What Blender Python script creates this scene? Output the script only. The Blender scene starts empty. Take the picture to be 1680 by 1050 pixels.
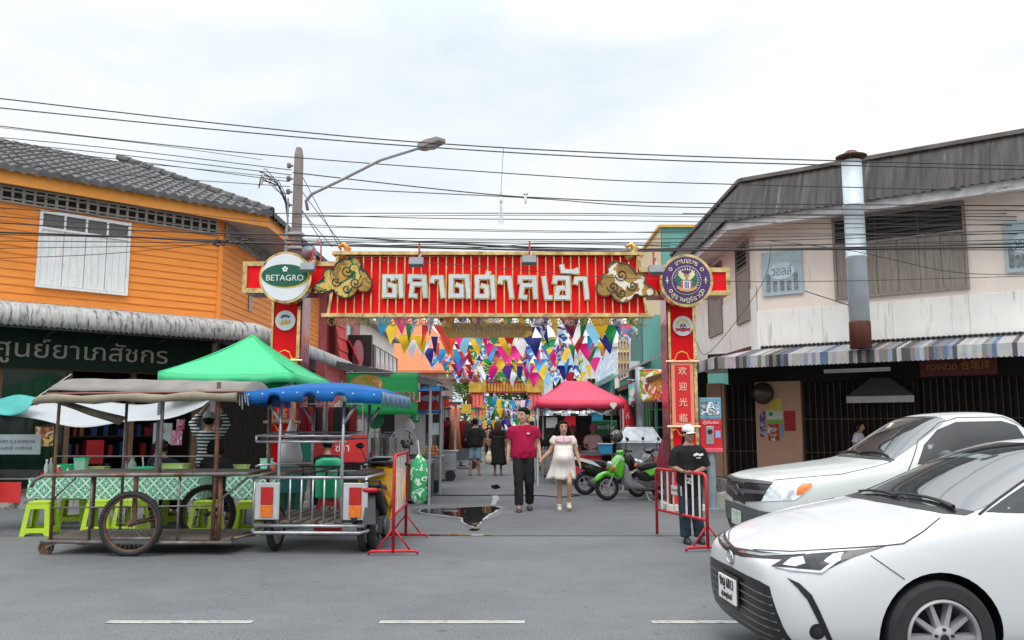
import bpy, bmesh, math, random
from math import sin, cos, pi, radians, atan2, sqrt, hypot
from mathutils import Vector, Matrix, geometry, noise
from mathutils.bvhtree import BVHTree
R=random.Random(7)
SC=bpy.context.scene
COL=SC.collection
# ------------------------------------------------------------------ camera, sky, sun, exposure
PITCH=radians(7.2); FPX=1400.0; CAMH=1.5
cam=bpy.data.cameras.new('camera'); camo=bpy.data.objects.new('camera', cam); COL.objects.link(camo)
camo.location=(0, 0, CAMH); camo.rotation_euler=(pi/2+PITCH, 0, 0)
cam.sensor_width=36; cam.lens=FPX/1680*36; cam.clip_end=2000; cam.clip_start=.05
SC.camera=camo
SC.view_settings.view_transform='Standard'; SC.view_settings.look='None'
SC.view_settings.exposure=0.5; SC.view_settings.gamma=1
SUN_EL, SUN_AZ=radians(62), radians(188)
world=bpy.data.worlds.new('World'); SC.world=world; world.use_nodes=True
def _world():
 nt=world.node_tree; N=nt.nodes; L=nt.links; N.clear()
 out=N.new('ShaderNodeOutputWorld'); bg=N.new('ShaderNodeBackground'); L.new(bg.outputs[0], out.inputs[0])
 sky=N.new('ShaderNodeTexSky'); sky.sky_type='NISHITA'; sky.sun_disc=False
 sky.sun_elevation=SUN_EL; sky.sun_rotation=SUN_AZ; sky.altitude=50; sky.dust_density=4; sky.air_density=1.5
 tc=N.new('ShaderNodeTexCoord'); mp=N.new('ShaderNodeMapping'); L.new(tc.outputs['Generated'], mp.inputs[0])
 mp.inputs['Scale'].default_value=(1.2, 1.2, 3.4); mp.inputs['Location'].default_value=(3.1, .4, .35)
 n1=N.new('ShaderNodeTexNoise'); n1.inputs['Scale'].default_value=1.5; n1.inputs['Detail'].default_value=7
 n1.inputs['Roughness'].default_value=.52; n1.inputs['Distortion'].default_value=.5; L.new(mp.outputs[0], n1.inputs[0])
 r1=N.new('ShaderNodeValToRGB'); e=r1.color_ramp.elements
 e[0].position=.36; e[0].color=(5.7, 6.5, 7.0, 1); e[1].position=.58; e[1].color=(7.9, 8.0, 8.1, 1)
 L.new(n1.outputs[0], r1.inputs[0])
 mx=N.new('ShaderNodeMix'); mx.data_type='RGBA'; mx.inputs[0].default_value=.92
 L.new(sky.outputs[0], mx.inputs[6]); L.new(r1.outputs[0], mx.inputs[7])
 sp=N.new('ShaderNodeSeparateXYZ'); L.new(tc.outputs['Generated'], sp.inputs[0])
 mr=N.new('ShaderNodeMapRange'); L.new(sp.outputs[2], mr.inputs[0]); mr.inputs['From Min'].default_value=.42; mr.inputs['To Min'].default_value=1; mr.inputs['To Max'].default_value=2.4
 vm=N.new('ShaderNodeVectorMath'); vm.operation='SCALE'; L.new(mx.outputs[2], vm.inputs[0]); L.new(mr.outputs[0], vm.inputs['Scale'])
 L.new(vm.outputs[0], bg.inputs[0]); bg.inputs[1].default_value=.098
_world()
sun=bpy.data.lights.new('sun', 'SUN'); suno=bpy.data.objects.new('sun', sun); COL.objects.link(suno)
sun.energy=1.1; sun.angle=radians(28); sun.color=(1, .96, .9)
_sd=Vector((sin(SUN_AZ)*cos(SUN_EL), cos(SUN_AZ)*cos(SUN_EL), sin(SUN_EL)))
suno.rotation_euler=(-_sd).to_track_quat('-Z', 'Y').to_euler(); suno.location=(0, 0, 40)
# ------------------------------------------------------------------ from a photo pixel to a ray
def ray(px, py):
 xc=(px-840)/FPX; yc=(525-py)/FPX
 return Vector((xc, cos(PITCH)-yc*sin(PITCH), sin(PITCH)+yc*cos(PITCH)))
EYE=Vector((0, 0, CAMH))
def at(px, py, Y):
 d=ray(px, py); return EYE+d*(Y/d.y)
def onplane(px, py, p0, n):
 d=ray(px, py); return EYE+d*((Vector(p0)-EYE).dot(n)/d.dot(n))
def ground(px, py, z=0):
 d=ray(px, py); return EYE+d*((z-CAMH)/d.z)
 # ------------------------------------------------------------------ materials
MATS={}
def _nodes(name):
 m=bpy.data.materials.new(name); m.use_nodes=True
 nt=m.node_tree; return m, nt, nt.nodes, nt.links, nt.nodes['Principled BSDF']
def hexc(h):
 def s(c):c/=255; return c/12.92 if c<=.04045 else ((c+.055)/1.055)**2.4
 return (s(int(h[0:2], 16)), s(int(h[2:4], 16)), s(int(h[4:6], 16)))
def mat(name, col, rough=.55, metal=0, var=.12, scale=5, bump=0, bscale=40, dirt_reflect=None, coat=0, stretch=(1, 1, 1), emit=0, spec=.5, trans=0, alpha=1):
 """procedural: colour with noise variation, optional dirt = (colour, threshold, scale, stretch), optional bump"""
 if name in MATS:return MATS[name]
 if isinstance(col, str):col=hexc(col)
 m, nt, N, L, b=_nodes(name)
 tc=N.new('ShaderNodeTexCoord'); mp=N.new('ShaderNodeMapping'); L.new(tc.outputs['Object'], mp.inputs[0])
 mp.inputs['Scale'].default_value=stretch
 n=N.new('ShaderNodeTexNoise'); n.inputs['Scale'].default_value=scale; n.inputs['Detail'].default_value=5
 L.new(mp.outputs[0], n.inputs[0])
 r=N.new('ShaderNodeValToRGB'); e=r.color_ramp.elements
 e[0].position=.3; e[1].position=.7
 e[0].color=(*[c*(1-var) for c in col], 1); e[1].color=(*[min(1, c*(1+var)) for c in col], 1)
 L.new(n.outputs[0], r.inputs[0]); cs=r.outputs[0]
 if dirt_reflect:
  dc, th, ds, dst=dirt_reflect
  if isinstance(dc, str):dc=hexc(dc)
  m2=N.new('ShaderNodeMapping'); L.new(tc.outputs['Object'], m2.inputs[0]); m2.inputs['Scale'].default_value=dst
  n2=N.new('ShaderNodeTexNoise'); n2.inputs['Scale'].default_value=ds; n2.inputs['Detail'].default_value=8
  n2.inputs['Roughness'].default_value=.65; L.new(m2.outputs[0], n2.inputs[0])
  r2=N.new('ShaderNodeValToRGB'); r2.color_ramp.elements[0].position=th; r2.color_ramp.elements[1].position=min(1, th+.14)
  L.new(n2.outputs[0], r2.inputs[0])
  mx=N.new('ShaderNodeMix'); mx.data_type='RGBA'; L.new(r2.outputs[0], mx.inputs[0])
  L.new(cs, mx.inputs[6]); mx.inputs[7].default_value=(*dc, 1); cs=mx.outputs[2]
 L.new(cs, b.inputs['Base Color'])
 rv=N.new('ShaderNodeMapRange'); L.new(n.outputs[0], rv.inputs[0])
 rv.inputs['To Min'].default_value=max(0, rough*.88); rv.inputs['To Max'].default_value=min(1, rough*1.12)
 L.new(rv.outputs[0], b.inputs['Roughness'])
 b.inputs['Metallic'].default_value=metal; b.inputs['Specular IOR Level'].default_value=spec
 if coat:b.inputs['Coat Weight'].default_value=coat; b.inputs['Coat Roughness'].default_value=.04
 if trans:b.inputs['Transmission Weight'].default_value=trans
 if alpha<1:b.inputs['Alpha'].default_value=alpha
 if emit:L.new(cs, b.inputs['Emission Color']); b.inputs['Emission Strength'].default_value=emit
 if bump:
  nb=N.new('ShaderNodeTexNoise'); nb.inputs['Scale'].default_value=bscale; nb.inputs['Detail'].default_value=4
  L.new(mp.outputs[0], nb.inputs[0]); bp=N.new('ShaderNodeBump'); bp.inputs['Strength'].default_value=bump; bp.inputs['Distance'].default_value=.02
  L.new(nb.outputs[0], bp.inputs['Height']); L.new(bp.outputs[0], b.inputs['Normal'])
 MATS[name]=m; return m
def mat_print(name, cols, scale=6, rough=.5, blend=.0):
 """a printed sheet: patches of several colours (photo-like print read from far away)"""
 if name in MATS:return MATS[name]
 m, nt, N, L, b=_nodes(name)
 tc=N.new('ShaderNodeTexCoord'); n=N.new('ShaderNodeTexNoise'); n.inputs['Scale'].default_value=scale; n.inputs['Detail'].default_value=3
 n.inputs['Distortion'].default_value=.6
 L.new(tc.outputs['Object'], n.inputs[0]); r=N.new('ShaderNodeValToRGB'); r.color_ramp.interpolation='CONSTANT' if not blend else 'LINEAR'
 el=r.color_ramp.elements; k=len(cols)
 while len(el)<k:el.new(.5)
 for i, c in enumerate(cols):
  el[i].position=.28+.44*i/k if i else 0; el[i].color=(*(hexc(c) if isinstance(c, str) else c), 1)
 L.new(n.outputs[0], r.inputs[0]); L.new(r.outputs[0], b.inputs['Base Color']); b.inputs['Roughness'].default_value=rough
 MATS[name]=m; return m
 # ------------------------------------------------------------------ mesh builder
def frame(o, xd, up=(0, 0, 1)):
 x=Vector(xd).normalized(); u=Vector(up); z=x.cross(u).normalized(); u=z.cross(x).normalized()
 return Matrix(((x.x, u.x, z.x, o[0]), (x.y, u.y, z.y, o[1]), (x.z, u.z, z.z, o[2]), (0, 0, 0, 1)))
class MB:
 def __init__(s):s.v=[]; s.f=[]; s.mi=[]; s.T=Matrix(); s.k=0
 def add(s, vs, fs):
  b=len(s.v); T=s.T; s.v+=[T@Vector(v) for v in vs]
  for f in fs:s.f.append([i+b for i in f]); s.mi.append(s.k)
  return s
 def box(s, x0, x1, y0, y1, z0, z1):
  return s.add([(x0, y0, z0), (x1, y0, z0), (x1, y1, z0), (x0, y1, z0), (x0, y0, z1), (x1, y0, z1), (x1, y1, z1), (x0, y1, z1)], [(3, 2, 1, 0), (4, 5, 6, 7), (0, 1, 5, 4), (1, 2, 6, 5), (2, 3, 7, 6), (3, 0, 4, 7)])
 def cb(s, c, sz, M=None):
  o=s.T; s.T=o@Matrix.Translation(c)@(M or Matrix()); s.box(-sz[0]/2, sz[0]/2, -sz[1]/2, sz[1]/2, -sz[2]/2, sz[2]/2); s.T=o; return s
 def bar(s, a, b, w, h, up=(0, 0, 1)):
  a=Vector(a); b=Vector(b); d=b-a; L=d.length; d.normalize(); u=Vector(up)
  if abs(d.dot(u))>.98:u=Vector((0, 1, 0))
  x=d.cross(u).normalized(); u=x.cross(d)
  q=[(-w/2, -h/2), (w/2, -h/2), (w/2, h/2), (-w/2, h/2)]
  return s.add([p+x*i+u*j for p in (a, b) for i, j in q], [(0, 1, 2, 3), (7, 6, 5, 4), (0, 4, 5, 1), (1, 5, 6, 2), (2, 6, 7, 3), (3, 7, 4, 0)])
 def tube(s, pts, r, n=6, cap=True, closed=False):
  P=[Vector(p) for p in pts]; m=len(P); rs=r if isinstance(r, (list, tuple)) else [r]*m
  vs=[]; t0=None; u=None
  for i in range(m):
   if closed:t=P[(i+1)%m]-P[i-1]
   else:t=P[min(i+1, m-1)]-P[max(i-1, 0)]
   t=t.normalized() if t.length>1e-9 else Vector((0, 0, 1))
   if u is None:
    u=t.orthogonal().normalized()
   else:
    u=u-t*u.dot(t); u=u.normalized() if u.length>1e-6 else t.orthogonal().normalized()
   w=t.cross(u)
   for j in range(n):
    a=2*pi*j/n; vs.append(P[i]+(u*cos(a)+w*sin(a))*rs[i])
  fs=[]
  for i in range(m if closed else m-1):
   for j in range(n):
    a=i*n+j; b=i*n+(j+1)%n; c=((i+1)%m)*n
    fs.append((a, b, c+(j+1)%n, c+j))
  if cap and not closed:fs+=[tuple(range(n-1, -1, -1)), tuple(range((m-1)*n, m*n))]
  return s.add(vs, fs)
 def lathe(s, prof, n=16, M=None, cap=True):
  o=s.T; s.T=o@(M or Matrix()); vs=[]; fs=[]; m=len(prof)
  for r, z in prof:
   for j in range(n):a=2*pi*j/n; vs.append((max(r, 1e-4)*cos(a), max(r, 1e-4)*sin(a), z))
  for i in range(m-1):
   for j in range(n):fs.append((i*n+j, i*n+(j+1)%n, (i+1)*n+(j+1)%n, (i+1)*n+j))
  if cap:fs+=[tuple(range(n-1, -1, -1)), tuple(range((m-1)*n, m*n))]
  s.add(vs, fs); s.T=o; return s
 def ell(s, c, r, n=12, m=8, M=None):
  r=(r, r, r) if not isinstance(r, (tuple, list)) else r
  o=s.T; s.T=o@Matrix.Translation(c)@(M or Matrix()); vs=[(0, 0, -r[2])]; fs=[]
  for i in range(1, m):
   t=-pi/2+pi*i/m
   for j in range(n):a=2*pi*j/n; vs.append((r[0]*cos(t)*cos(a), r[1]*cos(t)*sin(a), r[2]*sin(t)))
  vs.append((0, 0, r[2])); k=len(vs)-1
  for j in range(n):fs.append((0, 1+(j+1)%n, 1+j)); fs.append((k, k-n+j, k-n+(j+1)%n))
  for i in range(m-2):
   for j in range(n):a=1+i*n; fs.append((a+j, a+(j+1)%n, a+n+(j+1)%n, a+n+j))
  s.add(vs, fs); s.T=o; return s
 def loft(s, rings, cap=True, closed=True):
  n=len(rings[0]); vs=[p for r in rings for p in r]; fs=[]
  for i in range(len(rings)-1):
   for j in range(n if closed else n-1):
    fs.append((i*n+j, i*n+(j+1)%n, (i+1)*n+(j+1)%n, (i+1)*n+j))
  if cap:fs+=[tuple(range(n-1, -1, -1)), tuple(range((len(rings)-1)*n, len(rings)*n))]
  return s.add(vs, fs)
 def grid(s, fn, nu, nv):
  return s.loft([[fn(i/nu, j/nv) for i in range(nu+1)] for j in range(nv+1)], cap=False, closed=False)
 def prism(s, poly, d0, d1, M=None):
  o=s.T; s.T=o@(M or Matrix()); n=len(poly)
  s.add([(p[0], p[1], d0) for p in poly]+[(p[0], p[1], d1) for p in poly], [tuple(range(n-1, -1, -1)), tuple(range(n, 2*n))]+[(i, (i+1)%n, n+(i+1)%n, n+i) for i in range(n)])
  s.T=o; return s
 def flat(s, v2, fs, d0, d1, M=None):
  """filled outline standing out from a plane: face at d1, walls down to d0"""
  o=s.T; s.T=o@(M or Matrix()); n=len(v2); cnt={}
  for f in fs:
   for i in range(len(f)):
    a, b=f[i], f[(i+1)%len(f)]; cnt[(a, b)]=cnt.get((a, b), 0)+1
  walls=[(a+n, b+n, b, a) for a, b in cnt if (b, a) not in cnt]
  s.add([(p[0], p[1], d1) for p in v2]+[(p[0], p[1], d0) for p in v2], [tuple(f) for f in fs]+walls); s.T=o; return s
 def text(s, t, size, M, d0=0, d1=.01, bold=0, align='CENTER', width=None):
  v2, fs=text_fill(t, bold)
  x0=min(p[0] for p in v2); x1=max(p[0] for p in v2); k=size; kx=size if not width else width/(x1-x0)
  sh={'CENTER':(x0+x1)/2, 'LEFT':x0, 'RIGHT':x1}[align]
  return s.flat([((p[0]-sh)*kx, p[1]*k) for p in v2], fs, d0, d1, M)
 def build(s, name, m, parent=None, smooth=False, bevel=0, solid=0, sub=0, wnormal=False):
  me=bpy.data.meshes.new(name); me.from_pydata([tuple(v) for v in s.v], [], s.f)
  ms=m if isinstance(m, (list, tuple)) else [m]
  for x in ms:me.materials.append(x)
  if len(ms)>1:me.polygons.foreach_set('material_index', s.mi)
  if smooth:me.polygons.foreach_set('use_smooth', [True]*len(me.polygons))
  me.update(); o=bpy.data.objects.new(name, me); COL.objects.link(o)
  if parent:o.parent=parent
  if solid:q=o.modifiers.new('solid', 'SOLIDIFY'); q.thickness=solid; q.offset=0
  if sub:q=o.modifiers.new('sub', 'SUBSURF'); q.levels=q.render_levels=sub
  if bevel:q=o.modifiers.new('bevel', 'BEVEL'); q.width=bevel; q.segments=2; q.limit_method='ANGLE'; q.angle_limit=radians(35)
  return o
def fill_loops(loops):
 vs=[]; fcs=[]; sg=[]
 for lp in loops:
  if len(lp)<3:continue
  a=sum(lp[i][0]*lp[(i+1)%len(lp)][1]-lp[(i+1)%len(lp)][0]*lp[i][1] for i in range(len(lp)))
  if abs(a)<1e-7:continue
  l2=lp if a>0 else lp[::-1]; b=len(vs); vs+=[Vector((p[0], p[1])) for p in l2]; fcs.append(list(range(b, len(vs)))); sg.append(1 if a>0 else -1)
 v, e, f, ov, oe, of=geometry.delaunay_2d_cdt(vs, [], fcs, 1, 1e-6)
 keep=[f[i] for i in range(len(f)) if sum(sg[k] for k in of[i])!=0]
 return [(p.x, p.y) for p in v], keep
_TX={}
def text_fill(t, bold=0):
 if (t, bold) in _TX:return _TX[(t, bold)]
 c=bpy.data.curves.new('t', 'FONT'); c.body=t; c.size=1; c.fill_mode='NONE'; c.resolution_u=3; c.offset=bold
 o=bpy.data.objects.new('t', c); COL.objects.link(o); bpy.context.view_layer.update()
 me=bpy.data.meshes.new_from_object(o.evaluated_get(bpy.context.evaluated_depsgraph_get()))
 nb={}
 for e in me.edges:
  a, b=e.vertices; nb.setdefault(a, []).append(b); nb.setdefault(b, []).append(a)
 seen=set(); loops=[]
 for st in nb:
  if st in seen:continue
  lp=[st]; seen.add(st); prev=None; cur=st
  while True:
   nx=[q for q in nb[cur] if q!=prev and q not in seen]
   if not nx:break
   prev, cur=cur, nx[0]; seen.add(cur); lp.append(cur)
  if len(lp)>2 and lp[1]!=lp[0]+1:lp=lp[::-1]
  loops.append([(me.vertices[i].co.x, me.vertices[i].co.y) for i in lp])
 COL.objects.unlink(o); bpy.data.objects.remove(o); bpy.data.curves.remove(c); bpy.data.meshes.remove(me)
 _TX[(t, bold)]=fill_loops(loops); return _TX[(t, bold)]
def stroke_polys(pts, w):
 """a broad-nib stroke along a polyline as overlapping quads (2D)"""
 out=[]
 for i in range(len(pts)-1):
  a=Vector(pts[i]); b=Vector(pts[i+1]); d=(b-a).normalized(); n=Vector((-d.y, d.x))*w/2; e=d*w/2*.8
  a2=a-e; b2=b+e
  out.append([tuple(a2+n), tuple(a2-n), tuple(b2-n), tuple(b2+n)])
 return out
def rrect(x0, x1, y0, y1, r, n=4):
 p=[]
 for cx, cy, a in ((x1-r, y1-r, 0), (x0+r, y1-r, pi/2), (x0+r, y0+r, pi), (x1-r, y0+r, 1.5*pi)):
  for i in range(n+1):t=a+pi/2*i/n; p.append((cx+r*cos(t), cy+r*sin(t)))
 return p
def circ(r, n=32, c=(0, 0), ry=None):
 return [(c[0]+r*cos(2*pi*i/n), c[1]+(ry or r)*sin(2*pi*i/n)) for i in range(n)]
 # ------------------------------------------------------------------ things
def tag(o, label=None, cat=None, group=None, kind=None):
 if label:o['label']=label
 if cat:o['category']=cat
 if group:o['group']=group
 if kind:o['kind']=kind
 return o
def thing(name, label, cat, loc=(0, 0, 0), rz=0, group=None):
 o=bpy.data.objects.new(name, None); COL.objects.link(o); o.location=loc; o.rotation_euler=(0, 0, rz); o.empty_display_size=.2
 return tag(o, label, cat, group)
KIDS={}
def dup(root, loc, rz=0, label=None, scale=None):
 def cp(o, par):
  c=o.copy(); COL.objects.link(c); c.parent=par
  for ch in list(o.children):cp(ch, c)
  return c
 r=cp(root, None); r.location=loc; r.rotation_euler=(0, 0, rz)
 if label:r['label']=label
 if scale:r.scale=scale
 return r
def evalmesh(o, remove=True):
 bpy.context.view_layer.update()
 me=bpy.data.meshes.new_from_object(o.evaluated_get(bpy.context.evaluated_depsgraph_get()))
 if remove:
  old=o.data; bpy.data.objects.remove(o); bpy.data.meshes.remove(old)
 return me
def struct(mb, name, m, **k):return tag(mb.build(name, m, **k), kind='structure')
def paint(c, **k):return mat('paint_'+c, c, **{**dict(rough=.45, var=.08), **k})
STEEL=mat('steel', (.45, .46, .48), rough=.3, metal=.9, var=.2, scale=3, bump=.05)
GALV=mat('galvanised', (.34, .37, .40), rough=.42, metal=.7, var=.2, scale=9)
GREYP=mat('grey_paint', (.42, .44, .46), rough=.45, metal=.3, var=.15, dirt_reflect=((.2, .12, .07), .62, 9, (1, 1, .4)))
BLACK=mat('black_plastic', (.018, .018, .02), rough=.4, var=.2)
RUBBER=mat('rubber', (.02, .02, .021), rough=.8, var=.25, scale=20)
WOOD=mat('old_wood', (.16, .12, .09), rough=.8, var=.35, scale=6, stretch=(1, 8, 8), bump=.3)
RUST=mat('rust', (.13, .06, .035), rough=.85, var=.4, scale=14, bump=.2)
GOLD=mat('gold_foil', (.66, .48, .22), rough=.22, metal=1, var=.35, scale=6, bump=.5, bscale=9, dirt_reflect=((.10, .14, .06), .55, 5, (1, 1, 1)))  # green-brown patches put mirrored surroundings into the foil colour
GOLDP=mat('gold_paint', (.72, .48, .10), rough=.4, metal=.6, var=.2)
RED=mat('gate_red', (.86, .008, .014), rough=.6, spec=.15, var=.08, scale=3)
WHITEP=mat('white_paint', (.78, .78, .78), rough=.45, var=.06)
GLASS=mat('dark_glass', (.012, .014, .016), rough=.05, var=.1, spec=.6)
# ================================================================== GROUND
def mat_asphalt(name, base, tint=1.0):
 m, nt, N, L, b=_nodes(name)
 tc=N.new('ShaderNodeTexCoord')
 def nz(sc, det, st=(1, 1, 1)):
  mp=N.new('ShaderNodeMapping'); L.new(tc.outputs['Object'], mp.inputs[0]); mp.inputs['Scale'].default_value=st
  n=N.new('ShaderNodeTexNoise'); n.inputs['Scale'].default_value=sc; n.inputs['Detail'].default_value=det; L.new(mp.outputs[0], n.inputs[0]); return n.outputs[0]
 big=nz(.4, 5, (.7, 1, 1)); mid=nz(3, 6, (.9, 1.0, 1)); fine=nz(90, 3); spk=nz(34, 3); pat=nz(1.0, 4, (.9, 1.1, 1)); dk=nz(7, 4, (1, 1.2, 1))
 def mr(s, a, c, lo=.3, hi=.7):
  q=N.new('ShaderNodeMapRange'); L.new(s, q.inputs[0]); q.inputs['From Min'].default_value=lo; q.inputs['From Max'].default_value=hi
  q.inputs['To Min'].default_value=a; q.inputs['To Max'].default_value=c; return q.outputs[0]
 def mul(a, c):
  q=N.new('ShaderNodeMath'); q.operation='MULTIPLY'; L.new(a, q.inputs[0]); L.new(c, q.inputs[1]); return q.outputs[0]
 f=mul(mul(mr(big, .86, 1.08), mr(mid, .93, 1.06)), mul(mul(mr(fine, .55, 1.38), mr(spk, .42, 1.05, .28, .40)), mul(mr(pat, .94, 1.02, .38, .5), mr(dk, .55, 1.0, .27, .33))))
 mx=N.new('ShaderNodeMix'); mx.data_type='RGBA'; mx.blend_type='MULTIPLY'; mx.inputs[0].default_value=1
 mx.inputs[6].default_value=(*base, 1); L.new(f, mx.inputs[7]); L.new(mx.outputs[2], b.inputs['Base Color'])
 b.inputs['Roughness'].default_value=.72; b.inputs['Specular IOR Level'].default_value=.3
 bp=N.new('ShaderNodeBump'); bp.inputs['Strength'].default_value=.35; bp.inputs['Distance'].default_value=.012; L.new(fine, bp.inputs['Height']); L.new(bp.outputs[0], b.inputs['Normal'])
 return m
ASPH=mat_asphalt('asphalt_main', (.142, .150, .158)); ASPH2=mat_asphalt('asphalt_side', (.128, .135, .141))
CONC=mat('concrete', (.27, .265, .25), rough=.85, var=.25, scale=2, bump=.2, dirt_reflect=((.10, .095, .09), .55, 3, (1, 1, 1)))
mb=MB(); mb.add([(-700, -300, -.004), (700, -300, -.004), (700, 900, -.004), (-700, 900, -.004)], [(0, 1, 2, 3)])
struct(mb, 'ground', mat('ground_dirt', (.16, .155, .14), rough=.9, var=.2, scale=.3))
mb=MB(); mb.add([(-90, -4, 0), (90, -4, 0), (90, 12.2, 0), (-90, 12.2, 0)], [(0, 1, 2, 3)]); struct(mb, 'main_road', ASPH)
mb=MB(); mb.add([(-30, 12.23, 0), (30, 12.23, 0), (30, 17, 0), (7, 24, 0), (7, 120, 0), (-8, 120, 0), (-8, 24, 0), (-30, 17, 0)], [tuple(range(8))]); struct(mb, 'side_street', ASPH2)
mb=MB(); mb.add([(-3.0, 12.19, .004), (3.0, 12.19, .004), (3.0, 12.25, .004), (-3.0, 12.25, .004)], [(0, 1, 2, 3)])
struct(mb, 'road_seam', mat('seam_dark', (.05, .05, .05), rough=.8, var=.5, scale=3))
rm=mat('road_marking_paint', (.37, .37, .35), rough=.7, var=.12, scale=12, dirt_reflect=((.16, .165, .17), .52, 10, (1, 1, 1)))
mb=MB(); mb.k=0
for k in range(-10, 12):
 x=-1.03+k*2.115
 mb.add([(x, 6.82, .005), (x+1.13, 6.82, .005), (x+1.13, 6.92, .005), (x, 6.92, .005)], [(0, 1, 2, 3)])
struct(mb, 'road_marking', rm)
KERB=mat('kerb_stone', (.30, .29, .27), rough=.85, var=.3, scale=3, bump=.4, bscale=14, dirt_reflect=((.07, .065, .06), .5, 4, (1, 1, 1)))
PAVE=mat('pavement', (.17, .155, .145), rough=.8, var=.25, scale=2, bump=.15)
def slab(poly, z, name):
 mb=MB(); mb.prism(poly, -.05, z); o=struct(mb, name, PAVE)
 k=MB(); n=len(poly)
 for i in range(n):
  a, b=Vector((*poly[i], 0)), Vector((*poly[(i+1)%n], 0)); d=(b-a).normalized(); w=Vector((d.y, -d.x, 0))
  L=(b-a).length; t=0
  while t<L-.05:
   t2=min(L, t+.98); p, q=a+d*(t+.01), a+d*t2; hz=z+.012+R.uniform(-.008, .008)
   k.add([p-w*.14, p+w*.03, q+w*.03, q-w*.14]+[v+Vector((0, 0, hz)) for v in (p-w*.14, p+w*.012, q+w*.012, q-w*.14)], [(4, 5, 6, 7), (0, 1, 5, 4), (1, 2, 6, 5), (2, 3, 7, 6), (3, 0, 4, 7)]); t=t2
 struct(k, 'kerb', KERB)
slab([(3.75, 16.15), (4.6, 15.4), (7.5, 13.6), (15, 10.8), (40, 10.8), (40, 60), (5.3, 60), (5.0, 18.5)], .26, 'pavement')
slab([(-5.9, 19.0), (-5.9, 60), (-40, 60), (-40, 11), (-15, 11), (-11.5, 14.3)], .17, 'pavement')
def blob(pts, seed, amp=.05, sub=6):
 o=[]; n=len(pts)
 for i in range(n):
  a, b=Vector(pts[i]), Vector(pts[(i+1)%n])
  for j in range(sub):
   p=a.lerp(b, j/sub); q=noise.noise_vector(Vector((p.x*3.1+seed, p.y*3.1, seed)))*amp; o.append((p.x+q.x, p.y+q.y))
 return o
WATER=mat('puddle_water', (.018, .018, .018), rough=.015, var=.02, spec=.8)
PALERIM=mat('pale_rim_asphalt', (.30, .32, .35), rough=.5, var=.3, scale=14)  # paler and bluer than the asphalt around it
pud=[ground(*p).xy for p in ((693, 836), (740, 834), (780, 832.5), (800, 831), (814, 832), (822, 835), (815, 838), (806, 842), (800, 847), (792, 852), (786, 860), (779, 866), (768, 862), (760, 856), (757, 850), (738, 847), (700, 843), (690, 840))]
def puddle(pts, s, z, name, m, grow=0):
 c=sum((Vector(p) for p in pts), Vector((0, 0)))/len(pts)
 pts=[Vector(p)+(Vector(p)-c).normalized()*grow for p in pts]
 v, f=fill_loops([blob(pts, s)]); mb=MB(); mb.add([(p[0], p[1], z) for p in v], f); return struct(mb, name, m)
puddle(pud, 3.3, .013, 'puddle', WATER); puddle(pud, 5.1, .009, 'puddle_rim', PALERIM, .06); puddle(pud, 2.2, .005, 'damp_patch', mat('damp_dark', (.10, .105, .11), rough=.45, var=.35, scale=6), .22)
for q in (((806, 796), (816, 795), (822, 800), (814, 803), (808, 801)), ((770, 868.5), (790, 868.5), (784, 871), (772, 871)), ((700, 878), (745, 877.4), (806, 878), (806, 879.2), (745, 879.4), (700, 879.2))):
 puddle([ground(*p).xy for p in q], 1.7, .009, 'puddle', WATER)
puddle([ground(*p).xy for p in ((806, 812), (815, 811), (818, 820), (812, 829), (804, 828), (808, 820))], 9.7, .005, 'puddle_rim', PALERIM)
# ================================================================== LEFT ORANGE CORNER BUILDING
ORANGE=mat('orange_boards', (.90, .295, .04), rough=.6, var=.10, scale=2, stretch=(1, 1, 12), dirt_reflect=((.55, .17, .02), .66, 3, (.5, .5, 2)))
ORANGE_F=mat('orange_fascia', (.95, .36, .05), rough=.5, var=.06)
BLOCK=mat('vent_block', (.36, .33, .30), rough=.85, var=.2, scale=8)
SHADE=mat('void_shade', (.012, .012, .012), rough=.9)  # near-black colour stands in for the shade inside openings
SOFFIT=mat('soffit', (.42, .37, .33), rough=.8, var=.2, dirt_reflect=((.2, .17, .14), .6, 2, (1, 1, 1)))
TILE=mat('roof_tile', (.095, .092, .095), rough=.75, var=.4, scale=5, bump=.3, dirt_reflect=((.45, .45, .45), .60, 5, (1, 1, 1)))
CORRW=mat('corrugated_weathered', (.43, .42, .41), rough=.6, var=.2, scale=5, stretch=(5, .3, .4), dirt_reflect=((.07, .067, .065), .50, 4.5, (3.2, .7, .7)))
LC=Vector((-6.97, 20, 0)); LRZ=atan2(-.669, -.743)
LB=thing('corner_house', 'orange timber-clad corner building with grey tiled roof, left of the market gate', 'building', LC, LRZ)
LMI=(Matrix.Translation(LC)@Matrix.Rotation(LRZ, 4, 'Z')).inverted(); LN=Vector((.669, -.743, 0)).normalized()
def lf(px, py, off=0):return LMI@onplane(px, py, LC+LN*off, LN)
SD=Vector((-.669, -.743)).normalized()
SOUT=Vector((-SD.y*-1, SD.x*-1)) if False else Vector((-.743, .669))
def siding(mb, A, B, z0, z1, n, out, gap=.012):
 h=(z1-z0)/n; A=Vector(A); B=Vector(B); o=Vector(out)
 for i in range(n):
  z=z0+i*h
  p=[(*(A+o*.022), z), (*(B+o*.022), z), (*(B+o*.004), z+h), (*(A+o*.004), z+h), (*(A-o*.01), z), (*(B-o*.01), z)]
  mb.add(p, [(0, 1, 2, 3), (4, 5, 1, 0)])
S10=SD*10.5
mb=MB(); siding(mb, (8, 0), (0, 0), 3.9, 6.5, 16, (0, 1)); siding(mb, (0, 0), S10, 3.9, 6.5, 16, SOUT)
mb.build('timber_wall', ORANGE, LB)
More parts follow.
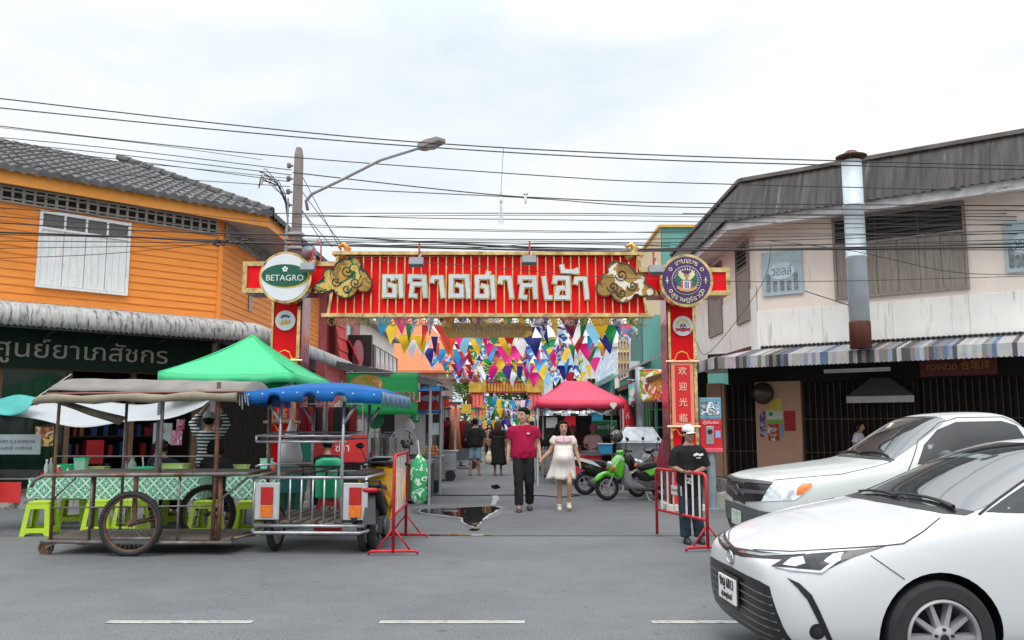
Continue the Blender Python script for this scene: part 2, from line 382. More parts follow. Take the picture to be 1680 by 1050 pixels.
mb=MB(); mb.prism([(8, -.02), (8, -7), (S10.x, S10.y-.1), (S10.x+.03, S10.y), (0.02, -.02)], 3.55, 6.6); mb.build('inner_wall', mat('plaster_grey', (.3, .29, .28), rough=.9), LB)
mb=MB(); mb.bar((0, 0, 3.9), (0, 0, 6.05), .10, .10); mb.build('corner_trim', ORANGE, LB)
def ventband(p0, p1, z0, z1, out, cell=.20, slope=0):
 mb=MB(); p0=Vector(p0); p1=Vector(p1); o=Vector(out); L=(p1-p0).length; d=(p1-p0)/L; n=int(L/cell); H=z1-z0
 for zz in (z0+.015, z0+H*.25, z0+H*.72, z1-.015):
  mb.bar((*(p0+o*.05), zz), (*(p1+o*.05), zz), .06, .035)
 for i in range(n+1):
  q=p0+d*(L*i/n)+o*.05
  mb.bar((*q, z0), (*q, z1), .05 if i%3 else .06, .05)
 return mb
va=lf(0, 296); vb=lf(348, 357); vc=lf(348, 380)
vz0, vz1=6.06, 6.40
mb=ventband((7.9, 0), (.12, 0), vz0, vz1, (0, 1)); mb.build('vent_blocks', BLOCK, LB)
mb=MB(); mb.box(.1, 7.95, .01, .035, vz0, vz1); mb.build('vent_shade', SHADE, LB)  # dark sheet paints the shade seen between the vent blocks
a, b=SD*.25, SD*6; mb=ventband(a, b, vz0, vz1, SOUT); mb.build('vent_blocks', BLOCK, LB)
mb=MB(); a2=a+SOUT*.03; b2=b+SOUT*.03; mb.add([(*a2, vz0), (*b2, vz0), (*b2, vz1), (*a2, vz1)], [(0, 1, 2, 3)]); mb.build('vent_shade', SHADE, LB)  # same painted shade behind the street-side vent blocks
w=[lf(*p) for p in ((214, 366), (66, 347), (55, 470), (207, 487))]
wx0=(w[0].x+w[3].x)/2; wx1=(w[1].x+w[2].x)/2; wz1=(w[0].z+w[1].z)/2; wz0=(w[2].z+w[3].z)/2
WSH=mat('white_shutter', (.82, .83, .84), rough=.6, var=.10, scale=3, stretch=(6, 1, 1), dirt_reflect=((.42, .42, .41), .62, 4, (6, 1, .8)))
win=MB(); t=.06
win.box(wx0, wx1, .02, .09, wz1-t, wz1); win.box(wx0, wx1, .02, .09, wz0, wz0+t); win.box(wx0, wx0+t, .02, .088, wz0+t, wz1-t); win.box(wx1-t, wx1, .02, .088, wz0+t, wz1-t)
wo=win.build('shuttered_window', WSH, LB)
zt=wz1-.40; mb=MB(); mb.box(wx0+t, wx1-t, .02, .086, zt, zt+.05); W4=(wx1-wx0-2*t)/4
for i in (1, 2, 3):mb.box(wx0+t+i*W4-.02, wx0+t+i*W4+.02, .02, .086, zt+.05, wz1-t)
mb.build('mullion', WSH, wo)
mb=MB(); mb.box(wx0+t, wx1-t, .02, .05, zt+.05, wz1-t)
mb.build('transom_mesh', mat('wire_mesh_dark', (.13, .13, .135), rough=.7, var=.3, scale=20), wo)
for i in range(4):
 mb=MB(); x0=wx0+t+i*W4+.006
 for j in range(3):mb.box(x0+j*(W4-.012)/3+.002, x0+(j+1)*(W4-.012)/3-.002, .02, .062, wz0+t+.01, zt-.005)
 mb.build('shutter', WSH, wo)
OV=1.22
def eoff(d):
 q=Vector((0, d));
 return eoff2(d, d)
def eoff2(df, ds):return Vector(((ds-SOUT.y*df)/SOUT.x, df))
OV=.35; EC=eoff2(OV, .99); WC=Vector((0, 0)); EZ0, EZ1=6.37, 6.66
mb=MB(); e8=Vector((8, OV)); es=EC+SD*11
mb.add([(8, 0, EZ0+.06), (*WC, EZ0+.06), (*EC, EZ0+.02), (*e8, EZ0+.02)], [(0, 1, 2, 3)]); mb.add([(*WC, EZ0+.06), (*S10, EZ0+.06), (*es, EZ0+.02), (*EC, EZ0+.02)], [(0, 1, 2, 3)])
mb.build('soffit', SOFFIT, LB)
mb=MB(); mb.bar((*e8, (EZ0+EZ1)/2), (*EC, (EZ0+EZ1)/2), .05, EZ1-EZ0); mb.bar((*EC, (EZ0+EZ1)/2-.002), (*es, (EZ0+EZ1)/2-.002), .05, EZ1-EZ0-.004)
mb.build('fascia', ORANGE_F, LB)
def tile_plane(org, along, inward, hipx, length, pitch, D, z0, wave=.24, amp=.035, row=.42):
 mb=MB(); tp=math.tan(pitch); nr=int(D/row)
 step=wave/6
 for r in range(nr):
  d0=r*row-.06; d1=(r+1)*row; rows=[]
  for d, lift in ((d0, .045), (d1, 0)):
   ring=[]; n=int(length/step)
   for i in range(n+1):
    x=max(i*step, hipx*max(0, d)); ph=2*pi*i*step/wave
    z=z0+d*tp+lift+amp*abs(cos(ph/2))*1.6
    p=org+along*x+inward*d; ring.append((p.x, p.y, z))
   rows.append(ring)
  low=[(p[0], p[1], p[2]-.13) for p in rows[0]]
  mb.loft([low, rows[0], rows[1]], cap=False, closed=False)
 return mb
ER=eoff2(OV+.10, 1.09); PT=radians(23)
h1=.4455
mb=tile_plane(ER, Vector((1, 0)), Vector((0, -1)), h1, 8.5, PT, 4.6, EZ1+.02); mb.build('tiled_roof', TILE, LB)
mb=tile_plane(ER, SD, -SOUT, h1, 12, PT, 4.6, EZ1+.02); mb.build('tiled_roof', TILE, LB)
mb=MB()
for i in range(13):
 d0, d1=i*.37, i*.37+.42; q=lambda d:(ER.x+h1*d, ER.y-d, EZ1+.10+d*math.tan(PT))
 mb.tube([q(d0), q(d1)], [.11, .085], n=8)
mb.build('ridge_tiles', TILE, LB)
def awning_wave(mb, A, B, outA, outB, prof, wave=.11, amp=.013, jit=0):
 """prof: list of (out fraction 0..1, z)"""
 A=Vector(A); B=Vector(B); L=(B-A).length; n=max(2, int(L/wave*4)); rings=[]
 for f, z in prof:
  ring=[]
  for i in range(n+1):
   u=i/n; p=(A+(B-A)*u)+(Vector(outA)*(1-u)+Vector(outB)*u)*f
   w=amp*cos(2*pi*u*L/wave)
   ring.append((p.x, p.y, z+w*(1 if f<.93 else .3)+(w*1.2 if z==prof[-1][1] else 0)))
  rings.append(ring)
 mb.loft(rings, cap=False, closed=False)
prof=[(0, 4.05), (.5, 3.94), (.86, 3.86), (.95, 3.80), (.99, 3.70), (1.0, 3.58), (.985, 3.44)]
oc=eoff(1.3)
mb=MB(); awning_wave(mb, (8, 0), (0, 0), (0, 1.3), oc, prof, wave=.10, amp=.013); mb.build('awning', CORRW, LB, smooth=True, solid=.008)
mb=MB(); awning_wave(mb, (0, 0), S10, oc, SOUT*1.3, prof, wave=.10, amp=.013); mb.build('awning', CORRW, LB, smooth=True, solid=.008)
mb=MB(); mb.bar((8, 1.2, 3.42), (oc.x*.95, 1.2, 3.42), .05, .05)
for i in range(7):mb.bar((.4+i*1.1, .02, 3.3), (.4+i*1.1, 1.2, 3.45), .04, .04)
mb.build('awning_frame', BLACK, LB)
GZ=.17; FR=-.25
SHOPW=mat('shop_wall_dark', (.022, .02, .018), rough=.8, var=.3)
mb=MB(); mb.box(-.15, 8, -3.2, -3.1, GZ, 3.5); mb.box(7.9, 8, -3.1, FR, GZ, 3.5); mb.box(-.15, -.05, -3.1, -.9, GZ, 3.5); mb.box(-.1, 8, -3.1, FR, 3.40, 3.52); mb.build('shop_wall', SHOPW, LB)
mb=MB(); mb.box(-.1, 8, -3.1, 1.0, GZ-.1, GZ+.012); mb.build('shop_floor', mat('tile_floor', (.2, .19, .18), rough=.35), LB)
mb=MB()
for x in (7.2, 4.35, 3.05, 1.75, .35):mb.box(x-.05, x+.05, FR-.06, FR+.06, GZ, 2.75)
mb.box(-.1, 8, FR-.05, FR+.05, 2.70, 2.79); mb.box(-.1, 8, FR-.05, FR+.05, GZ, GZ+.10); mb.build('shopfront_frame', mat('brown_timber', (.16, .09, .05), rough=.6, var=.3, stretch=(4, 4, 1)), LB)
GGL=mat('green_tinted_glass', (.012, .035, .022), rough=.06, var=.2, alpha=.62, spec=.5)
for x0, x1 in ((4.4, 7.15), (3.1, 4.3)):
 mb=MB(); mb.box(x0, x1, FR-.005, FR+.005, GZ+.10, 2.70); mb.build('shop_window', GGL, LB)
mb=MB(); mb.box(.02, .12, -.95, .12, GZ, 3.5); mb.build('grey_column', mat('grey_column', (.33, .31, .31), rough=.7, var=.15), LB)
def shutter_run(A, B, z0, z1, pitch=.11, depth=.03):
 mb=MB(); A=Vector(A); B=Vector(B); L=(B-A).length; d=(B-A)/L; nn=Vector((-d.y, d.x)); n=max(1, int(L/pitch)); vs=[]; fs=[]
 ring0=[]; ring1=[]
 for i in range(n+1):
  p=A+d*(L*i/n)+nn*(depth if i%2 else 0); ring0.append((*p, z0)); ring1.append((*p, z1))
 mb.loft([ring0, ring1], cap=False, closed=False)
 return mb
FOLD=mat('folding_gate', (.016, .013, .011), rough=.7, var=.4, scale=5, stretch=(1, 1, .3), spec=.2, dirt_reflect=((.05, .032, .02), .6, 6, (3, 3, .3)))
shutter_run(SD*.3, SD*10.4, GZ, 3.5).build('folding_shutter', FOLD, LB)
mb=MB(); q=SD*2.3+SOUT*.06; mb.bar((*q, 4.55), (*q, 5.25), .09, .05); mb.build('wall_pipe', GREYP, LB)
SG=mat('sign_dark_green', (.004, .022, .014), rough=.5, var=.15, spec=.2); CREAM=mat('sign_cream', (.42, .37, .31), rough=.5)
sx1=7.8
sgn=thing('shop_sign', 'long dark green shop sign with cream Thai letters under the grey awning', 'sign', LC, LRZ)
mb=MB(); mb.box(.15, sx1, .02, .09, 2.72, 3.50); mb.build('board', SG, sgn)
tl=lf(-12, 600, .1); tr=lf(274, 601, .1)
mb=MB(); mb.text('ศูนย์ยาเภสัชกร', .50, frame(((tl.x+tr.x)/2, .092, 2.93), (-1, 0, 0)), 0, .02, bold=.012, width=abs(tl.x-tr.x)); mb.build('lettering', CREAM, sgn)
# ================================================================== RIGHT PALE CORNER BUILDING
PINK=mat('pale_plaster', (.90, .79, .70), rough=.75, var=.06, scale=1.5, dirt_reflect=((.50, .40, .34), .60, 2.2, (2, 2, .5)))
PINKW=mat('white_plaster', (.88, .86, .82), rough=.75, var=.06, scale=1.5, dirt_reflect=((.46, .44, .41), .56, 3, (3, 3, .25)))
PEACH=mat('peach_plaster', (.60, .36, .25), rough=.8, var=.1, scale=2, dirt_reflect=((.35, .22, .17), .64, 3, (1, 1, 1)))
STAIN=mat('stained_roof_sheet', (.06, .055, .053), rough=.8, var=.6, scale=3, stretch=(4, .3, .3), dirt_reflect=((.30, .285, .275), .60, 1.6, (3.2, .2, .2)))
OLDW=mat('grey_weathered_wood', (.30, .26, .225), rough=.85, var=.25, scale=4, stretch=(9, 9, .5), bump=.2, dirt_reflect=((.17, .08, .06), .62, 3.2, (5, 5, .5)))
RC=Vector((5.9, 20.3, 0)); RRZ=atan2(-.584, .811)
RMI=(Matrix.Translation(RC)@Matrix.Rotation(RRZ, 4, 'Z')).inverted(); RN=Vector((-.584, -.811, 0)).normalized()
RB=thing('corner_house', 'pale pink two-storey corner building with weathered shutters, right of the market gate', 'building', RC, RRZ)
def rf(px, py, off=0):return RMI@onplane(px, py, RC+RN*off, RN)
RSD=(RMI.to_3x3()@Vector((0, 1, 0))).xy; RSO=(RMI.to_3x3()@Vector((-1, 0, 0))).xy
def roff(d):
 y=-d; x=(d-RSO.y*y)/RSO.x; return Vector((x, y))
RS=RSD*8; WT=6.55
mb=MB(); mb.prism([(0, 0), (9, 0), (9, 8), (RS.x+4, RS.y), (RS.x, RS.y)], 3.25, WT); mb.build('upper_wall', PINK, RB)
def rwall(mb, u0, u1, z0, z1, t=.02):
 mb.box(u0, u1, -t, -.001, z0, z1)
mb=MB()
zs=rf(1300, 530).z
for i in range(6):rwall(mb, -.018 if i==0 else i*1.5+.012, (i+1)*1.5, 3.26, 4.26)
mb.build('lower_band', PINKW, RB, bevel=.004)
mb=MB()
q0, q1=RSO*.02, RSO*.02+RS
mb.add([(*q0, 3.26), (*q1, 3.26), (*q1, 4.9), (*q0, 4.9)], [(0, 1, 2, 3)]); mb.build('lower_band', PINKW, RB)
w=[rf(*p) for p in ((1365, 360), (1582, 331), (1588, 475), (1365, 492))]
x0=w[0].x; x1=w[1].x; z1=(w[0].z+w[1].z)/2; z0=(w[2].z+w[3].z)/2
def oldwindow(A, d, out, L, z0, z1, npan, name='shuttered_window'):
 A=Vector(A); d=Vector(d); o=Vector(out)
 P=lambda u, f, z:(*(A+d*u+o*f), z)
 def slabp(mb, u0, u1, f0, f1, za, zb):
  mb.add([P(u0, f0, za), P(u1, f0, za), P(u1, f1, za), P(u0, f1, za), P(u0, f0, zb), P(u1, f0, zb), P(u1, f1, zb), P(u0, f1, zb)], [(3, 2, 1, 0), (4, 5, 6, 7), (0, 1, 5, 4), (1, 2, 6, 5), (2, 3, 7, 6), (3, 0, 4, 7)])
 fr=MB(); t=.06
 slabp(fr, 0, L, 0, .07, z1-t, z1); slabp(fr, 0, L, 0, .07, z0, z0+t); slabp(fr, 0, t, 0, .068, z0+t, z1-t); slabp(fr, L-t, L, 0, .068, z0+t, z1-t)
 zt=z1-(z1-z0)*.34; slabp(fr, t, L-t, 0, .066, zt-.03, zt+.03)
 w=fr.build(name, OLDW, RB)
 vo=MB(); slabp(vo, t, L-t, .002, .01, zt+.03, z1-t); vo.build('louvre_shade', SHADE, w)  # dark sheet paints the shade behind the louvres
 ng=max(1, npan//2); lw=(L-2*t)/ng; lv=MB()
 for g in range(ng):
  if g:slabp(lv, t+g*lw-.02, t+g*lw+.02, .012, .06, zt+.03, z1-t)
  for k in range(5):
   zz=zt+.05+k*(z1-t-zt-.06)/5
   a=t+g*lw+.02; b=t+(g+1)*lw-.02
   lv.add([P(a, .055, zz), P(b, .055, zz), P(b, .02, zz+.085), P(a, .02, zz+.085)], [(0, 1, 2, 3)])
 lv.build('louvres', mat('louvre_dark', (.07, .065, .06), rough=.6, var=.3, stretch=(1, 1, 5)), w)
 pw=(L-2*t)/npan
 for k in range(npan):
  sh=MB()
  for j in range(3):
   slabp(sh, t+k*pw+.008+j*(pw-.016)/3, t+k*pw+.006+(j+1)*(pw-.016)/3, .004, .045+.004*R.random(), z0+t+.006, zt-.036)
  sh.build('shutter', OLDW, w)
oldwindow((x0, 0), (1, 0), (0, -1), x1-x0, z0, z1, 6)
oldwindow(RSD*.55, RSD, RSO, 1.15, z0-.25, z1-.1, 2)
oldwindow(RSD*3.3, RSD, RSO, 1.6, z0-.25, z1-.1, 2)
RO=.74; e0=roff(RO); ez0, ez1=6.18, 6.40
mb=MB(); en=Vector((9.5, -RO)); es=roff(RO)+RSD*9
mb.add([(9.5, 0, ez0+.12), (0, 0, ez0+.12), (*e0, ez0), (*en, ez0)], [(0, 1, 2, 3)]); mb.add([(0, 0, ez0+.12), (*RS, ez0+.12), (*es, ez0), (*e0, ez0)], [(0, 1, 2, 3)])
mb.build('soffit', mat('soffit_pale', (.74, .65, .60), rough=.8, var=.12, dirt_reflect=((.30, .25, .22), .58, 2, (1, 1, 1))), RB)
mb=MB(); mb.bar((*en, (ez0+ez1)/2), (*e0, (ez0+ez1)/2), .04, ez1-ez0); mb.bar((*e0, (ez0+ez1)/2-.002), (*es, (ez0+ez1)/2-.002), .04, ez1-ez0)
mb.build('fascia', mat('fascia_peeling', (.58, .57, .57), rough=.7, var=.2, dirt_reflect=((.25, .21, .2), .55, 3, (1, 1, 3))), RB)
i0=roff(RO+.12); t0=roff(.15); mz0, mz1=ez1-.02, 7.42
def mansard(mb, A, B, A2, B2, za, zb, wave=.18, amp=.014):
 A, B, A2, B2=map(Vector, (A, B, A2, B2)); L=(B-A).length; n=int(L/wave*4); r0=[]; r1=[]
 for i in range(n+1):
  u=i/n; w=amp*cos(2*pi*L*u/wave); r0.append((*(A.lerp(B, u)), za+w)); r1.append((*(A2.lerp(B2, u)), zb+w*.4))
 mb.loft([r0, r1], cap=False, closed=False)
mb=MB(); mansard(mb, (9.5, -RO-.12), i0, (9.5, -.35), roff(.35), mz0, mz1); mb.build('stained_roof_band', STAIN, RB)
mb=MB(); mansard(mb, i0, roff(RO+.12)+RSD*9, roff(.35), roff(.35)+RSD*9, mz0, mz1); mb.build('stained_roof_band', STAIN, RB)
mb=MB(); c0=roff(.36)
mb.bar((9.5, -.36, mz1+.03), (*c0, mz1+.03), .14, .09); mb.bar((*c0, mz1+.028), (*(c0+RSD*9), mz1+.028), .14, .09)
mb.build('coping', mat('coping_rusty', (.14, .12, .11), rough=.8, var=.5, scale=2, dirt_reflect=((.25, .07, .04), .58, 1.5, (1, 1, 1))), RB)
mb=MB(); mb.prism([tuple(c0), (9.5, -.36), (9.5, 8), tuple(c0+RSD*9)], mz1-.02, mz1); mb.build('flat_roof', STAIN, RB)
def mat_stripes(name, cols, width):
 m, nt, N, L, b=_nodes(name); tc=N.new('ShaderNodeTexCoord'); sp=N.new('ShaderNodeSeparateXYZ'); L.new(tc.outputs['Object'], sp.inputs[0])
 ml=N.new('ShaderNodeMath'); ml.operation='DIVIDE'; L.new(sp.outputs[0], ml.inputs[0]); ml.inputs[1].default_value=width
 fl=N.new('ShaderNodeMath'); fl.operation='FLOOR'; L.new(ml.outputs[0], fl.inputs[0])
 wn=N.new('ShaderNodeTexWhiteNoise'); wn.noise_dimensions='1D'; L.new(fl.outputs[0], wn.inputs['W'])
 r=N.new('ShaderNodeValToRGB'); r.color_ramp.interpolation='CONSTANT'; el=r.color_ramp.elements
 while len(el)<len(cols):el.new(.5)
 for i, c in enumerate(cols):el[i].position=i/len(cols); el[i].color=(*c, 1)
 L.new(wn.outputs['Value'], r.inputs[0])
 n2=N.new('ShaderNodeTexNoise'); n2.inputs['Scale'].default_value=7; L.new(tc.outputs['Object'], n2.inputs[0])
 mx=N.new('ShaderNodeMix'); mx.data_type='RGBA'; mx.blend_type='MULTIPLY'; mx.inputs[0].default_value=.6; L.new(r.outputs[0], mx.inputs[6]); L.new(n2.outputs[1], mx.inputs[7])
 L.new(mx.outputs[2], b.inputs['Base Color']); b.inputs['Roughness'].default_value=.5; return m
STRIPE=mat_stripes('awning_stripes', [(.62, .62, .66), (.10, .10, .11), (.62, .60, .60), (.16, .22, .36), (.55, .5, .55), (.30, .27, .25), (.05, .05, .055), (.66, .66, .68), (.34, .40, .52), (.60, .58, .56)], .085)
AW=1.32; ao=roff(AW)
pr=[(0, 3.36), (.5, 3.23), (1.0, 3.10), (1.0, 3.02), (1.0, 2.84)]
mb=MB(); awning_wave(mb, (9.4, 0), (0, 0), (0, -AW), ao, pr, wave=.085, amp=.007); mb.build('awning', STRIPE, RB, solid=.006)
mb=MB(); awning_wave(mb, (0, 0), RSD*3, ao, RSO*AW, pr, wave=.085, amp=.007); mb.build('awning', STRIPE, RB, solid=.006)
mb=MB()
for i in range(95):mb.ell((.1+i*.1, -.05, 3.40), (.055, .06, .035), n=6, m=4)
mb.build('ridge_strip', mat('ridge_dark', (.035, .032, .03), rough=.8), RB)
mb=MB(); mb.bar((9.4, -AW+.05, 2.93), (ao.x+.1, ao.y+.05, 2.93), .04, .05)
for i in range(8):mb.bar((.3+i*1.2, -.02, 3.05), (.3+i*1.2, -AW+.05, 2.98), .04, .05)
mb.build('awning_frame', BLACK, RB)
GB=1.3; PZ=.26
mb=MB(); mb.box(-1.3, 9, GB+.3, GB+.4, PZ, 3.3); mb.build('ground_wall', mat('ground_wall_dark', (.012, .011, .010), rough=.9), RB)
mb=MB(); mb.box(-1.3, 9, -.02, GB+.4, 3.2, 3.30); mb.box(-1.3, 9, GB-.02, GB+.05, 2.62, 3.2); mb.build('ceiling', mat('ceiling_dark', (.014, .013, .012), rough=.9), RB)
def gl(px):return (RMI@onplane(px, 740, RC+RN*-GB, RN)).x
pxs=[gl(x) for x in (1163, 1188, 1243, 1318, 1513, 1680)]
for a, b in ((pxs[0], pxs[1]-.02), (pxs[2], pxs[3])):
 mb=MB(); mb.box(a, b, GB-.06, GB+.3, PZ, 2.65); mb.build('pillar', PEACH, RB, bevel=.01)
mb=MB(); mb.box(pxs[1], pxs[1]+.06, GB-.04, GB+.1, PZ, 2.62); mb.build('jamb', PEACH, RB)
for a, b in ((pxs[1]+.07, pxs[2]-.01), (pxs[3]+.01, pxs[4]), (pxs[4]+.06, 8.8)):
 q=shutter_run((a, GB+.06), (b, GB+.06), PZ+.01, 2.62, pitch=.07, depth=.035)
 g=q.build('folding_gate', FOLD, RB)
 mb=MB(); k=int((b-a)/.14)
 for i in range(k):
  x=a+.03+i*(b-a)/k; mb.box(x, x+.014, GB+.02, GB+.034, PZ+.02, 2.6)
 for zz in (.9, 1.7):mb.box(a, b, GB+.012, GB+.02, zz, zz+.02)
 mb.build('lattice_bars', mat('gate_bars', (.085, .055, .04), rough=.6, var=.5), g)
def onpillar(px0, py0, px1, py1, name, m, lab, cat, t=.006, group=None):
 off=-(GB-.062); a=RMI@onplane(px0, py0, RC+RN*off, RN); b=RMI@onplane(px1, py1, RC+RN*off, RN)
 mb=MB(); mb.box(a.x, b.x, -off-t, -off-.001, b.z, a.z)
 o=mb.build(name, m); o.location=RC; o.rotation_euler=(0, 0, RRZ); tag(o, lab, cat, group); return o, a, b
P1=mat_print('poster_purple', ['3a2f66', 'c8c4dd', '5b4f8f', '1d2750', '9aa6c8'], 9); P2=mat_print('poster_red', ['a3121a', 'a3121a', 'd83a2e', '7a0d14', 'e8d9c8'], 7)
P3=mat_print('poster_green', ['2c8a55', 'dfe8df', '8fc43c', '2c8a55'], 5); P4=mat('poster_crimson', (.42, .015, .02), rough=.5); P5=mat('paper_yellow', (.62, .52, .08), rough=.7); P6=mat('paper_blue', (.12, .38, .55), rough=.7)
onpillar(1246, 674, 1256, 696, 'poster', P1, 'upper small purple poster at the left edge of the peach pillar', 'poster')
onpillar(1247, 698, 1257, 717, 'poster', P1, 'lower small purple poster at the left edge of the peach pillar', 'poster')
onpillar(1262, 655, 1283, 674, 'poster', P5, 'yellow paper at the top of the posters on the peach pillar', 'poster', .004)
onpillar(1280, 697, 1286, 716, 'poster', P6, 'thin strip of blue paper beside the red poster on the pillar', 'poster', .004)
o, a, b=onpillar(1258, 674, 1284.5, 695, 'poster', mat('poster_white_green', (.62, .68, .62), rough=.5), 'white and green notice above the red poster on the peach pillar', 'poster', .008)
yv=-(-(GB-.062))-.010
mb=MB(); mb.box(a.x, b.x, yv-.001, yv, b.z, b.z+.1); mb.build('green_strip', mat('leaf_green', (.22, .5, .06), rough=.5), o); mb=MB(); mb.flat(*fill_loops([circ(.06)]), 0, .002, frame((a.x+.1, yv+.002, a.z-.08), (1, 0, 0))); mb.build('round_mark', mat('leaf_dark', (.03, .3, .12), rough=.5), o)
o, a, b=onpillar(1260, 696, 1279, 723, 'poster', P2, 'red poster with white Thai lines low on the peach pillar', 'poster', .009)
mb=MB(); mb.text('ทั้งหมด', .12, frame(((a.x+b.x)/2, yv-.002, a.z-.17), (1, 0, 0)), 0, .003, width=.22); mb.text('ร้านค้า', .1, frame(((a.x+b.x)/2, yv-.002, a.z-.29), (1, 0, 0)), 0, .003, width=.2); mb.build('lettering', WHITEP, o)
onpillar(1286, 674, 1306, 707, 'poster', P4, 'plain dark red poster at the right edge of the peach pillar', 'poster')
def wallsign(px0, py0, px1, py1, lab, clip=False):
 a=rf(px0, py0); b=rf(px1, py1); cx, cz=(a.x+b.x)/2, (a.z+b.z)/2; W, H=b.x-a.x, a.z-b.z
 s=thing('wall_sign', lab, 'sign', (RMI.inverted()@Vector((cx, -.03, cz))), RRZ)
 mb=MB(); mb.box(-W/2, W/2, -.03, 0, -H/2, H/2); mb.build('board', mat('faded_blue_board', (.44, .55, .60), rough=.6, var=.12, scale=6, dirt_reflect=((.3, .36, .38), .6, 5, (1, 1, 1))), s)
 mb=MB()
 for i, k in enumerate((-.34, -.17, 0, .17, .34)):
  h=H*(.14 if i%4 else .30); x=k*W
  mb.flat(*fill_loops([rrect(x-.05, x+.05, -H*.42, -H*.42+h+.12, .045)]), -.002, .004, frame((0, -.034, 0), (1, 0, 0)))
 mb.build('lolly_motifs', mat('faded_grey_print', (.22, .25, .26), rough=.6, var=.4, scale=10), s)
 mb=MB(); mb.flat(*fill_loops([circ(W*.32, 28, (0, H*.05), H*.2)]), 0, .008, frame((0, -.036, 0), (1, 0, 0))); mb.build('oval', mat('oval_pale', (.62, .70, .74), rough=.6), s)
 mb=MB(); mb.text('วอลล์', .3, frame((0, -.047, -H*.05), (1, 0, 0)), 0, .004, bold=.02, width=W*.5); mb.build('lettering', mat('faded_blue_letters', (.10, .27, .36), rough=.6), s)
wallsign(1250, 417, 1319, 481, 'faded pale blue ice-cream board near the corner of the pink house')
wallsign(1646, 366, 1714, 443, 'faded pale blue ice-cream board right of the big shutters, cut by the photo edge')
a=RMI@onplane(1508, 586, RC+RN*-.9, RN); b=RMI@onplane(1637, 614, RC+RN*-.9, RN)
s=thing('shop_sign', 'dark red hanging sign with gold characters under the striped awning', 'sign', RMI.inverted()@Vector(((a.x+b.x)/2, .9, (a.z+b.z)/2)), RRZ)
W=b.x-a.x; H=a.z-b.z; mb=MB(); mb.box(-W/2, W/2, 0, .05, -H/2, H/2); mb.build('board', mat('old_red', (.13, .012, .012), rough=.5, var=.3), s)
mb=MB(); mb.text('กวงฮวด 合瑞祥', .22, frame((0, -.002, -.08), (1, 0, 0)), 0, .012, bold=.01, width=W*.82); mb.build('lettering', mat('old_gold', (.42, .22, .03), rough=.45), s)
mb=MB(); q=RMI.inverted()@Vector((0, 0, 0))
def onrb(px, py, off):return onplane(px, py, RC+RN*off, RN)
p, q=onrb(1352, 608, -.6), onrb(1461, 608, -.6)
l=thing('ceiling_lamp', 'unlit fluorescent batten under the striped awning', 'lamp', (p+q)/2, RRZ); L_=(q-p).length
mb=MB(); mb.box(-L_/2, L_/2, -.03, .03, 0, .05); mb.build('housing', WHITEP, l); mb=MB(); mb.tube([(-L_/2, 0, -.02), (L_/2, 0, -.02)], .016, n=8); mb.build('tube', mat('tube_white', (.8, .8, .8), rough=.3), l)
p, q=onrb(1389, 655, -.9), onrb(1500, 655, -.9); L_=(q-p).length
l=thing('counter_hood', 'pale metal hood strip hanging in the dark shop front behind the white pickup', 'hood', (p+q)/2, RRZ)
mb=MB(); mb.box(-L_/2, L_/2, -.02, .02, -.075, .075); mb.build('edge_panel', mat('pale_sheet', (.55, .53, .52), rough=.5), l)
mb=MB(); mb.loft([[(-L_/2, .02, .076), (L_/2, .02, .076), (L_/2, .3, .076), (-L_/2, .3, .076)], [(-.2, .1, .5), (.2, .1, .5), (.2, .25, .5), (-.2, .25, .5)]]); mb.build('canopy', mat('hood_dark', (.05, .05, .05), rough=.5), l)
p=onrb(1252, 645, -(GB-.3))
l=thing('wall_mirror', 'round dark convex mirror on the peach pillar beside the folding gate', 'mirror', p, RRZ)
mb=MB(); mb.lathe([(.001, .05), (.20, .04), (.27, 0), (.27, -.03), (.001, -.04)], 24, Matrix.Rotation(radians(90), 4, 'X')@Matrix.Rotation(radians(35), 4, 'Y')); mb.build('mirror_disc', mat('mirror_brown', (.05, .03, .025), rough=.25), l, smooth=True)
mb=MB(); mb.tube([(0, .02, 0), (.05, .28, .1)], .02); mb.build('bracket', BLACK, l)
cx=at(1412, 560, 17.6)
ch=thing('chimney_pipe', 'tall pale blue-grey metal flue with conical cap and rusty foot on the striped awning', 'chimney', (cx.x, cx.y, 3.13))
PIPE=mat('flue_blue_grey', (.58, .66, .71), rough=.5, metal=.1, var=.12, scale=3, dirt_reflect=((.30, .16, .08), .68, 5, (3, 3, .4)))
mb=MB(); r=.205; mb.lathe([(r, .55), (r, 1.9), (r+.012, 1.91), (r+.012, 1.94), (r, 1.95), (r, 3.0), (r+.012, 3.01), (r+.012, 3.05), (r, 3.06), (r, 4.0), (r-.02, 4.0)], 24); mb.build('pipe', PIPE, ch, smooth=True, bevel=0)
mb=MB(); mb.lathe([(.216, 0), (.216, .52), (.21, .56), (.206, .56)], 24); mb.build('rusty_foot', mat('rust_red', (.12, .035, .025), rough=.8, var=.35, scale=5, stretch=(1, 1, .3), dirt_reflect=((.05, .03, .025), .55, 6, (1, 1, .3))), ch, smooth=True)
mb=MB(); mb.lathe([(.31, 4.08), (.32, 4.10), (.15, 4.17), (.10, 4.22), (.02, 4.23)], 24); mb.build('cap', RUST, ch)
mb=MB()
for k in range(3):a=k*2.1; mb.bar((.19*cos(a), .19*sin(a), 3.95), (.2*cos(a), .2*sin(a), 4.11), .02, .02)
mb.build('cap_stay', RUST, ch)
mb=MB(); mb.tube([(-.2, 0, .9), (-.9, .6, 1.3)], .01, n=5); mb.build('stay_wire', BLACK, ch)
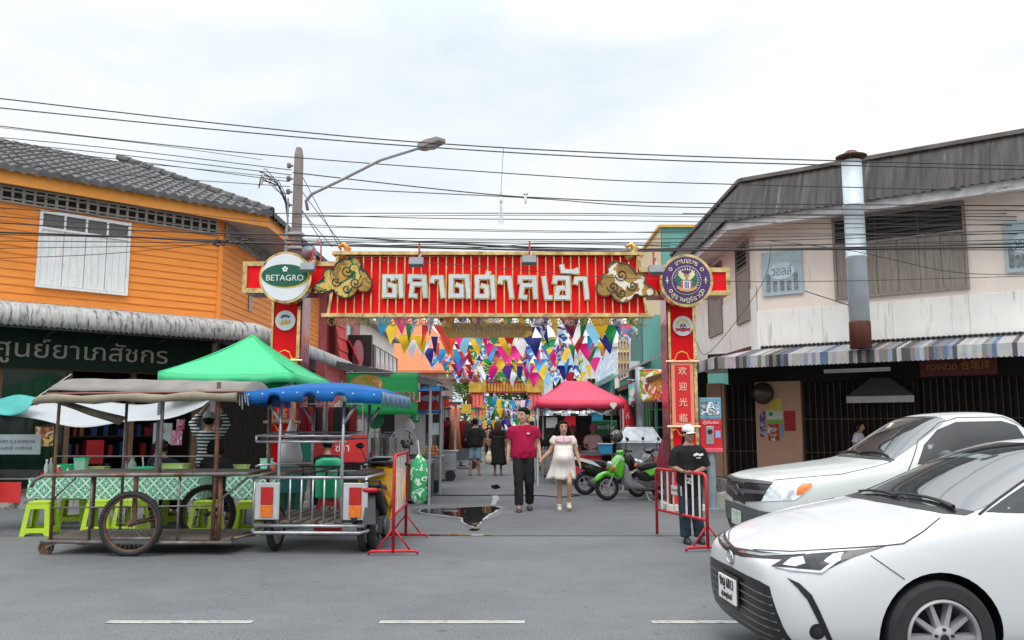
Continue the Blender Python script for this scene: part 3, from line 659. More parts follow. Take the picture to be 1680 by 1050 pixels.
# ================================================================== HOUSES ALONG THE SIDE STREET
REDT=mat('red_tile', (.62, .018, .016), rough=.45, var=.12, scale=4)
PINKR=mat('pink_rough_wall', (.66, .16, .17), rough=.9, var=.15, bump=.6, bscale=9)
hb=thing('tiled_house', 'red and pink house with red tile cladding beside the orange corner house', 'building', (-6.8, 31, 0))
mb=MB(); mb.box(-6, 0, 0, 6.4, .17, 6.7); mb.build('wall', PINKR, hb)
def tilewall(mb, y0, y1, xo0, z0, xo1, z1, rows=3, wave=.3):
 n=int((y1-y0)/wave*6)
 for r in range(rows):
  ra=[]; rb=[]
  for i in range(n+1):
   y=y0+(y1-y0)*i/n; w=.05*abs(cos(pi*(y-y0)/wave))
   fa, fb=r/rows, (r+1)/rows
   ra.append((xo0+(xo1-xo0)*fa+w+.05, y, z0+(z1-z0)*fa)); rb.append((xo0+(xo1-xo0)*fb+w, y, z0+(z1-z0)*fb))
  mb.loft([ra, rb], cap=False, closed=False)
mb=MB(); tilewall(mb, .05, 2.0, .45, 3.9, .1, 6.65, 6); mb.build('tile_cladding', REDT, hb)
mb=MB(); tilewall(mb, 2.1, 5.2, .9, 3.7, .35, 4.9, 3); mb.build('tile_canopy', REDT, hb)
mb=MB(); mb.box(.02, .08, 3.2, 5.0, 5.0, 5.75); f=mb.build('window', mat('dark_grille', (.09, .085, .08), rough=.6, var=.4, scale=14), hb)
mb=MB()
for i in range(9):mb.box(.08, .10, 3.3+i*.2, 3.32+i*.2, 5.02, 5.73)
mb.build('grille', GREYP, f)
mb=MB(); mb.box(.02, .3, 2.4, 3.1, 4.95, 5.6); mb.build('cooling_unit', mat('unit_white', (.6, .6, .6), rough=.5), hb, bevel=.02)
mb=MB(); mb.prism([(-6.2, 6.7), (.5, 6.7), (.5, 6.8), (-3, 7.6), (-6.2, 7.2)], -.2, 6.5, Matrix.Rotation(radians(90), 4, 'X')@Matrix.Scale(-1, 4, (0, 0, 1))); mb.build('roof', mat('roof_brown', (.12, .06, .05), rough=.8), hb)
hw=thing('white_house', 'pale pink-white narrow house behind the black and white shop sign', 'building', (-6.8, 38, 0))
mb=MB(); mb.box(-6, 0, 0, 11, .17, 6.35); mb.build('wall', mat('wall_offwhite', (.76, .67, .64), rough=.8, var=.08, dirt_reflect=((.4, .33, .31), .62, 1.5, (1, 1, .4))), hw)
mb=MB(); mb.box(-6.2, .35, -.2, 11.2, 6.352, 6.5); mb.build('roof_slab', mat('slab_grey', (.28, .27, .27), rough=.8), hw)
for yy in (2, 5, 8):
 mb=MB(); mb.box(.01, .06, yy, yy+1.3, 4.2, 5.6); f=mb.build('window', mat('frame_white', (.65, .65, .65)), hw)
 mb=MB(); mb.box(.062, .068, yy+.08, yy+1.22, 4.28, 5.52); mb.build('pane', GLASS, f)
mb=MB(); mb.prism([(0, 3.7), (1.6, 3.2), (1.6, 3.12), (0, 3.6)], -10.9, -.1, Matrix.Rotation(radians(90), 4, 'X')); mb.build('awning', mat('awning_brown', (.10, .06, .05), rough=.8), hw)
sg=thing('shop_sign', 'black projecting shop sign with white zigzag lettering on the left side of the street', 'sign', (-6.3, 33.6, 3.6))
mb=MB(); mb.box(-.3, .75, 0, .3, 0, 1.55); mb.build('end_post', mat('sign_black', (.02, .018, .02), rough=.4), sg)
mb=MB(); mb.box(.76, .80, .3, 7.4, .05, 1.2); mb.build('board', MATS['sign_black'], sg)
mb=MB()
for i in range(5):
 y=.9+i*1.25
 P=[]
 for a, b in (((0, 0), (0, .85)), ((0, .85), (.45, 0)), ((.45, 0), (.45, .85)), ((.45, .85), (.9, 0))):P+=stroke_polys([a, b], .15)
 mb.flat(*fill_loops(P), 0, .03, frame((.80, y, .18), (0, 1, 0)))
mb.build('zigzag_letters', WHITEP, sg)
mb=MB(); mb.flat(*fill_loops([circ(.22, 20, (.22, .75), .6)]), 0, .02, frame((-.0, -.002, 0), (1, 0, 0))); mb.build('oval_motif', mat('motif_pink', (.45, .22, .26), rough=.5), sg)
oh=thing('orange_roof_house', 'two-storey house with big orange tiled hip roof behind the pennants', 'building', (-9.5, 56, 0))
mb=MB(); mb.box(-2, 5.0, 0, 9, .1, 5.0); mb.build('wall', mat('wall_white2', (.62, .57, .52), rough=.8, var=.1), oh)
OT=mat('orange_tile', (.62, .17, .06), rough=.7, var=.22, scale=2.2, stretch=(1, 1, 9), bump=.5, bscale=6, dirt_reflect=((.70, .36, .22), .6, 3, (.6, .6, 6)))
mb=MB(); mb.loft([[(-3, -1.4, 5.0), (7.0, -1.4, 5.0), (7.0, 10, 5.0), (-3, 10, 5.0)], [(-3, -1.4, 5.15), (7.0, -1.4, 5.15), (7.0, 10, 5.15), (-3, 10, 5.15)], [(0, 4, 9.2), (3.2, 4, 9.2), (3.2, 5, 9.2), (0, 5, 9.2)]]); mb.build('hip_roof', OT, oh)
mb=MB(); mb.box(5.01, 6.6, -.2, 8, 2.75, 2.95); mb.build('balcony', CONC, oh)
mb=MB(); mb.bar((6.55, -.2, 3.75), (6.55, 8, 3.75), .06, .06)
for i in range(28):mb.bar((6.55, -.15+i*.3, 2.95), (6.55, -.15+i*.3, 3.74), .025, .025)
mb.build('balcony_railing', mat('rail_red', (.22, .04, .03), rough=.6), oh)
for i in range(3):
 mb=MB(); mb.box(.2+i*1.6, 1.2+i*1.6, -.05, -.005, 3.0, 4.5); f=mb.build('window', MATS['frame_white'], oh)
 mb=MB(); mb.box(.28+i*1.6, 1.12+i*1.6, -.06, -.051, 3.08, 4.42); mb.build('pane', GLASS, f)
mb=MB(); mb.box(4.7, 6.9, -.6, -.35, 4.65, 4.95); mb.build('eave_beam', MATS['frame_white'], oh)
TEAL=mat('teal_wall', (.13, .36, .32), rough=.75, var=.06, scale=1, dirt_reflect=((.20, .42, .38), .62, 1.2, (1, 1, 1)))
TEAL_SHADE=mat('teal_shade', (.065, .20, .175), rough=.75, var=.08)  # shaded copy of the teal wall colour
tb=thing('teal_building', 'tall teal and cream building behind the right gate post', 'building', (5.9, 33, 0))
mb=MB(); mb.box(0, 8, 0, 8.3, .2, 9.35); mb.build('upper_block', TEAL, tb)
mb=MB(); mb.add([(-.02, .01, 5.7), (-.02, 8.29, 5.7), (-.02, 8.29, 9.34), (-.02, .01, 9.34)], [(3, 2, 1, 0)]); mb.build('cream_gable', mat('cream_wall', (.72, .58, .36), rough=.75, var=.05), tb)
mb=MB(); mb.bar((-.05, -.05, 9.4), (-.05, 8.3, 9.4), .14, .10); mb.bar((-.05, -.05, 9.398), (8, -.05, 9.398), .12, .10); mb.build('yellow_coping', mat('yellow_trim', (.72, .42, .06), rough=.6), tb)
mb=MB(); mb.box(-.75, -.03, .15, 8, .2, 5.9); mb.box(.0, 2.2, -.4, -.01, .2, 5.6); mb.build('lower_block', TEAL, tb)
mb=MB(); mb.add([(-.77, .5, 2.6), (-.77, 7.9, 2.6), (-.77, 7.9, 5.85), (-.77, .5, 5.85)], [(3, 2, 1, 0)]); mb.build('shade_sheet', TEAL_SHADE, tb)  # sheet with this wall side's shade put into its darker teal
for i in range(4):
 mb=MB(); mb.box(-.86, -.78, 3.6+i*1.05, 4.3+i*1.05, 3.7, 5.6); f=mb.build('window', MATS['frame_white'], tb); mb=MB(); mb.box(-.872, -.862, 3.68+i*1.05, 4.22+i*1.05, 3.78, 5.52); mb.build('pane', GLASS, f)
mb=MB(); mb.box(-1.1, -.76, 1.2, 2.0, 3.55, 4.15); mb.build('cooling_unit', MATS['unit_white'], tb, bevel=.02)
rs=thing('lean_to_shop', 'low right-hand shop with slanting grey metal roof and pale teal sign board', 'building', (3.7, 27.2, 0))
mb=MB(); mb.box(.3, 2.0, 0, 10, .05, 3.0); mb.build('wall', mat('wall_shop_grey', (.25, .24, .22), rough=.85, var=.2), rs)
mb=MB(); mb.prism([(-.75, 2.9), (1.7, 4.1), (1.7, 4.18), (-.75, 2.98)], -9.6, .2, Matrix.Rotation(radians(90), 4, 'X')); mb.build('metal_roof', GALV, rs)
SB=mat_print('sign_pale_teal', ['6fb3ae', '8cc4ba', '5aa0a4', 'b9cf9a', '7fbcb8'], 1.1, blend=1)
mb=MB(); mb.box(-.45, -.38, .4, 6.5, 2.25, 3.25); b_=mb.build('sign_board', SB, rs)
mb=MB()
P=[]
for i in range(7):P+=stroke_polys([(i*.7, 0), (i*.7, .5), (i*.7+.4, .55), (i*.7+.4, 0)], .12)
mb.flat(*fill_loops(P), 0, .02, frame((-.455, 5.9, 2.6), (0, -1, 0))); mb.build('lettering', mat('sign_lettering', (.10, .36, .38), rough=.5), b_)
mb=MB(); mb.box(-.46, -.37, .4, 6.5, 1.9, 2.22); mb.build('valance', mat('valance_grey', (.45, .47, .46), rough=.7), rs)
bs=thing('brown_shop', 'dark open shop with rusty eave and hanging banners right behind the gate', 'building', (3.65, 21.2, 0))
mb=MB(); mb.box(1.35, 1.55, 1.8, 5.2, .2, 3.1); mb.box(.7, 2.4, 5.2, 5.3, .2, 3.2); mb.build('wall', mat('wall_dark_teal', (.03, .04, .04), rough=.8), bs)
mb=MB(); mb.prism([(-.35, 2.62), (2.4, 3.45), (2.4, 3.55), (-.35, 2.72)], -5.6, .3, Matrix.Rotation(radians(90), 4, 'X')); mb.build('rusty_roof', RUST, bs)
mb=MB(); mb.box(.05, .12, -.1, 5.4, 2.35, 2.70); mb.build('eave_board', mat('eave_pale', (.5, .46, .42), rough=.8, var=.2), bs)
for y in (.1, 2.6, 5.1):
 mb=MB(); mb.tube([(.35, y, .2), (.35, y, 2.8)], .05, n=8); mb.build('post', TEAL, bs)
mb=MB(); mb.tube([(1.1, 3.9, 1.2), (1.1, 3.9, 3.4)], .13, n=12); mb.build('flue', GALV, bs)
FP1=mat_print('food_banner', ['e8e2da', 'e6ddd2', 'd8432a', 'e9a13a', '8aa53b', 'f0ece4', 'c7352c'], 2.2); FP2=mat_print('drink_banner', ['3f9fae', 'c9dcd8', '2a2c38', 'b02a50', '75c0bf', 'd9cdb5'], 3)
def banner(px0, py0, px1, py1, Y, m, lab, wav=.03):
 a=at(px0, py0, Y); b=at(px1, py1, Y); o=thing('banner', lab, 'banner', ((a.x+b.x)/2, Y, a.z)); W=b.x-a.x; H=a.z-b.z
 mb=MB(); mb.grid(lambda u, v:(-W/2+W*u, wav*sin(u*5+v*3), -H*v), 12, 8); mb.build('printed_cloth', m, o, smooth=True, solid=.006)
 mb=MB(); mb.tube([(-W/2-.03, 0, .01), (W/2+.03, 0, .01)], .012); mb.build('rod', GREYP, o); return o, W, H
o, W, H=banner(1049, 607, 1087, 659, 21.0, FP1, 'white and orange food banner hanging from the rusty eave near the right gate post')
mb=MB(); mb.text('ก๋วยเตี๋ยว', .16, frame((-.12, -.05, -.3), (1, 0, 0)), 0, .004, width=.32); mb.text('เรือ', .16, frame((-.12, -.05, -.55), (1, 0, 0)), 0, .004, width=.2); mb.build('lettering', mat('letters_red', (.6, .03, .03)), o)
banner(1031, 624, 1053, 667, 21.3, FP2, 'narrow teal banner with dark drinks print left of the food banner')
# ================================================================== FAR END: gilded temple gate, trees, chedi, painted wall
fg=thing('temple_gate', 'far red and gold temple gate at the end of the market street', 'gate', (-.5, 76, 0))
GC=mat('far_gold', (.66, .42, .07), rough=.35, metal=.3, var=.3, scale=2); GR=mat('far_red', (.62, .03, .03), rough=.5, var=.15)
for s in (-1, 1):
 x=2.55*s; mb=MB(); mb.box(x-.55, x+.55, -.5, .5, 0, 4.6); mb.build('pillar', GR, fg)
 mb=MB(); mb.box(x-.75, x+.75, -.7, .7, 4.6, 6.0); mb.box(x-.62, x+.62, -.6, .6, 2.2, 2.6); mb.loft([[(x-.9, -.8, 6.0), (x+.9, -.8, 6.0), (x+.9, .8, 6.0), (x-.9, .8, 6.0)], [(x-.3, -.3, 7.0), (x+.3, -.3, 7.0), (x+.3, .3, 7.0), (x-.3, .3, 7.0)]]); mb.build('gilt_capital', GC, fg)
 mb=MB()
 for k in range(3):mb.box(x-.48+k*.35, x-.22+k*.35, -.53, -.505, .3, 4.4)
 mb.build('panel', mat('far_panel', (.75, .16, .12), rough=.5), fg)
mb=MB(); mb.box(-2.0, 2.0, -.4, .4, 4.6, 5.6); mb.build('lintel', GR, fg)
mb=MB()
for i in range(14):mb.box(-1.9+i*.27, -1.72+i*.27, -.46, -.41, 4.7, 5.4)
mb.build('lintel_frieze', GC, fg)
for k, (wd, z0) in enumerate(((3.4, 6.0), (2.7, 7.0), (2.0, 8.0), (1.3, 9.0), (.7, 10.0))):
 mb=MB(); mb.loft([[(-wd, -wd*.3, z0), (wd, -wd*.3, z0), (wd, wd*.3, z0), (-wd, wd*.3, z0)], [(-wd*.82, -wd*.2, z0+.35), (wd*.82, -wd*.2, z0+.35), (wd*.82, wd*.2, z0+.35), (-wd*.82, wd*.2, z0+.35)], [(-wd*.7, -wd*.16, z0+.9), (wd*.7, -wd*.16, z0+.9), (wd*.7, wd*.16, z0+.9), (-wd*.7, wd*.16, z0+.9)]])
 t_=mb.build('roof_tier', GC, fg); mb=MB(); mb.box(-wd*.9, wd*.9, -wd*.32, -wd*.26, z0+.02, z0+.16); mb.build('red_eave', GR, t_)
mb=MB(); mb.lathe([(.5, 10.9), (.3, 11.6), (.12, 12.6), (.02, 13.8)], 10); mb.build('spire', GC, fg)
cd=thing('chedi', 'slim golden chedi spire in the distance right of the pennants', 'shrine', at(1004, 702, 92)*Vector((1, 1, 0)) if False else (10.7, 92, 0))
mb=MB(); mb.lathe([(2.0, 0), (2.0, 5.6), (1.8, 5.7), (1.7, 6.4), (1.5, 6.5), (1.45, 7.2), (1.2, 7.3), (1.15, 8.0), (.95, 8.1), (.8, 9.0), (.5, 9.6), (.35, 10.6), (.22, 11.4), (.1, 12.4), (.02, 13.4)], 16); mb.build('spire', mat('chedi_gold', (.78, .50, .20), rough=.4, var=.2, scale=1.5, dirt_reflect=((.7, .25, .12), .6, 1.4, (.3, .3, 3))), cd)
mw=thing('painted_building', 'pale blue painted building far down the street behind the pennants', 'building', (3.2, 84, 0))
mb=MB(); mb.box(0, 7.2, 0, 6, 0, 9.4); mb.build('wall', mat_print('mural_blue', ['b9cbdb', 'c9d6e2', 'a9bfd6', 'd9e0e8', 'aec3da', 'c2d0de'], .9, blend=1), mw)
mb=MB(); mb.box(-.2, 7.4, -.2, 6.2, 9.42, 9.8); mb.build('parapet', mat('parapet_white', (.6, .62, .64)), mw)
for i in range(4):
 for j in range(2):
  mb=MB(); mb.box(.7+i*1.7, 1.7+i*1.7, -.06, -.005, 1.2+j*3.4, 3.0+j*3.4); f=mb.build('window', MATS['frame_white'], mw); mb=MB(); mb.box(.8+i*1.7, 1.6+i*1.7, -.075, -.062, 1.3+j*3.4, 2.9+j*3.4); mb.build('pane', GLASS, f)
LEAF=mat('leaves', (.13, .24, .035), rough=.6, var=.45, scale=.9); BARK=mat('bark', (.08, .06, .045), rough=.9, var=.3)
def tree(x, y, h, cr, lab, seed, group=None, n=900):
 rr=random.Random(seed); t=thing('tree', lab, 'tree', (x, y, 0), 0, group)
 n=2600
 mb=MB(); mb.tube([(0, 0, 0), (.1, 0, h*.25), (-.1, .1, h*.5), (0, 0, h*.8)], [h*.035, h*.028, h*.02, h*.006], n=8)
 cl=[]
 for i in range(9):
  a=i*2.4; z=h*(.16+.075*i); e=(cos(a)*cr*rr.uniform(.5, .95), sin(a)*cr*rr.uniform(.5, .95), z+h*rr.uniform(.05, .2)); mb.tube([(0, 0, z*.8), (e[0]*.5, e[1]*.5, (z+e[2])/2*.97), e], [h*.014, h*.009, h*.003], n=5); cl.append(e)
 mb.build('trunk', BARK, t); cl+=[(rr.uniform(-.5, .5)*cr, rr.uniform(-.5, .5)*cr, h*rr.uniform(.75, .98)) for _ in range(7)]
 mb=MB()
 for i in range(n):
  c=rr.choice(cl); d=Vector((rr.gauss(0, 1), rr.gauss(0, 1), rr.gauss(0, .75))).normalized()*cr*.42*rr.random()**.45; p=Vector(c)+d
  s=cr*rr.uniform(.05, .10); M=Matrix.Rotation(rr.uniform(0, 6.3), 4, 'Z')@Matrix.Rotation(rr.uniform(-.9, .9), 4, 'X')
  mb.add([p+M@Vector(q) for q in ((-s, 0, 0), (-s*.1, -s*.5, .1*s), (s, 0, 0), (-s*.1, s*.5, .1*s))], [(0, 1, 2, 3)])
 mb.build('crown', LEAF, t)
tree(-2.2, 96, 8.6, 3.0, 'leafy green tree beyond the temple gate, left one', 1); tree(1.6, 99, 8.0, 2.9, 'leafy green tree beyond the temple gate, right one', 2); tree(-5.5, 100, 7.5, 2.8, 'green tree mostly hidden behind the left pillar of the far temple gate', 3)
tree(-.3, 104, 7.6, 3.2, 'broad green tree between the other two beyond the temple gate', 6); tree(5.2, 97, 6.6, 2.4, 'small green tree seen right of the far temple gate', 4)
# ================================================================== MARKET GATE
GY=15.85; GX0=-.5
mg=thing('market_gate', 'red and gold market gate arch spanning the side street with big Thai letters', 'gate', (GX0, 16.1, 0))
def gp(px, py, Y=GY):p=at(px, py, Y); return Vector((p.x-GX0, Y-16.1, p.z))
REDS=mat('mosaic_red_purple', (.34, .03, .06), rough=.2, metal=.5, var=.5, scale=3, bump=.4, bscale=6, dirt_reflect=((.2, .06, .22), .52, 3, (1, 1, .6)))
def gframe(p, off=0):return frame((p[0], p[1]-off, p[2]), (1, 0, 0))
def trim(mb, x0, x1, z0, z1, w, y0, y1):
 mb.box(x0, x1, y0, y1, z1-w, z1); mb.box(x0, x1, y0, y1, z0, z0+w); mb.box(x0, x0+w, y0, y1, z0+w, z1-w); mb.box(x1-w, x1, y0, y1, z0+w, z1-w)
yF=GY-16.1
for (pa, pb, side) in ((443, 491, 1), (1097, 1143, -1)):
 x0, x1=gp(pa, 600).x, gp(pb, 600).x
 mb=MB(); mb.box(x0+.045, x1-.06, yF, yF+.66, .12, 4.3); mb.build('post', RED, mg)
 mb=MB(); mb.box(x0, x0+.045, yF-.03, yF+.69, .12, 4.3); mb.box(x1-.06, x1, yF-.03, yF+.69, .12, 4.3); mb.build('gold_edging', GOLD, mg)
 mb=MB(); xs=x1+.003 if side>0 else x0-.003; mb.box(min(xs, xs+.02*side), max(xs, xs+.02*side), yF+.02, yF+.64, .12, 4.3); mb.build('mosaic_side', REDS, mg)
 mb=MB(); mb.box(x0-.08, x1+.08, yF-.12, yF+.78, 0, .115); mb.build('plinth', mat('plinth_white', (.55, .54, .5), rough=.8, var=.15), mg, bevel=.01)
for (pa, pb, ya, yb) in ((402, 560, 432, 478), (1035, 1196, 442, 482)):
 a, b=gp(pa, ya, 15.7), gp(pb, yb, 15.7); y0=15.7-16.1
 mb=MB(); mb.box(a.x, b.x, y0, y0+.7, b.z, a.z); mb.build('cross_beam', RED, mg)
 mb=MB(); trim(mb, a.x-.03, b.x+.03, b.z-.03, a.z+.03, .085, y0-.03, y0-.002); mb.build('gold_edging', GOLD, mg)
 mb=MB(); mb.box(a.x, b.x, y0+.02, y0+.68, b.z-.02, b.z-.003); mb.build('mosaic_side', REDS, mg)
mb=MB(); a, b=gp(500, 440, 16.1), gp(1090, 478, 16.1); mb.box(a.x, b.x, -.1, .1, b.z, a.z); mb.build('hidden_truss', GREYP, mg)
PY=15.45; pc=[gp(p[0], p[1], PY) for p in ((540, 515), (1060, 515), (1046, 421), (556, 417))]
zB, zT=pc[0].z, pc[2].z; yP=PY-16.1
def pxz(u, z):f=(z-zB)/(zT-zB); l=pc[0].x+(pc[3].x-pc[0].x)*f; r=pc[1].x+(pc[2].x-pc[1].x)*f; return l+(r-l)*u
mb=MB(); mb.prism([(pc[0].x, zB), (pc[1].x, zB), (pc[2].x, zT), (pc[3].x, zT)], 0, .12, frame((0, yP+.12, 0), (1, 0, 0))); mb.build('red_panel', RED, mg)
mb=MB()
NR=38
for i in range(1, NR):
 u=i/NR; x=pc[0].x+(pc[1].x-pc[0].x)*u
 zt=zT
 if x<pc[3].x:zt=zB+(zT-zB)*(x-pc[0].x)/(pc[3].x-pc[0].x)
 if x>pc[2].x:zt=zB+(zT-zB)*(pc[1].x-x)/(pc[1].x-pc[2].x)
 mb.box(x-.011, x+.011, yP-.022, yP-.001, zB, zt)
mb.build('gold_ribs', mat('rib_gold', (.74, .50, .20), rough=.3, metal=.7, var=.35, scale=5, dirt_reflect=((.12, .13, .06), .58, 6, (1, 1, 1))), mg)
mb=MB(); mb.bar((pc[3].x-.1, yP-.0, zT+.045), (pc[2].x+.1, yP, zT+.035), .26, .06); mb.build('top_trim', GOLD, mg)
mb=MB(); mb.bar((pc[0].x-.12, yP, zB-.035), (pc[1].x+.12, yP, zB-.035), .24, .065)
for i, (a, b) in enumerate(((pc[0], pc[3]), (pc[1], pc[2]))):mb.bar((a.x, yP-.03, a.z), (b.x, yP-.03, b.z), .05, .10)
mb.build('bottom_trim', GOLD, mg)
mb=MB(); n=52; Lw=pc[1].x-pc[0].x
for i in range(n):
 x=pc[0].x+Lw*(i+.5)/n; z=zB-.14+.015*sin(i*1.7)
 mb.tube([(x+.075*cos(t), yP-.01+.01*(i%2), z+.075*sin(t)) for t in [2*pi*k/10 for k in range(10)]], .008, n=4, closed=True)
 mb.tube([(x+.035*cos(t), yP+.005, z-.015+.035*sin(t)) for t in [2*pi*k/8 for k in range(8)]], .007, n=4, closed=True)
mb.build('gold_lace', mat('lace_gold', (.62, .47, .24), rough=.35, metal=.8, var=.3), mg)
LET={'to':[[(135, 275), (135, 148), (245, 148), (250, 282)], [(130, 278), (204, 278), (204, 215), (168, 203)], [(185, 148), (190, 165)]], 'lo':[[(310, 180), (310, 148), (405, 148), (414, 282)], [(322, 200), (404, 200)], [(326, 205), (316, 278), (346, 280)]], 'aa':[[(462, 180), (468, 155), (522, 155), (536, 282)]], 'do':[[(590, 282), (592, 148), (700, 148), (710, 286)], [(586, 280), (664, 280), (662, 216), (634, 206)]], 'so':[[(768, 286), (768, 152), (872, 152), (882, 290)], [(764, 284), (836, 284), (834, 220), (806, 212)], [(835, 150), (845, 122)]], 'aa2':[[(928, 186), (932, 158), (990, 158), (1006, 288)]], 'lo2':[[(1064, 186), (1064, 156), (1160, 156), (1170, 290)], [(1076, 208), (1158, 208)], [(1080, 212), (1070, 286), (1098, 290)]], 'e':[[(1228, 158), (1246, 292), (1272, 292)]], 'jo':[[(1300, 186), (1304, 158), (1388, 158), (1394, 292), (1312, 292), (1322, 228), (1358, 226)]], 'tone':[[(1350, 78), (1358, 112), (1452, 116), (1446, 104)]], 'aa3':[[(1444, 190), (1450, 164), (1508, 164), (1522, 294)]]}
LB1=mat('letter_face', (.64, .69, .72), rough=.4, var=.06)
for i, (k, sts) in enumerate(LET.items()):
 for wdt, d0, d1, nm, m in ((40, .0, .05, 'letter_backing', GOLD), (26, .05, .085, 'letter', LB1)):
  P=[]
  for s in sts:
   q=[gp(600+x/4.2, 420+y/4.2, PY) for x, y in s]; q=[(v.x, v.z) for v in q]; P+=stroke_polys(q, wdt/4.2/1400*PY*1.0)
  mb=MB(); mb.flat(*fill_loops(P), d0, d1, frame((0, yP-.025, 0), (1, 0, 0))); o=mb.build(nm, m, mg if nm=='letter_backing' else bk)
  if nm=='letter_backing':bk=o
def cloud(cx, cy, flip, m):
 c=gp(cx, cy, PY); sc=1/1400*PY
 L=[circ(24, 18, (0, -8)), circ(20, 16, (-2, 14)), circ(18, 14, (18, 2)), circ(17, 14, (-20, 4)), circ(14, 12, (28, 10)), circ(13, 12, (10, -22)), circ(12, 12, (-34, 12)), circ(8, 10, (-46, 16)), circ(10, 10, (-30, -6))]
 L=[[(x*flip*sc, -y*sc) for x, y in l] for l in L]
 q=MB(); big=[[(x*1.0, y) for x, y in l] for l in L]
 q.flat(*fill_loops(big), 0, .06, frame((c.x, yP-.09, c.z), (1, 0, 0))); o=q.build('cloud_ornament', m, mg)
 q=MB()
 v, f=fill_loops(big); cnt={}
 for t in f:
  for i in range(3):a, b=t[i], t[(i+1)%3]; cnt[(a, b)]=1
 for a, b in cnt:
  if (b, a) not in cnt:
   q.bar((c.x+v[a][0], yP-.155, c.z+v[a][1]), (c.x+v[b][0], yP-.155, c.z+v[b][1]), .022, .03, up=(0, 1, 0))
 q.build('cloud_outline', BLACK if flip>0 else mat('outline_brown', (.07, .05, .03), rough=.5), o)
 q=MB()
 for ax, ay, r, tt in ((0, -12, 11, 1.7), (-18, 6, 9, 1.6), (14, 8, 10, 1.8), (0, 18, 8, 1.5)):
  pts=[((ax+r*(1-k/22)*cos(k/22*tt*2*pi))*flip*sc, -(ay+r*(1-k/22)*sin(k/22*tt*2*pi))*sc) for k in range(20)]
  q.tube([(c.x+x, yP-.158, c.z+z) for x, z in pts], .010, n=4)
 q.build('cloud_scroll', MATS['black_plastic'], o)
cloud(572, 458, 1, mat_print('cloud_gold_green', ['c79c48', 'd8b560', '22663f', 'c2913a', '8a6a30', 'b9862e'], 2.6, .35, blend=0)); cloud(1018, 465, -1, mat_print('cloud_gold_dull', ['8e6f33', 'b0893c', 'e9e2cf', '9a7836', 'a57f3a', '6e5527'], 2.2, .3, blend=0))
for px, m in ((562, mat('finial_orange', (.60, .22, .04), rough=.3, metal=.5, var=.3)), (1034, mat('finial_gold', (.50, .32, .10), rough=.3, metal=.7, var=.3))):
 c=gp(px, 415, PY); mb=MB(); mb.tube([(c.x-.09, yP, c.z-.12), (c.x+.06, yP, c.z-.02), (c.x+.10, yP, c.z+.07), (c.x+.02, yP, c.z+.16), (c.x-.07, yP, c.z+.12), (c.x-.03, yP, c.z+.06)], [.08, .075, .065, .055, .04, .025], n=8); mb.ell((c.x+.09, yP, c.z+.02), (.05, .05, .08)); mb.build('finial', m, mg, smooth=True)
for px, py, Y in ((683, 430, 14.9), (868, 427, 14.9), (505, 439, 15.2), (1076, 443, 15.2)):
 c=gp(px, py, Y); mb=MB(); mb.cb((c.x, c.y, c.z), (.26, .10, .16), Matrix.Rotation(radians(-25), 4, 'X')); o=mb.build('floodlight', mat('flood_grey', (.16, .19, .21), rough=.45, var=.2), mg, bevel=.012)
 mb=MB(); mb.tube([(c.x+.03, c.y+.03, c.z+.07), (c.x+.05, c.y+.35, c.z+.22), (c.x+.05, yP+.05, zT)], .013, n=6); mb.build('arm', GREYP, o)
 mb=MB(); mb.box(c.x+.0, c.x+.03, c.y+.3, c.y+.33, c.z+.12, c.z+.42); mb.build('red_rod', mat('rod_red', (.5, .05, .05)), o)
a, b=gp(728, 530, 15.9), gp(873, 554, 15.9); W=b.x-a.x; H=a.z-b.z; yq=-.2
mb=MB(); mb.flat(*fill_loops([rrect(a.x, b.x, b.z, a.z, H*.48, 6)]), 0, .05, frame((0, yq, 0), (1, 0, 0))); pl=mb.build('hanging_plaque', mat('plaque_bronze', (.46, .29, .07), rough=.4, var=.15, metal=.2), mg)
mb=MB(); mb.text('พิพิธธานสยามบุรีสถาน' if False else 'ที่นี่สุราษฎร์ธานี', .2, frame(((a.x+b.x)/2+.02, yq-.051, b.z+H*.34), (1, 0, 0)), 0, .012, bold=.02, width=W*.74); mb.build('lettering', mat('plaque_letters', (.50, .50, .50), rough=.5), pl)
mb=MB()
for s in (-1, 1):mb.tube([((a.x+b.x)/2+s*W*.4, yq-.03, a.z-.02), ((a.x+b.x)/2+s*W*.4, yP+.05, zB)], .006, n=4)
mb.build('chain', GREYP, pl)
for px, py, fl in ((731, 531, 1), (868, 547, -1)):
 c=gp(px, py, 15.85); P=[circ(.07, 10, (c.x, c.z), .05), circ(.05, 10, (c.x+.06*fl, c.z-.05), .03)]; mb=MB(); mb.flat(*fill_loops(P), 0, .02, frame((0, yq-.051, 0), (1, 0, 0))); mb.build('leaf', GOLDP, pl)
DISC=mat('disc_white', (.74, .74, .80), rough=.35, var=.03)
def disc(c, r, m, d0, d1, par, nm):mb=MB(); mb.flat(*fill_loops([circ(r, 48, (c.x, c.z))]), d0, d1, frame((0, c.y, 0), (1, 0, 0))); return mb.build(nm, m, par)
c=gp(468, 455, 15.35); r=41/1400*15.35; k=r/41
back=disc(c, r*1.06, GOLD, -.22, .0, mg, 'round_sign'); disc(c, r*.96, DISC, 0, .012, back, 'sign_face')
def ellp(cx, cy, rx, ry, n=40):return circ(rx, n, (c.x+cx*k, c.z-cy*k), ry)
GRN=mat('brand_green', (.004, .10, .055), rough=.4)
mb=MB(); mb.flat(*fill_loops([ellp(2, -2, 39*k, 20*k)]), .012, .018, frame((0, c.y, 0), (1, 0, 0))); mb.build('yellow_swoosh', mat('swoosh_yellow', (.72, .45, .04)), back)
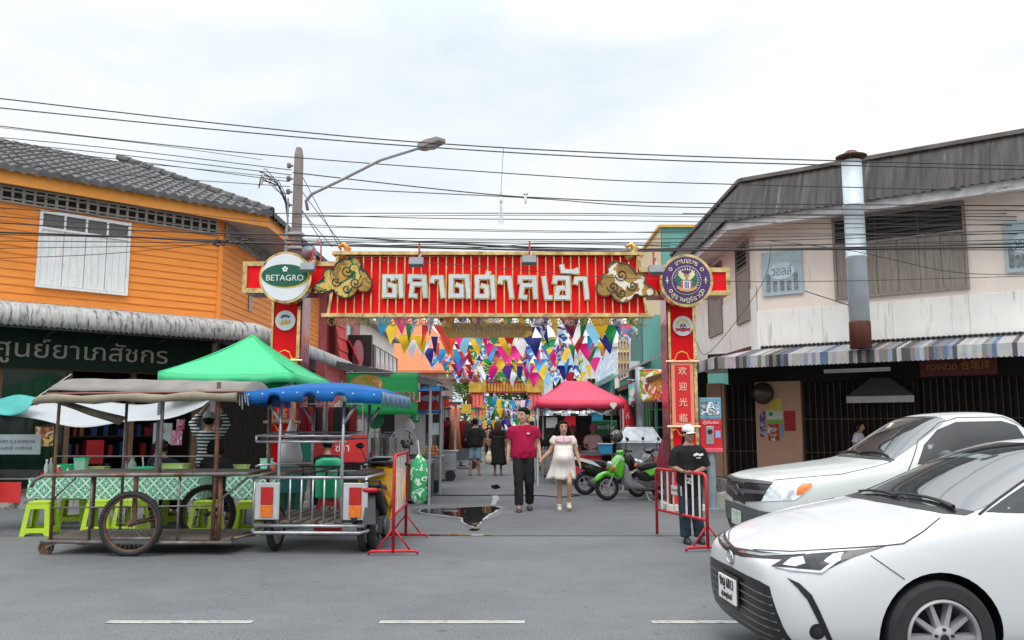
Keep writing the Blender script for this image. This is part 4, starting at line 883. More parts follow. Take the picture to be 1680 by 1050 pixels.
mb=MB(); mb.flat(*fill_loops([ellp(-.5, -3, 38.5*k, 19*k)]), .018, .024, frame((0, c.y, 0), (1, 0, 0))); mb.build('green_oval', GRN, back)
mb=MB(); mb.text('BETAGRO', .155, frame((c.x, c.y-.025, c.z-6*k), (1, 0, 0)), 0, .008, bold=.03, width=62*k)
for j in range(5):t=pi/2+j*2*pi/5; mb.flat(*fill_loops([circ(1.9*k, 10, (c.x+0*k+3.0*k*cos(t), c.z+13.5*k+3.0*k*sin(t)))]), 0, .008, frame((0, c.y-.025, 0), (1, 0, 0)))
mb.build('lettering', WHITEP, back)
c=gp(1126, 460, 15.35); r=42/1400*15.35; k=r/42
PURP=mat('emblem_purple', (.075, .025, .14), rough=.4, var=.05); CRM=mat('emblem_cream', (.76, .70, .40), rough=.4)
back=disc(c, r*1.06, GOLD, -.22, .0, mg, 'round_sign'); disc(c, r*.95, PURP, 0, .012, back, 'sign_face'); disc(c, 24.5*k, WHITEP, .012, .016, back, 'ring_line'); disc(c, 23.7*k, PURP, .016, .020, back, 'inner_field')
FC=lambda d:frame((0, c.y-d, 0), (1, 0, 0))
mb=MB(); P=[]
for j in range(26):
 t=radians(-60+j*300/25-90+30); a1, a2=t-.07, t+.07; P.append([(c.x+17*k*cos(a1), c.z+17*k*sin(a1)), (c.x+17*k*cos(a2), c.z+17*k*sin(a2)), (c.x+22.5*k*cos(t), c.z+22.5*k*sin(t))])
mb.flat(*fill_loops(P), 0, .004, FC(.021)); mb.build('rays', CRM, back)
mb=MB(); P=[[(c.x+s*x*k, c.z+z*k) for x, z in ((5, -12), (11, -14), (17, -6), (18.5, 4), (15, 14), (12.5, 6), (9, 0))] for s in (1, -1)]; mb.flat(*fill_loops(P), 0, .004, FC(.024)); mb.build('green_wings', mat('wing_green', (.01, .16, .10), rough=.4), back)
mb=MB(); P=[[(c.x+s*x*k, c.z+z*k) for x, z in ((0, 8), (12, 16), (14, 9), (9, 2), (3, -1), (0, -1))] for s in (1, -1)]; mb.flat(*fill_loops(P), 0, .004, FC(.027)); mb.build('pale_wings', CRM, back)
mb=MB(); P=[[(c.x+x*k, c.z+z*k) for x, z in ((-9, -15), (9, -15), (9, -1), (-9, -1))]]; mb.flat(*fill_loops(P), 0, .003, FC(.029)); mb.build('crest_white', WHITEP, back)
mb=MB(); P=[[(c.x+(x0+q)*k, c.z+z*k) for q, z in ((-1.2, -15), (1.2, -15), (1.2, -1.5), (-1.2, -1.5))] for x0 in (-7.5, 7.5)]; mb.flat(*fill_loops(P), 0, .003, FC(.0325)); mb.build('crest_red', mat('crest_red', (.6, .03, .04)), back)
mb=MB(); P=[[(c.x+(x0+q)*k, c.z+z*k) for q, z in ((-.8, -13.5), (.8, -13.5), (.8, -2.5), (-.8, -2.5))] for x0 in (-2.6, 0, 2.6)]; mb.flat(*fill_loops(P), 0, .003, FC(.0325)); mb.build('crest_blue', mat('crest_blue', (.05, .08, .3)), back)
mb=MB(); P=[[(c.x+x*k, c.z+z*k) for x, z in ((-2, 0), (2, 0), (1.4, 6), (4.5, 7), (4.5, 10), (-4.5, 10), (-4.5, 7), (-1.4, 6))]]; mb.flat(*fill_loops(P), 0, .004, FC(.034)); mb.build('pedestal', mat('pedestal_brown', (.42, .24, .10)), back)
mb=MB(); P=[[(c.x+s*x*k, c.z+z*k) for x, z in ((0, -19.5), (10, -18), (17, -14), (16, -9), (9, -13.5), (0, -15.5))] for s in (1, -1)]; mb.flat(*fill_loops(P), 0, .004, FC(.038)); mb.build('ribbon', mat('ribbon_orange', (.72, .33, .14)), back)
mb=MB()
def arc(mb, chars, rad, a0, a1, top, size):
 for i, ch_ in enumerate(chars):
  t=radians(a0+(a1-a0)*i/(len(chars)-1)); x, z=c.x+rad*k*cos(t), c.z+rad*k*sin(t)
  rt=t-pi/2 if top else t+pi/2
  M=Matrix.Translation((x, c.y-.014, z))@Matrix.Rotation(-rt, 4, 'Y')@frame((0, 0, 0), (1, 0, 0)); mb.text(ch_, size*k, M, 0, .008, bold=.03)
arc(mb, ['เ', 'ท', 'ศ', 'บ', 'า', 'ล', 'น', 'ค', 'ร'], 29, 122, 58, True, 11.5)
arc(mb, ['สุ', 'ร', 'า', 'ษ', 'ฎ', 'ร์', 'ธ', 'า', 'นี'], 36.5, 228, 316, False, 11.5)
for t in (35, 145, 215, 325):
 x, z=c.x+32*k*cos(radians(t)), c.z+32*k*sin(radians(t)); mb.tube([(x+2.6*k*cos(q), c.y-.016, z+2.6*k*sin(q)) for q in [2*pi*w/12 for w in range(12)]], .8*k, n=4, closed=True)
for s in (1, -1):
 P=[[(c.x+s*32*k, c.z+7*k), (c.x+s*33.5*k, c.z), (c.x+s*32*k, c.z-7*k), (c.x+s*30.5*k, c.z)], [(c.x+s*28*k, c.z), (c.x+s*32*k, c.z+1.2*k), (c.x+s*36*k, c.z), (c.x+s*32*k, c.z-1.2*k)]]; mb.flat(*fill_loops(P), 0, .006, FC(.014))
mb.build('lettering', CRM, back)
for px, py, kind in ((468.5, 526, 0), (1120, 535, 1)):
 c=gp(px, py, GY-.03); r=16.5/1400*GY; k=r/16.5; bd=disc(c, r, DISC, -.01, .025, mg, 'round_badge')
 if kind:
  mb=MB(); P=[[(c.x+s*x*k, c.z+z*k) for x, z in ((0, -6), (5, -4), (13, -3), (11, -6), (13, -9), (6, -8), (0, -10))] for s in (1, -1)]; mb.flat(*fill_loops(P), 0, .006, FC(.026)); mb.build('red_ribbon', mat('crest_red', 0), bd)
  mb=MB(); P=[[(c.x+12*k*cos(t), c.z+12*k*sin(t)) for t in [pi*w/14 for w in range(15)]]+[(c.x+8*k*cos(t), c.z+8*k*sin(t)) for t in [pi-pi*w/14 for w in range(15)]]]; mb.flat(*fill_loops(P), 0, .006, FC(.026)); mb.build('yellow_arc', mat('arc_yellow', (.76, .68, .22)), bd)
  mb=MB(); mb.flat(*fill_loops([circ(5*k, 20, (c.x, c.z-k))]), 0, .006, FC(.033)); mb.build('dark_core', mat('core_dark', (.06, .08, .07)), bd)
  mb=MB(); P=[circ(1.4*k, 8, (c.x+2.6*k*cos(t), c.z-k+2.6*k*sin(t))) for t in (1.57, 3.66, 5.76)]; mb.flat(*fill_loops(P), 0, .004, FC(.04)); mb.build('core_dots', WHITEP, bd)
 else:
  mb=MB(); P=[[(c.x+x*k, c.z+z*k) for x, z in ((-6, 3), (0, 6), (6, 4), (8, 7), (4, 9), (0, 10), (-5, 9), (-8, 5))]]; mb.flat(*fill_loops(P), 0, .006, FC(.026)); mb.build('purple_roof', mat('badge_purple', (.16, .06, .3)), bd)
  mb=MB(); P=[]
  for s_ in ([(-9, -3), (-4, -5), (-5, 0), (-2, -4)], [(-1, -4), (1, 1), (3, -4), (0, -4)], [(4, -3), (6, 1), (9, -2), (6, -5)], [(-8, -7), (8, -5)]):P+=stroke_polys([(c.x+x*k, c.z+z*k) for x, z in s_], 1.4*k)
  mb.flat(*fill_loops(P), 0, .006, FC(.026)); mb.build('orange_script', mat('script_orange', (.75, .36, .05)), bd)
SCB=mat('scroll_border', (.80, .27, .17), rough=.5, var=.06); SCR=mat('scroll_red', (.68, .015, .02), rough=.5, var=.06); ROD=mat('rod_brass', (.68, .55, .36), rough=.3, metal=.6)
for (pa, pb, yt, yb_, chs, grp) in ((1101, 1140, 594, 699, '欢迎光临', 0), (445, 484, 592, 692, '欢迎光临', 1)):
 a, b=gp(pa, yt, GY-.12), gp(pb, yb_, GY-.12); yy=a.y; W=b.x-a.x; H=a.z-b.z
 mb=MB(); mb.box(a.x, b.x, yy, yy+.03, b.z, a.z); sc_=mb.build('hanging_scroll', SCB, mg)
 mb=MB(); mb.box(a.x+W*.16, b.x-W*.16, yy-.008, yy-.001, b.z+H*.06, a.z-H*.05); mb.build('scroll_field', SCR, sc_)
 mb=MB(); x=(a.x+b.x)/2
 for i, ch_ in enumerate(chs):mb.text(ch_, W*.40, frame((x, yy-.01, a.z-H*(.19+.245*i)), (1, 0, 0)), 0, .006, bold=.028)
 mb.build('characters', mat('char_cream', (.80, .62, .42), rough=.5), sc_)
 mb=MB(); mb.tube([(a.x-.1, yy-.01, a.z+.01), (b.x+.1, yy-.01, a.z+.01)], .02, n=8); mb.tube([(a.x-.1, yy-.01, b.z-.01), (b.x+.1, yy-.01, b.z-.01)], .024, n=8); mb.build('rod', ROD, sc_)
 mb=MB(); mb.tube([(x-.24, yy, a.z+.07), (x-.20, yy, a.z+.03), (x-.13, yy, a.z+.05), (x-.09, yy, a.z+.16), (x, yy, a.z+.20), (x+.09, yy, a.z+.16), (x+.13, yy, a.z+.05), (x+.20, yy, a.z+.03), (x+.24, yy, a.z+.07)], .011, n=5)
 mb.tube([(x-.2, yy, b.z-.08), (x-.13, yy, b.z-.05), (x-.08, yy, b.z-.15), (x, yy, b.z-.19), (x+.08, yy, b.z-.15), (x+.13, yy, b.z-.05), (x+.2, yy, b.z-.08)], .011, n=5); mb.build('brass_ornament', GOLDP, sc_)
 # ================================================================== POLE, LAMP, CABLES
up=thing('utility_pole', 'weathered square concrete power pole behind the left gate post', 'pole', (-4.46, 17.3, 0))
pt=at(487, 243, 17.3).z
mb=MB(); mb.loft([[(-.12, -.12, 0), (.12, -.12, 0), (.12, .12, 0), (-.12, .12, 0)], [(-.075, -.08, pt-.15), (.075, -.08, pt-.15), (.075, .08, pt-.15), (-.075, .08, pt-.15)], [(-.05, -.06, pt), (.05, -.06, pt), (.05, .06, pt), (-.05, .06, pt)]]); mb.build('shaft', mat('pole_concrete', (.27, .24, .22), rough=.9, var=.3, scale=3, stretch=(2, 2, .5), bump=.2), up)
for i in range(4):
 z=pt-.45-i*.28; mb=MB(); mb.lathe([(.02, 0), (.05, .02), (.035, .05), (.05, .08), (.03, .11), (.01, .12)], 10, Matrix.Translation((-.19, -.05, z))); mb.bar((-.19, -.05, z+.05), (-.1, -.05, z+.05), .03, .03); mb.build('insulator', mat('insulator_grey', (.20, .17, .16), rough=.3), up, smooth=True)
mb=MB(); mb.tube([(-.15, -.14, 3.5), (-.16, -.14, 6.2)], .022, n=6); mb.tube([(-.20, -.12, 3.5), (-.19, -.12, 5.6)], .018, n=6); mb.build('conduit', mat('conduit_grey', (.3, .33, .36), rough=.4), up)
mb=MB(); rr=random.Random(3)
for i in range(9):
 p0=(-.15, -.1, 5.6+rr.random()*.4); p3=(-.62-rr.random()*.1, -.2, 6.75+rr.uniform(-.25, .1)); mb.tube([p0, (-.22, -.15, 6.1+rr.random()*.2), (-.42+rr.uniform(-.1, .1), -.2, 6.45+rr.uniform(-.1, .1)), p3, (p3[0]-.05, p3[1], p3[2]-.2*(i%2))], .010, n=4)
mb.build('cable_bundle', BLACK, up)
for z in (5.15, 5.45):mb=MB(); mb.box(-.14, .14, -.14, .14, z, z+.05); mb.build('clamp_band', GREYP, up)
mb=MB(); a=up.location
for q in ((545, 405), (560, 412), (530, 400), (575, 420)):
 p=at(q[0], q[1], 19)-a; mb.tube([(.05, 0, pt-.5-.3*rr.random()-(q[0]%7)*.1), tuple(p)], .008, n=4)
mb.build('stay_wire', BLACK, up)
lm=thing('street_lamp', 'street lamp on a long grey arm reaching from the concrete pole', 'street lamp', (-4.46, 17.3, 0))
S=[at(505, 345, 17.0), at(502, 330, 16.9), at(512, 318, 16.7), at(560, 295, 16.1), at(625, 262, 15.3), at(692, 241, 14.5)]
mb=MB(); mb.tube([p-lm.location for p in S], .032, n=8); mb.build('arm', mat('lamp_arm', (.45, .50, .54), rough=.4, metal=.4), lm, smooth=True)
a, b=at(688, 243, 14.55)-lm.location, at(725, 229, 14.1)-lm.location; d=(b-a).normalized(); mb=MB(); s_=d.cross(Vector((0, 0, 1))).normalized(); u_=s_.cross(d)
mb.loft([[a+d*L*t+s_*w*i+u_*h*j for i, j in ((-1, -1), (1, -1), (1, 1), (-1, 1))] for L in [(b-a).length] for t, w, h in ((0, .05, .04), (.12, .10, .055), (.5, .12, .06), (.95, .10, .045), (1, .08, .03))]); mb.build('lamp_head', mat('lamp_head', (.30, .26, .24), rough=.5), lm, bevel=.01)
mb=MB(); mb.ell((a+b)/2+d*.03-u_*.06, (.10, .10, .05)); mb.build('diffuser', mat('diffuser', (.5, .48, .45), rough=.2), lm, smooth=True)
WIRE=mat('cable_black', (.02, .02, .022), rough=.6)
def cable(pts, Ys, r, lab, name='overhead_cable', n=5):
 W=[at(p[0], p[1], Y) for p, Y in zip(pts, Ys)]; Q=[]
 for i in range(len(W)-1):
  p0, p1, p2, p3=W[max(i-1, 0)], W[i], W[i+1], W[min(i+2, len(W)-1)]
  for k in range(6):
   t=k/6; Q.append(.5*((2*p1)+(p2-p0)*t+(2*p0-5*p1+4*p2-p3)*t*t+(3*p1-p0-3*p2+p3)*t**3))
 Q.append(W[-1]); mb=MB(); mb.tube(Q, r, n=n); o=mb.build(name, WIRE); return tag(o, lab, 'cable', 'overhead cables')
CB=[([(-40, 157), (400, 207), (725, 236), (1120, 256), (1720, 273)], 14.0, .011, 'highest black overhead cable, crossing just over the street lamp head'), ([(-40, 173), (400, 217), (725, 243), (1120, 264), (1720, 279)], 14.0, .011, 'second highest black overhead cable, touching the underside of the lamp head'), ([(-40, 202), (200, 230), (480, 258), (900, 289), (1120, 300), (1720, 315)], 17.0, .011, 'overhead cable crossing the top of the concrete pole below its tip'), ([(-40, 222), (180, 243), (478, 279)], 17.0, .009, 'overhead cable ending at the uppermost insulator of the pole'), ([(-40, 230), (180, 252), (478, 287)], 17.0, .009, 'overhead cable ending at the second insulator of the pole'), ([(-40, 238), (200, 262), (474, 298)], 17.0, .008, 'thin overhead cable ending at the third insulator of the pole'), ([(480, 283), (697, 308), (817, 320), (900, 325), (1120, 333), (1720, 338)], 17.0, .012, 'overhead cable running right from the pole to the hanging bulb, upper one'), ([(480, 303), (608, 312), (817, 322), (900, 327), (1120, 340), (1720, 346)], 17.0, .010, 'overhead cable running right from the pole to the hanging bulb, lower one'), ([(-40, 258), (180, 285), (475, 306)], 17.0, .008, 'thin overhead cable ending at the lowest insulator of the pole'), ([(440, 350), (900, 350), (1300, 353), (1720, 356)], 17.1, .009, 'upper thin horizontal cable at the height of the lamp arm foot'), ([(480, 356), (900, 353), (1300, 358), (1720, 362)], 17.1, .007, 'second thin horizontal cable just below the lamp arm foot'), ([(480, 352), (700, 358), (900, 360.5), (1300, 366), (1720, 370)], 17.1, .009, 'third slightly sagging cable below the lamp arm foot'), ([(-40, 318), (200, 337), (480, 367), (900, 381), (1300, 376), (1720, 366)], 16.9, .007, 'thin cable crossing the left window frame top and dipping midway over the gate'), ([(-40, 338), (220, 358), (443, 385), (900, 393), (1300, 388), (1720, 377)], 16.9, .009, 'cable crossing the transom of the white window high up'), ([(-40, 352), (220, 372), (477, 394), (900, 399), (1200, 396), (1720, 381)], 16.8, .009, 'cable crossing the transom of the white window low down'), ([(-40, 363), (220, 378), (519, 387), (700, 397), (900, 406), (1200, 409), (1720, 399)], 16.7, .014, 'thick black cable sagging low in front of the gate top, upper of the pair'), ([(-40, 380), (220, 389), (400, 398), (900, 411), (1120, 411), (1720, 405)], 16.7, .020, 'thickest black cable running low across the gate and the right house'), ([(-40, 384), (300, 392), (560, 403), (740, 401), (900, 409), (1120, 407), (1720, 392)], 16.75, .010, 'wavy cable twisted along the thickest cable above the gate'), ([(470, 395), (620, 402), (760, 407), (900, 400), (1100, 404)], 16.8, .009, 'short cable from the pole ending above the right end of the gate'), ([(-40, 425), (150, 418), (300, 405), (375, 395)], 16.6, .007, 'thin slack wire drooping across the white window shutters'), ([(600, 425), (800, 438), (1000, 455), (1300, 462), (1720, 452)], 15.0, .006, 'very thin wire crossing the red gate panel behind the floodlights'), ([(1262, 395), (1400, 412), (1560, 446), (1680, 450)], 17.0, .007, 'thin wire sagging across the weathered shutters of the right house'), ([(-40, 246), (230, 268), (476, 293)], 17.0, .007, 'fine overhead cable between the second and third insulators of the pole'), ([(-40, 205), (240, 236), (430, 262)], 16.8, .006, 'fine overhead cable ending in the loose bundle left of the pole'), ([(-40, 395), (300, 398), (700, 404), (1100, 409), (1720, 410)], 16.85, .009, 'cable running close below the thickest black cable'), ([(-40, 408), (240, 404), (480, 400), (760, 395), (1100, 399)], 16.9, .007, 'thin cable rising from the white shutters towards the pole'), ([(480, 372), (800, 377), (1200, 383), (1720, 384)], 17.05, .007, 'thin level cable between the bulb and the gate'), ([(1120, 350), (1400, 352), (1720, 350)], 17.2, .007, 'thin cable over the eaves of the right house'), ([(500, 392), (800, 398), (1150, 402), (1720, 398)], 16.6, .007, 'thin cable just above the gate top'), ([(1142, 560), (1165, 577), (1250, 466), (1265, 400)], 18.0, .007, 'thin wire climbing from the striped awning corner to the right house wall')]
for pts, Y, r, lab in CB:cable(pts, [Y]*len(pts), r, lab)
mb=MB(); p=at(376, 398, 16.6)
for i in range(14):mb.ell((p.x+R.uniform(-.35, .35), p.y+R.uniform(-.05, .05), p.z+R.uniform(-.07, .07)), (.05, .03, .025), n=6, m=4)
tag(mb.build('cable_joint', BLACK), 'messy black cable joint with clips in front of the orange house corner', 'cable joint')
hl=thing('hanging_bulb', 'clear glass bulb hanging from the overhead cables above the gate', 'lamp', at(822, 318, 16.9))
mb=MB(); mb.tube([(0, 0, .05), (-.005, 0, -.07)], .008, n=5); mb.tube([(.05, 0, .98), (.02, 0, .5), (0, 0, .05)], .006, n=4); mb.build('flex', WIRE, hl)
mb=MB(); mb.lathe([(.02, -.20), (.032, -.19), (.032, -.08), (.01, -.06)], 12); mb.build('socket', WHITEP, hl, smooth=True)
mb=MB(); mb.lathe([(.028, -.20), (.035, -.30), (.06, -.42), (.075, -.52), (.06, -.60), (.02, -.64)], 16); mb.build('glass_bulb', mat('bulb_glass', (.8, .82, .84), rough=.03, var=.02, alpha=.28), hl, smooth=True)
mb=MB(); mb.tube([(0, 0, -.22), (0, 0, -.50)], .012, n=6); mb.build('filament_stem', GREYP, hl)
sm=thing('cable_hanger', 'small pale fitting clipped to the overhead cables right of the bulb', 'fitting', at(862, 322, 16.95)); mb=MB(); mb.lathe([(.01, .02), (.03, -.01), (.03, -.12), (.012, -.16)], 8); mb.build('body', WHITEP, sm); mb=MB(); mb.tube([(-.04, 0, .05), (0, 0, .02), (.05, 0, .06)], .012); mb.build('clip', BLACK, sm)
sp=thing('loudspeaker', 'grey horn loudspeaker behind the round white sign on the left gate post', 'loudspeaker', at(510, 412, 16.6))
mb=MB(); mb.lathe([(.04, .12), (.07, .05), (.13, -.12), (.16, -.2)], 14, Matrix.Rotation(radians(95), 4, 'X')@Matrix.Rotation(.4, 4, 'Y')); mb.build('horn', mat('horn_grey', (.20, .24, .30), rough=.4), sp, smooth=True); mb=MB(); mb.tube([(.02, 0, -.45), (.02, 0, 0)], .02); mb.tube([(.2, 0, -.4), (.2, 0, .1), (.12, 0, .22)], .018); mb.build('bracket', mat('bracket_red', (.4, .1, .09)), sp)
# ================================================================== PENNANT STRINGS
PC=[('c0222c', 'red'), ('e8622a', 'orange'), ('f0c420', 'yellow'), ('14914f', 'green'), ('64359b', 'purple'), ('24297e', 'navy'), ('1f9fd8', 'sky'), ('e81e87', 'pink'), ('d93a32', 'scarlet'), ('ffd23a', 'amber'), ('f2f2f6', 'white'), ('8ed4f2', 'pale'), ('2fa8e0', 'azure')]
FLAGM=[mat('pennant_'+n, hexc(h), rough=.55, var=.06) for h, n in PC]
FLAGP=[mat_print('pennant_print_'+str(i), c, 2.6, .5) for i, c in enumerate((['24297e', 'e8e4f0', '3b55a8', 'e8f0f8', 'a8d8f0', '24297e'], ['1f9fd8', '1f9fd8', 'e8f0f4', 'e2506a', '1f9fd8', 'f0c420'], ['64359b', '64359b', 'e9dff0', '3aa0d8', '64359b', 'e8a03a'], ['14914f', 'dff0e4', '14914f', 'f0d040', '14914f', '14914f'], ['c0222c', 'f3e0e0', 'c0222c', 'c0222c', '3a2f66', 'c0222c']))]
def translucent(m):
 nt=m.node_tree; N=nt.nodes; L=nt.links; b=N['Principled BSDF']; t=N.new('ShaderNodeBsdfTranslucent'); x=N.new('ShaderNodeMixShader'); x.inputs[0].default_value=.22
 L.new(b.inputs['Base Color'].links[0].from_socket, t.inputs[0]); L.new(b.outputs[0], x.inputs[1]); L.new(t.outputs[0], x.inputs[2]); L.new(x.outputs[0], N['Material Output'].inputs[0])
for m in FLAGM+FLAGP:translucent(m)
def pennants(x0, y0, x1, y1, Y, sag, n, lab, seed, fw=.36, fh=.50, lines=False):
 rr=random.Random(seed); a, b=at(x0, y0, Y), at(x1, y1, Y+rr.uniform(-.6, .6)); o=thing('pennant_string', lab, 'bunting', a, 0, 'pennant strings'); b=b-a
 f=lambda t:Vector((b.x*t, b.y*t, b.z*t-sag*4*t*(1-t)))
 mb=MB(); mb.tube([f(i/16) for i in range(17)], .006, n=4); mb.build('cord', WHITEP, o)
 for i in range(n):
  t=(i+.5)/n; p=f(t); d=(f(t+.01)-f(t-.01)).normalized(); w=fw*rr.uniform(.98, 1.22); h=fh*rr.uniform(.98, 1.2); sw=rr.uniform(-.25, .3); tw=rr.uniform(-.35, .35); cv=rr.uniform(-.06, .06); lx=rr.uniform(-.10, .16)
  fold=rr.random()<.22; M=Matrix.Rotation(tw, 3, 'Z')
  mb=MB(); N_=6; rings=[]
  for j in range(N_+1):
   v=j/N_; hw=w/2*(1-v)+.004; ring=[]
   for k in range(5):
    u=k/4*2-1; x=u*hw*(.45 if fold else 1)+lx*v; y=cv*sin(v*5+u)+sw*v*v*h+(.05*abs(u) if fold else 0)
    ring.append(p+d*x*cos(tw)+Vector((0, x*sin(tw)+y, -h*v)))
   rings.append(ring)
  mb.loft(rings, cap=False, closed=False)
  m=rr.choice(FLAGP) if rr.random()<.30 else rr.choice(FLAGM); pf=mb.build('pennant', m, o, smooth=True)
  if (seed, i) in ((11, 12), (13, 6)):
   mb=MB(); mb.text('PO', .12, frame(p+Vector((0, -.03, -.15)), (1, 0, 0)), 0, .004, width=.18); mb.build('lettering', WHITEP, pf)
pennants(618, 512, 1048, 522, 17.2, .02, 17, 'pennant string just behind the gold lace of the gate', 11, .40, .42)
pennants(630, 528, 1042, 530, 19.0, .10, 15, 'second pennant string behind the gate, hung level with the bronze plaque', 12, .40, .44)
pennants(655, 548, 1005, 548, 21.0, .10, 15, 'third pennant string behind the gate, just under the bronze plaque', 13, .40, .42)
pennants(660, 556, 995, 560, 23.5, .16, 15, 'fourth pennant string, mid height over the street', 14, .42, .44)
pennants(690, 570, 1000, 566, 26.0, .12, 14, 'fifth pennant string, in the middle of the bunting cluster', 15, .44, .46)
pennants(700, 582, 985, 586, 28.5, .10, 13, 'sixth pennant string, low in the bunting cluster', 16, .46, .48)
pennants(722, 596, 975, 598, 31.0, .06, 13, 'seventh pennant string from the top, above the pink tent', 17, .48, .50)
pennants(742, 606, 960, 610, 34.0, .06, 12, 'lowest large pennant string, its tips above the far gate lintel', 18, .48, .52)
pennants(795, 648, 872, 655, 58.0, .2, 12, 'small far pennant string in front of the trees, upper one', 19, .45, .75)
pennants(790, 664, 868, 668, 62.0, .2, 12, 'small far pennant string in front of the trees, middle one', 20, .45, .75)
pennants(770, 688, 880, 680, 66.0, .2, 15, 'small far pennant string in front of the trees, lower one', 21, .45, .75)
# ================================================================== VEHICLES
CARW=mat('car_white', (.60, .615, .635), rough=.38, var=.015, scale=1.2, coat=.6, spec=.3)
CARP=mat('car_pearl', (.54, .575, .56), rough=.36, var=.02, scale=1.2, coat=.6, spec=.3)
WGLASS=mat('windscreen_glass', (.018, .026, .03), rough=.03, var=.1, spec=.9, coat=.6)
WGLASS.node_tree.nodes['Principled BSDF'].inputs['IOR'].default_value=2.1
CHROME=mat('chrome', (.62, .63, .65), rough=.12, metal=1, var=.05)
ALLOY=mat('alloy', (.42, .42, .43), rough=.42, metal=.6, var=.08)
LAMPC=mat('lamp_clear', (.60, .64, .66), rough=.10, var=.45, scale=14, metal=.35, coat=1)
LAMPD=mat('lamp_dark', (.03, .033, .037), rough=.25, var=.5, scale=18, coat=.25, spec=.3)
AMBER=mat('amber_lens', (.70, .16, .01), rough=.3, coat=.2, var=.2, scale=20); REDL=mat('red_lens', (.42, .006, .006), rough=.3, coat=.2, var=.15, scale=20)
GRIL=mat('grille_black', (.012, .012, .013), rough=.35); DGREY=mat('bumper_grey', (.085, .09, .095), rough=.55, var=.12)
def carbody(sts, m, par, arches, name='body', rad=.365):
 rings=[]
 for x, zb, yb, p1, p2, p3, p4, p5, zc in sts:
  h=[(yb, zb), p1, p2, p3, p4, p5]
  rings.append([(x, 0, zb)]+[(x, y, z) for y, z in h]+[(x, 0, zc)]+[(x, -y, z) for y, z in h[::-1]])
 mb=MB(); mb.loft(rings); o=mb.build('tmp', m, None, sub=2); me=evalmesh(o)
 o=bpy.data.objects.new(name, me); COL.objects.link(o); me.polygons.foreach_set('use_smooth', [True]*len(me.polygons))
 bv=BVHTree.FromPolygons([v.co.copy() for v in me.vertices], [p.vertices[:] for p in me.polygons])
 c=MB()
 for ax, az in arches:
  for s in (-1, 1):c.lathe([(rad, -.21), (rad, .40)], 40, Matrix.Translation((ax, s*.78, az))@Matrix.Rotation(radians(-90)*s, 4, 'X'))
 cut=c.build('cut', GRIL); md=o.modifiers.new('b', 'BOOLEAN'); md.operation='DIFFERENCE'; md.object=cut; md.solver='EXACT'
 me2=evalmesh(o, False); bpy.data.objects.remove(o); bpy.data.objects.remove(cut)
 me2.name=name
 if len(me2.materials)<2:me2.materials.append(GRIL)
 me2.polygons.foreach_set('use_smooth', [True]*len(me2.polygons))
 for p in me2.polygons:
  q=p.center
  for ax, az in arches:
   if hypot(q.x-ax, q.z-az)<rad+.004 and abs(q.y)>.5 and (abs(hypot(q.x-ax, q.z-az)-rad)<.02 and abs(p.normal.y)<.35 or abs(q.y)<.60):p.material_index=1
 o=bpy.data.objects.new(name, me2); COL.objects.link(o); o.parent=par
 md=o.modifiers.new('wn', 'EDGE_SPLIT'); md.split_angle=radians(40)
 return o, bv
def patch(bv, poly, to3, off, step, name, m, par, mirror=False, thick=.012):
 n=len(poly); P=[]
 for i in range(n):
  a, b=Vector(poly[i]), Vector(poly[(i+1)%n]); k=max(1, int((b-a).length/step))
  P+=[a.lerp(b, j/k) for j in range(k)]
 x0=min(p.x for p in P); x1=max(p.x for p in P); y0=min(p.y for p in P); y1=max(p.y for p in P); E=[]
 i=1
 while x0+i*step<x1:
  j=1
  while y0+j*step<y1:E.append(Vector((x0+i*step+(.3*step if j%2 else 0), y0+j*step))); j+=1
  i+=1
 fc=[list(range(len(P)))]
 ar=sum(P[i].x*P[(i+1)%len(P)].y-P[(i+1)%len(P)].x*P[i].y for i in range(len(P)))
 if ar<0:fc=[fc[0][::-1]]
 v, e, f, ov, oe, of=geometry.delaunay_2d_cdt(P+E, [], fc, 1, 1e-6)
 top=[]; bot=[]; ok=[]
 for q in v:
  o, d=to3(q); h=bv.ray_cast(o, d.normalized())
  if h[0] is None:ok.append(False); top.append(Vector()); bot.append(Vector())
  else:
   nn=h[1] if h[1].dot(d)<0 else -h[1]; ok.append(True); top.append(h[0]+nn*off); bot.append(h[0]-nn*thick)
 f=[t for t in f if all(ok[i] for i in t)]
 if not f:print('PATCH EMPTY', name); return None
 a, b, c=(top[i] for i in f[0]); o, d=to3(v[f[0][0]])
 flip=(b-a).cross(c-a).dot(d)>0
 if flip:f=[tuple(t[::-1]) for t in f]
 cnt=set((t[i], t[(i+1)%3]) for t in f for i in range(3)); N_=len(v)
 walls=[(a+N_, b+N_, b, a) for a, b in cnt if (b, a) not in cnt]
 outs=[]
 for s in ((1, -1) if mirror else (1, )):
  mb=MB(); mb.add([(p.x, p.y*s, p.z) for p in top+bot], f+walls if s>0 else [tuple(t[::-1]) for t in f+walls]); o_=mb.build(name, m, par, smooth=True); md=o_.modifiers.new('es', 'EDGE_SPLIT'); md.split_angle=radians(50); outs.append(o_)
 return outs
def px3(root):
 bpy.context.view_layer.update(); I=root.matrix_world.inverted(); e=I@EYE; I3=I.to_3x3()
 return lambda q:(e, I3@ray(q[0], q[1]))
def along(ax):
 if ax=='z':return lambda q:(Vector((q[0], q[1], 3)), Vector((0, 0, -1)))
 if ax=='y':return lambda q:(Vector((q[0], -3, q[1])), Vector((0, 1, 0)))
 if ax=='x':return lambda q:(Vector((-3, q[0], q[1])), Vector((1, 0, 0)))
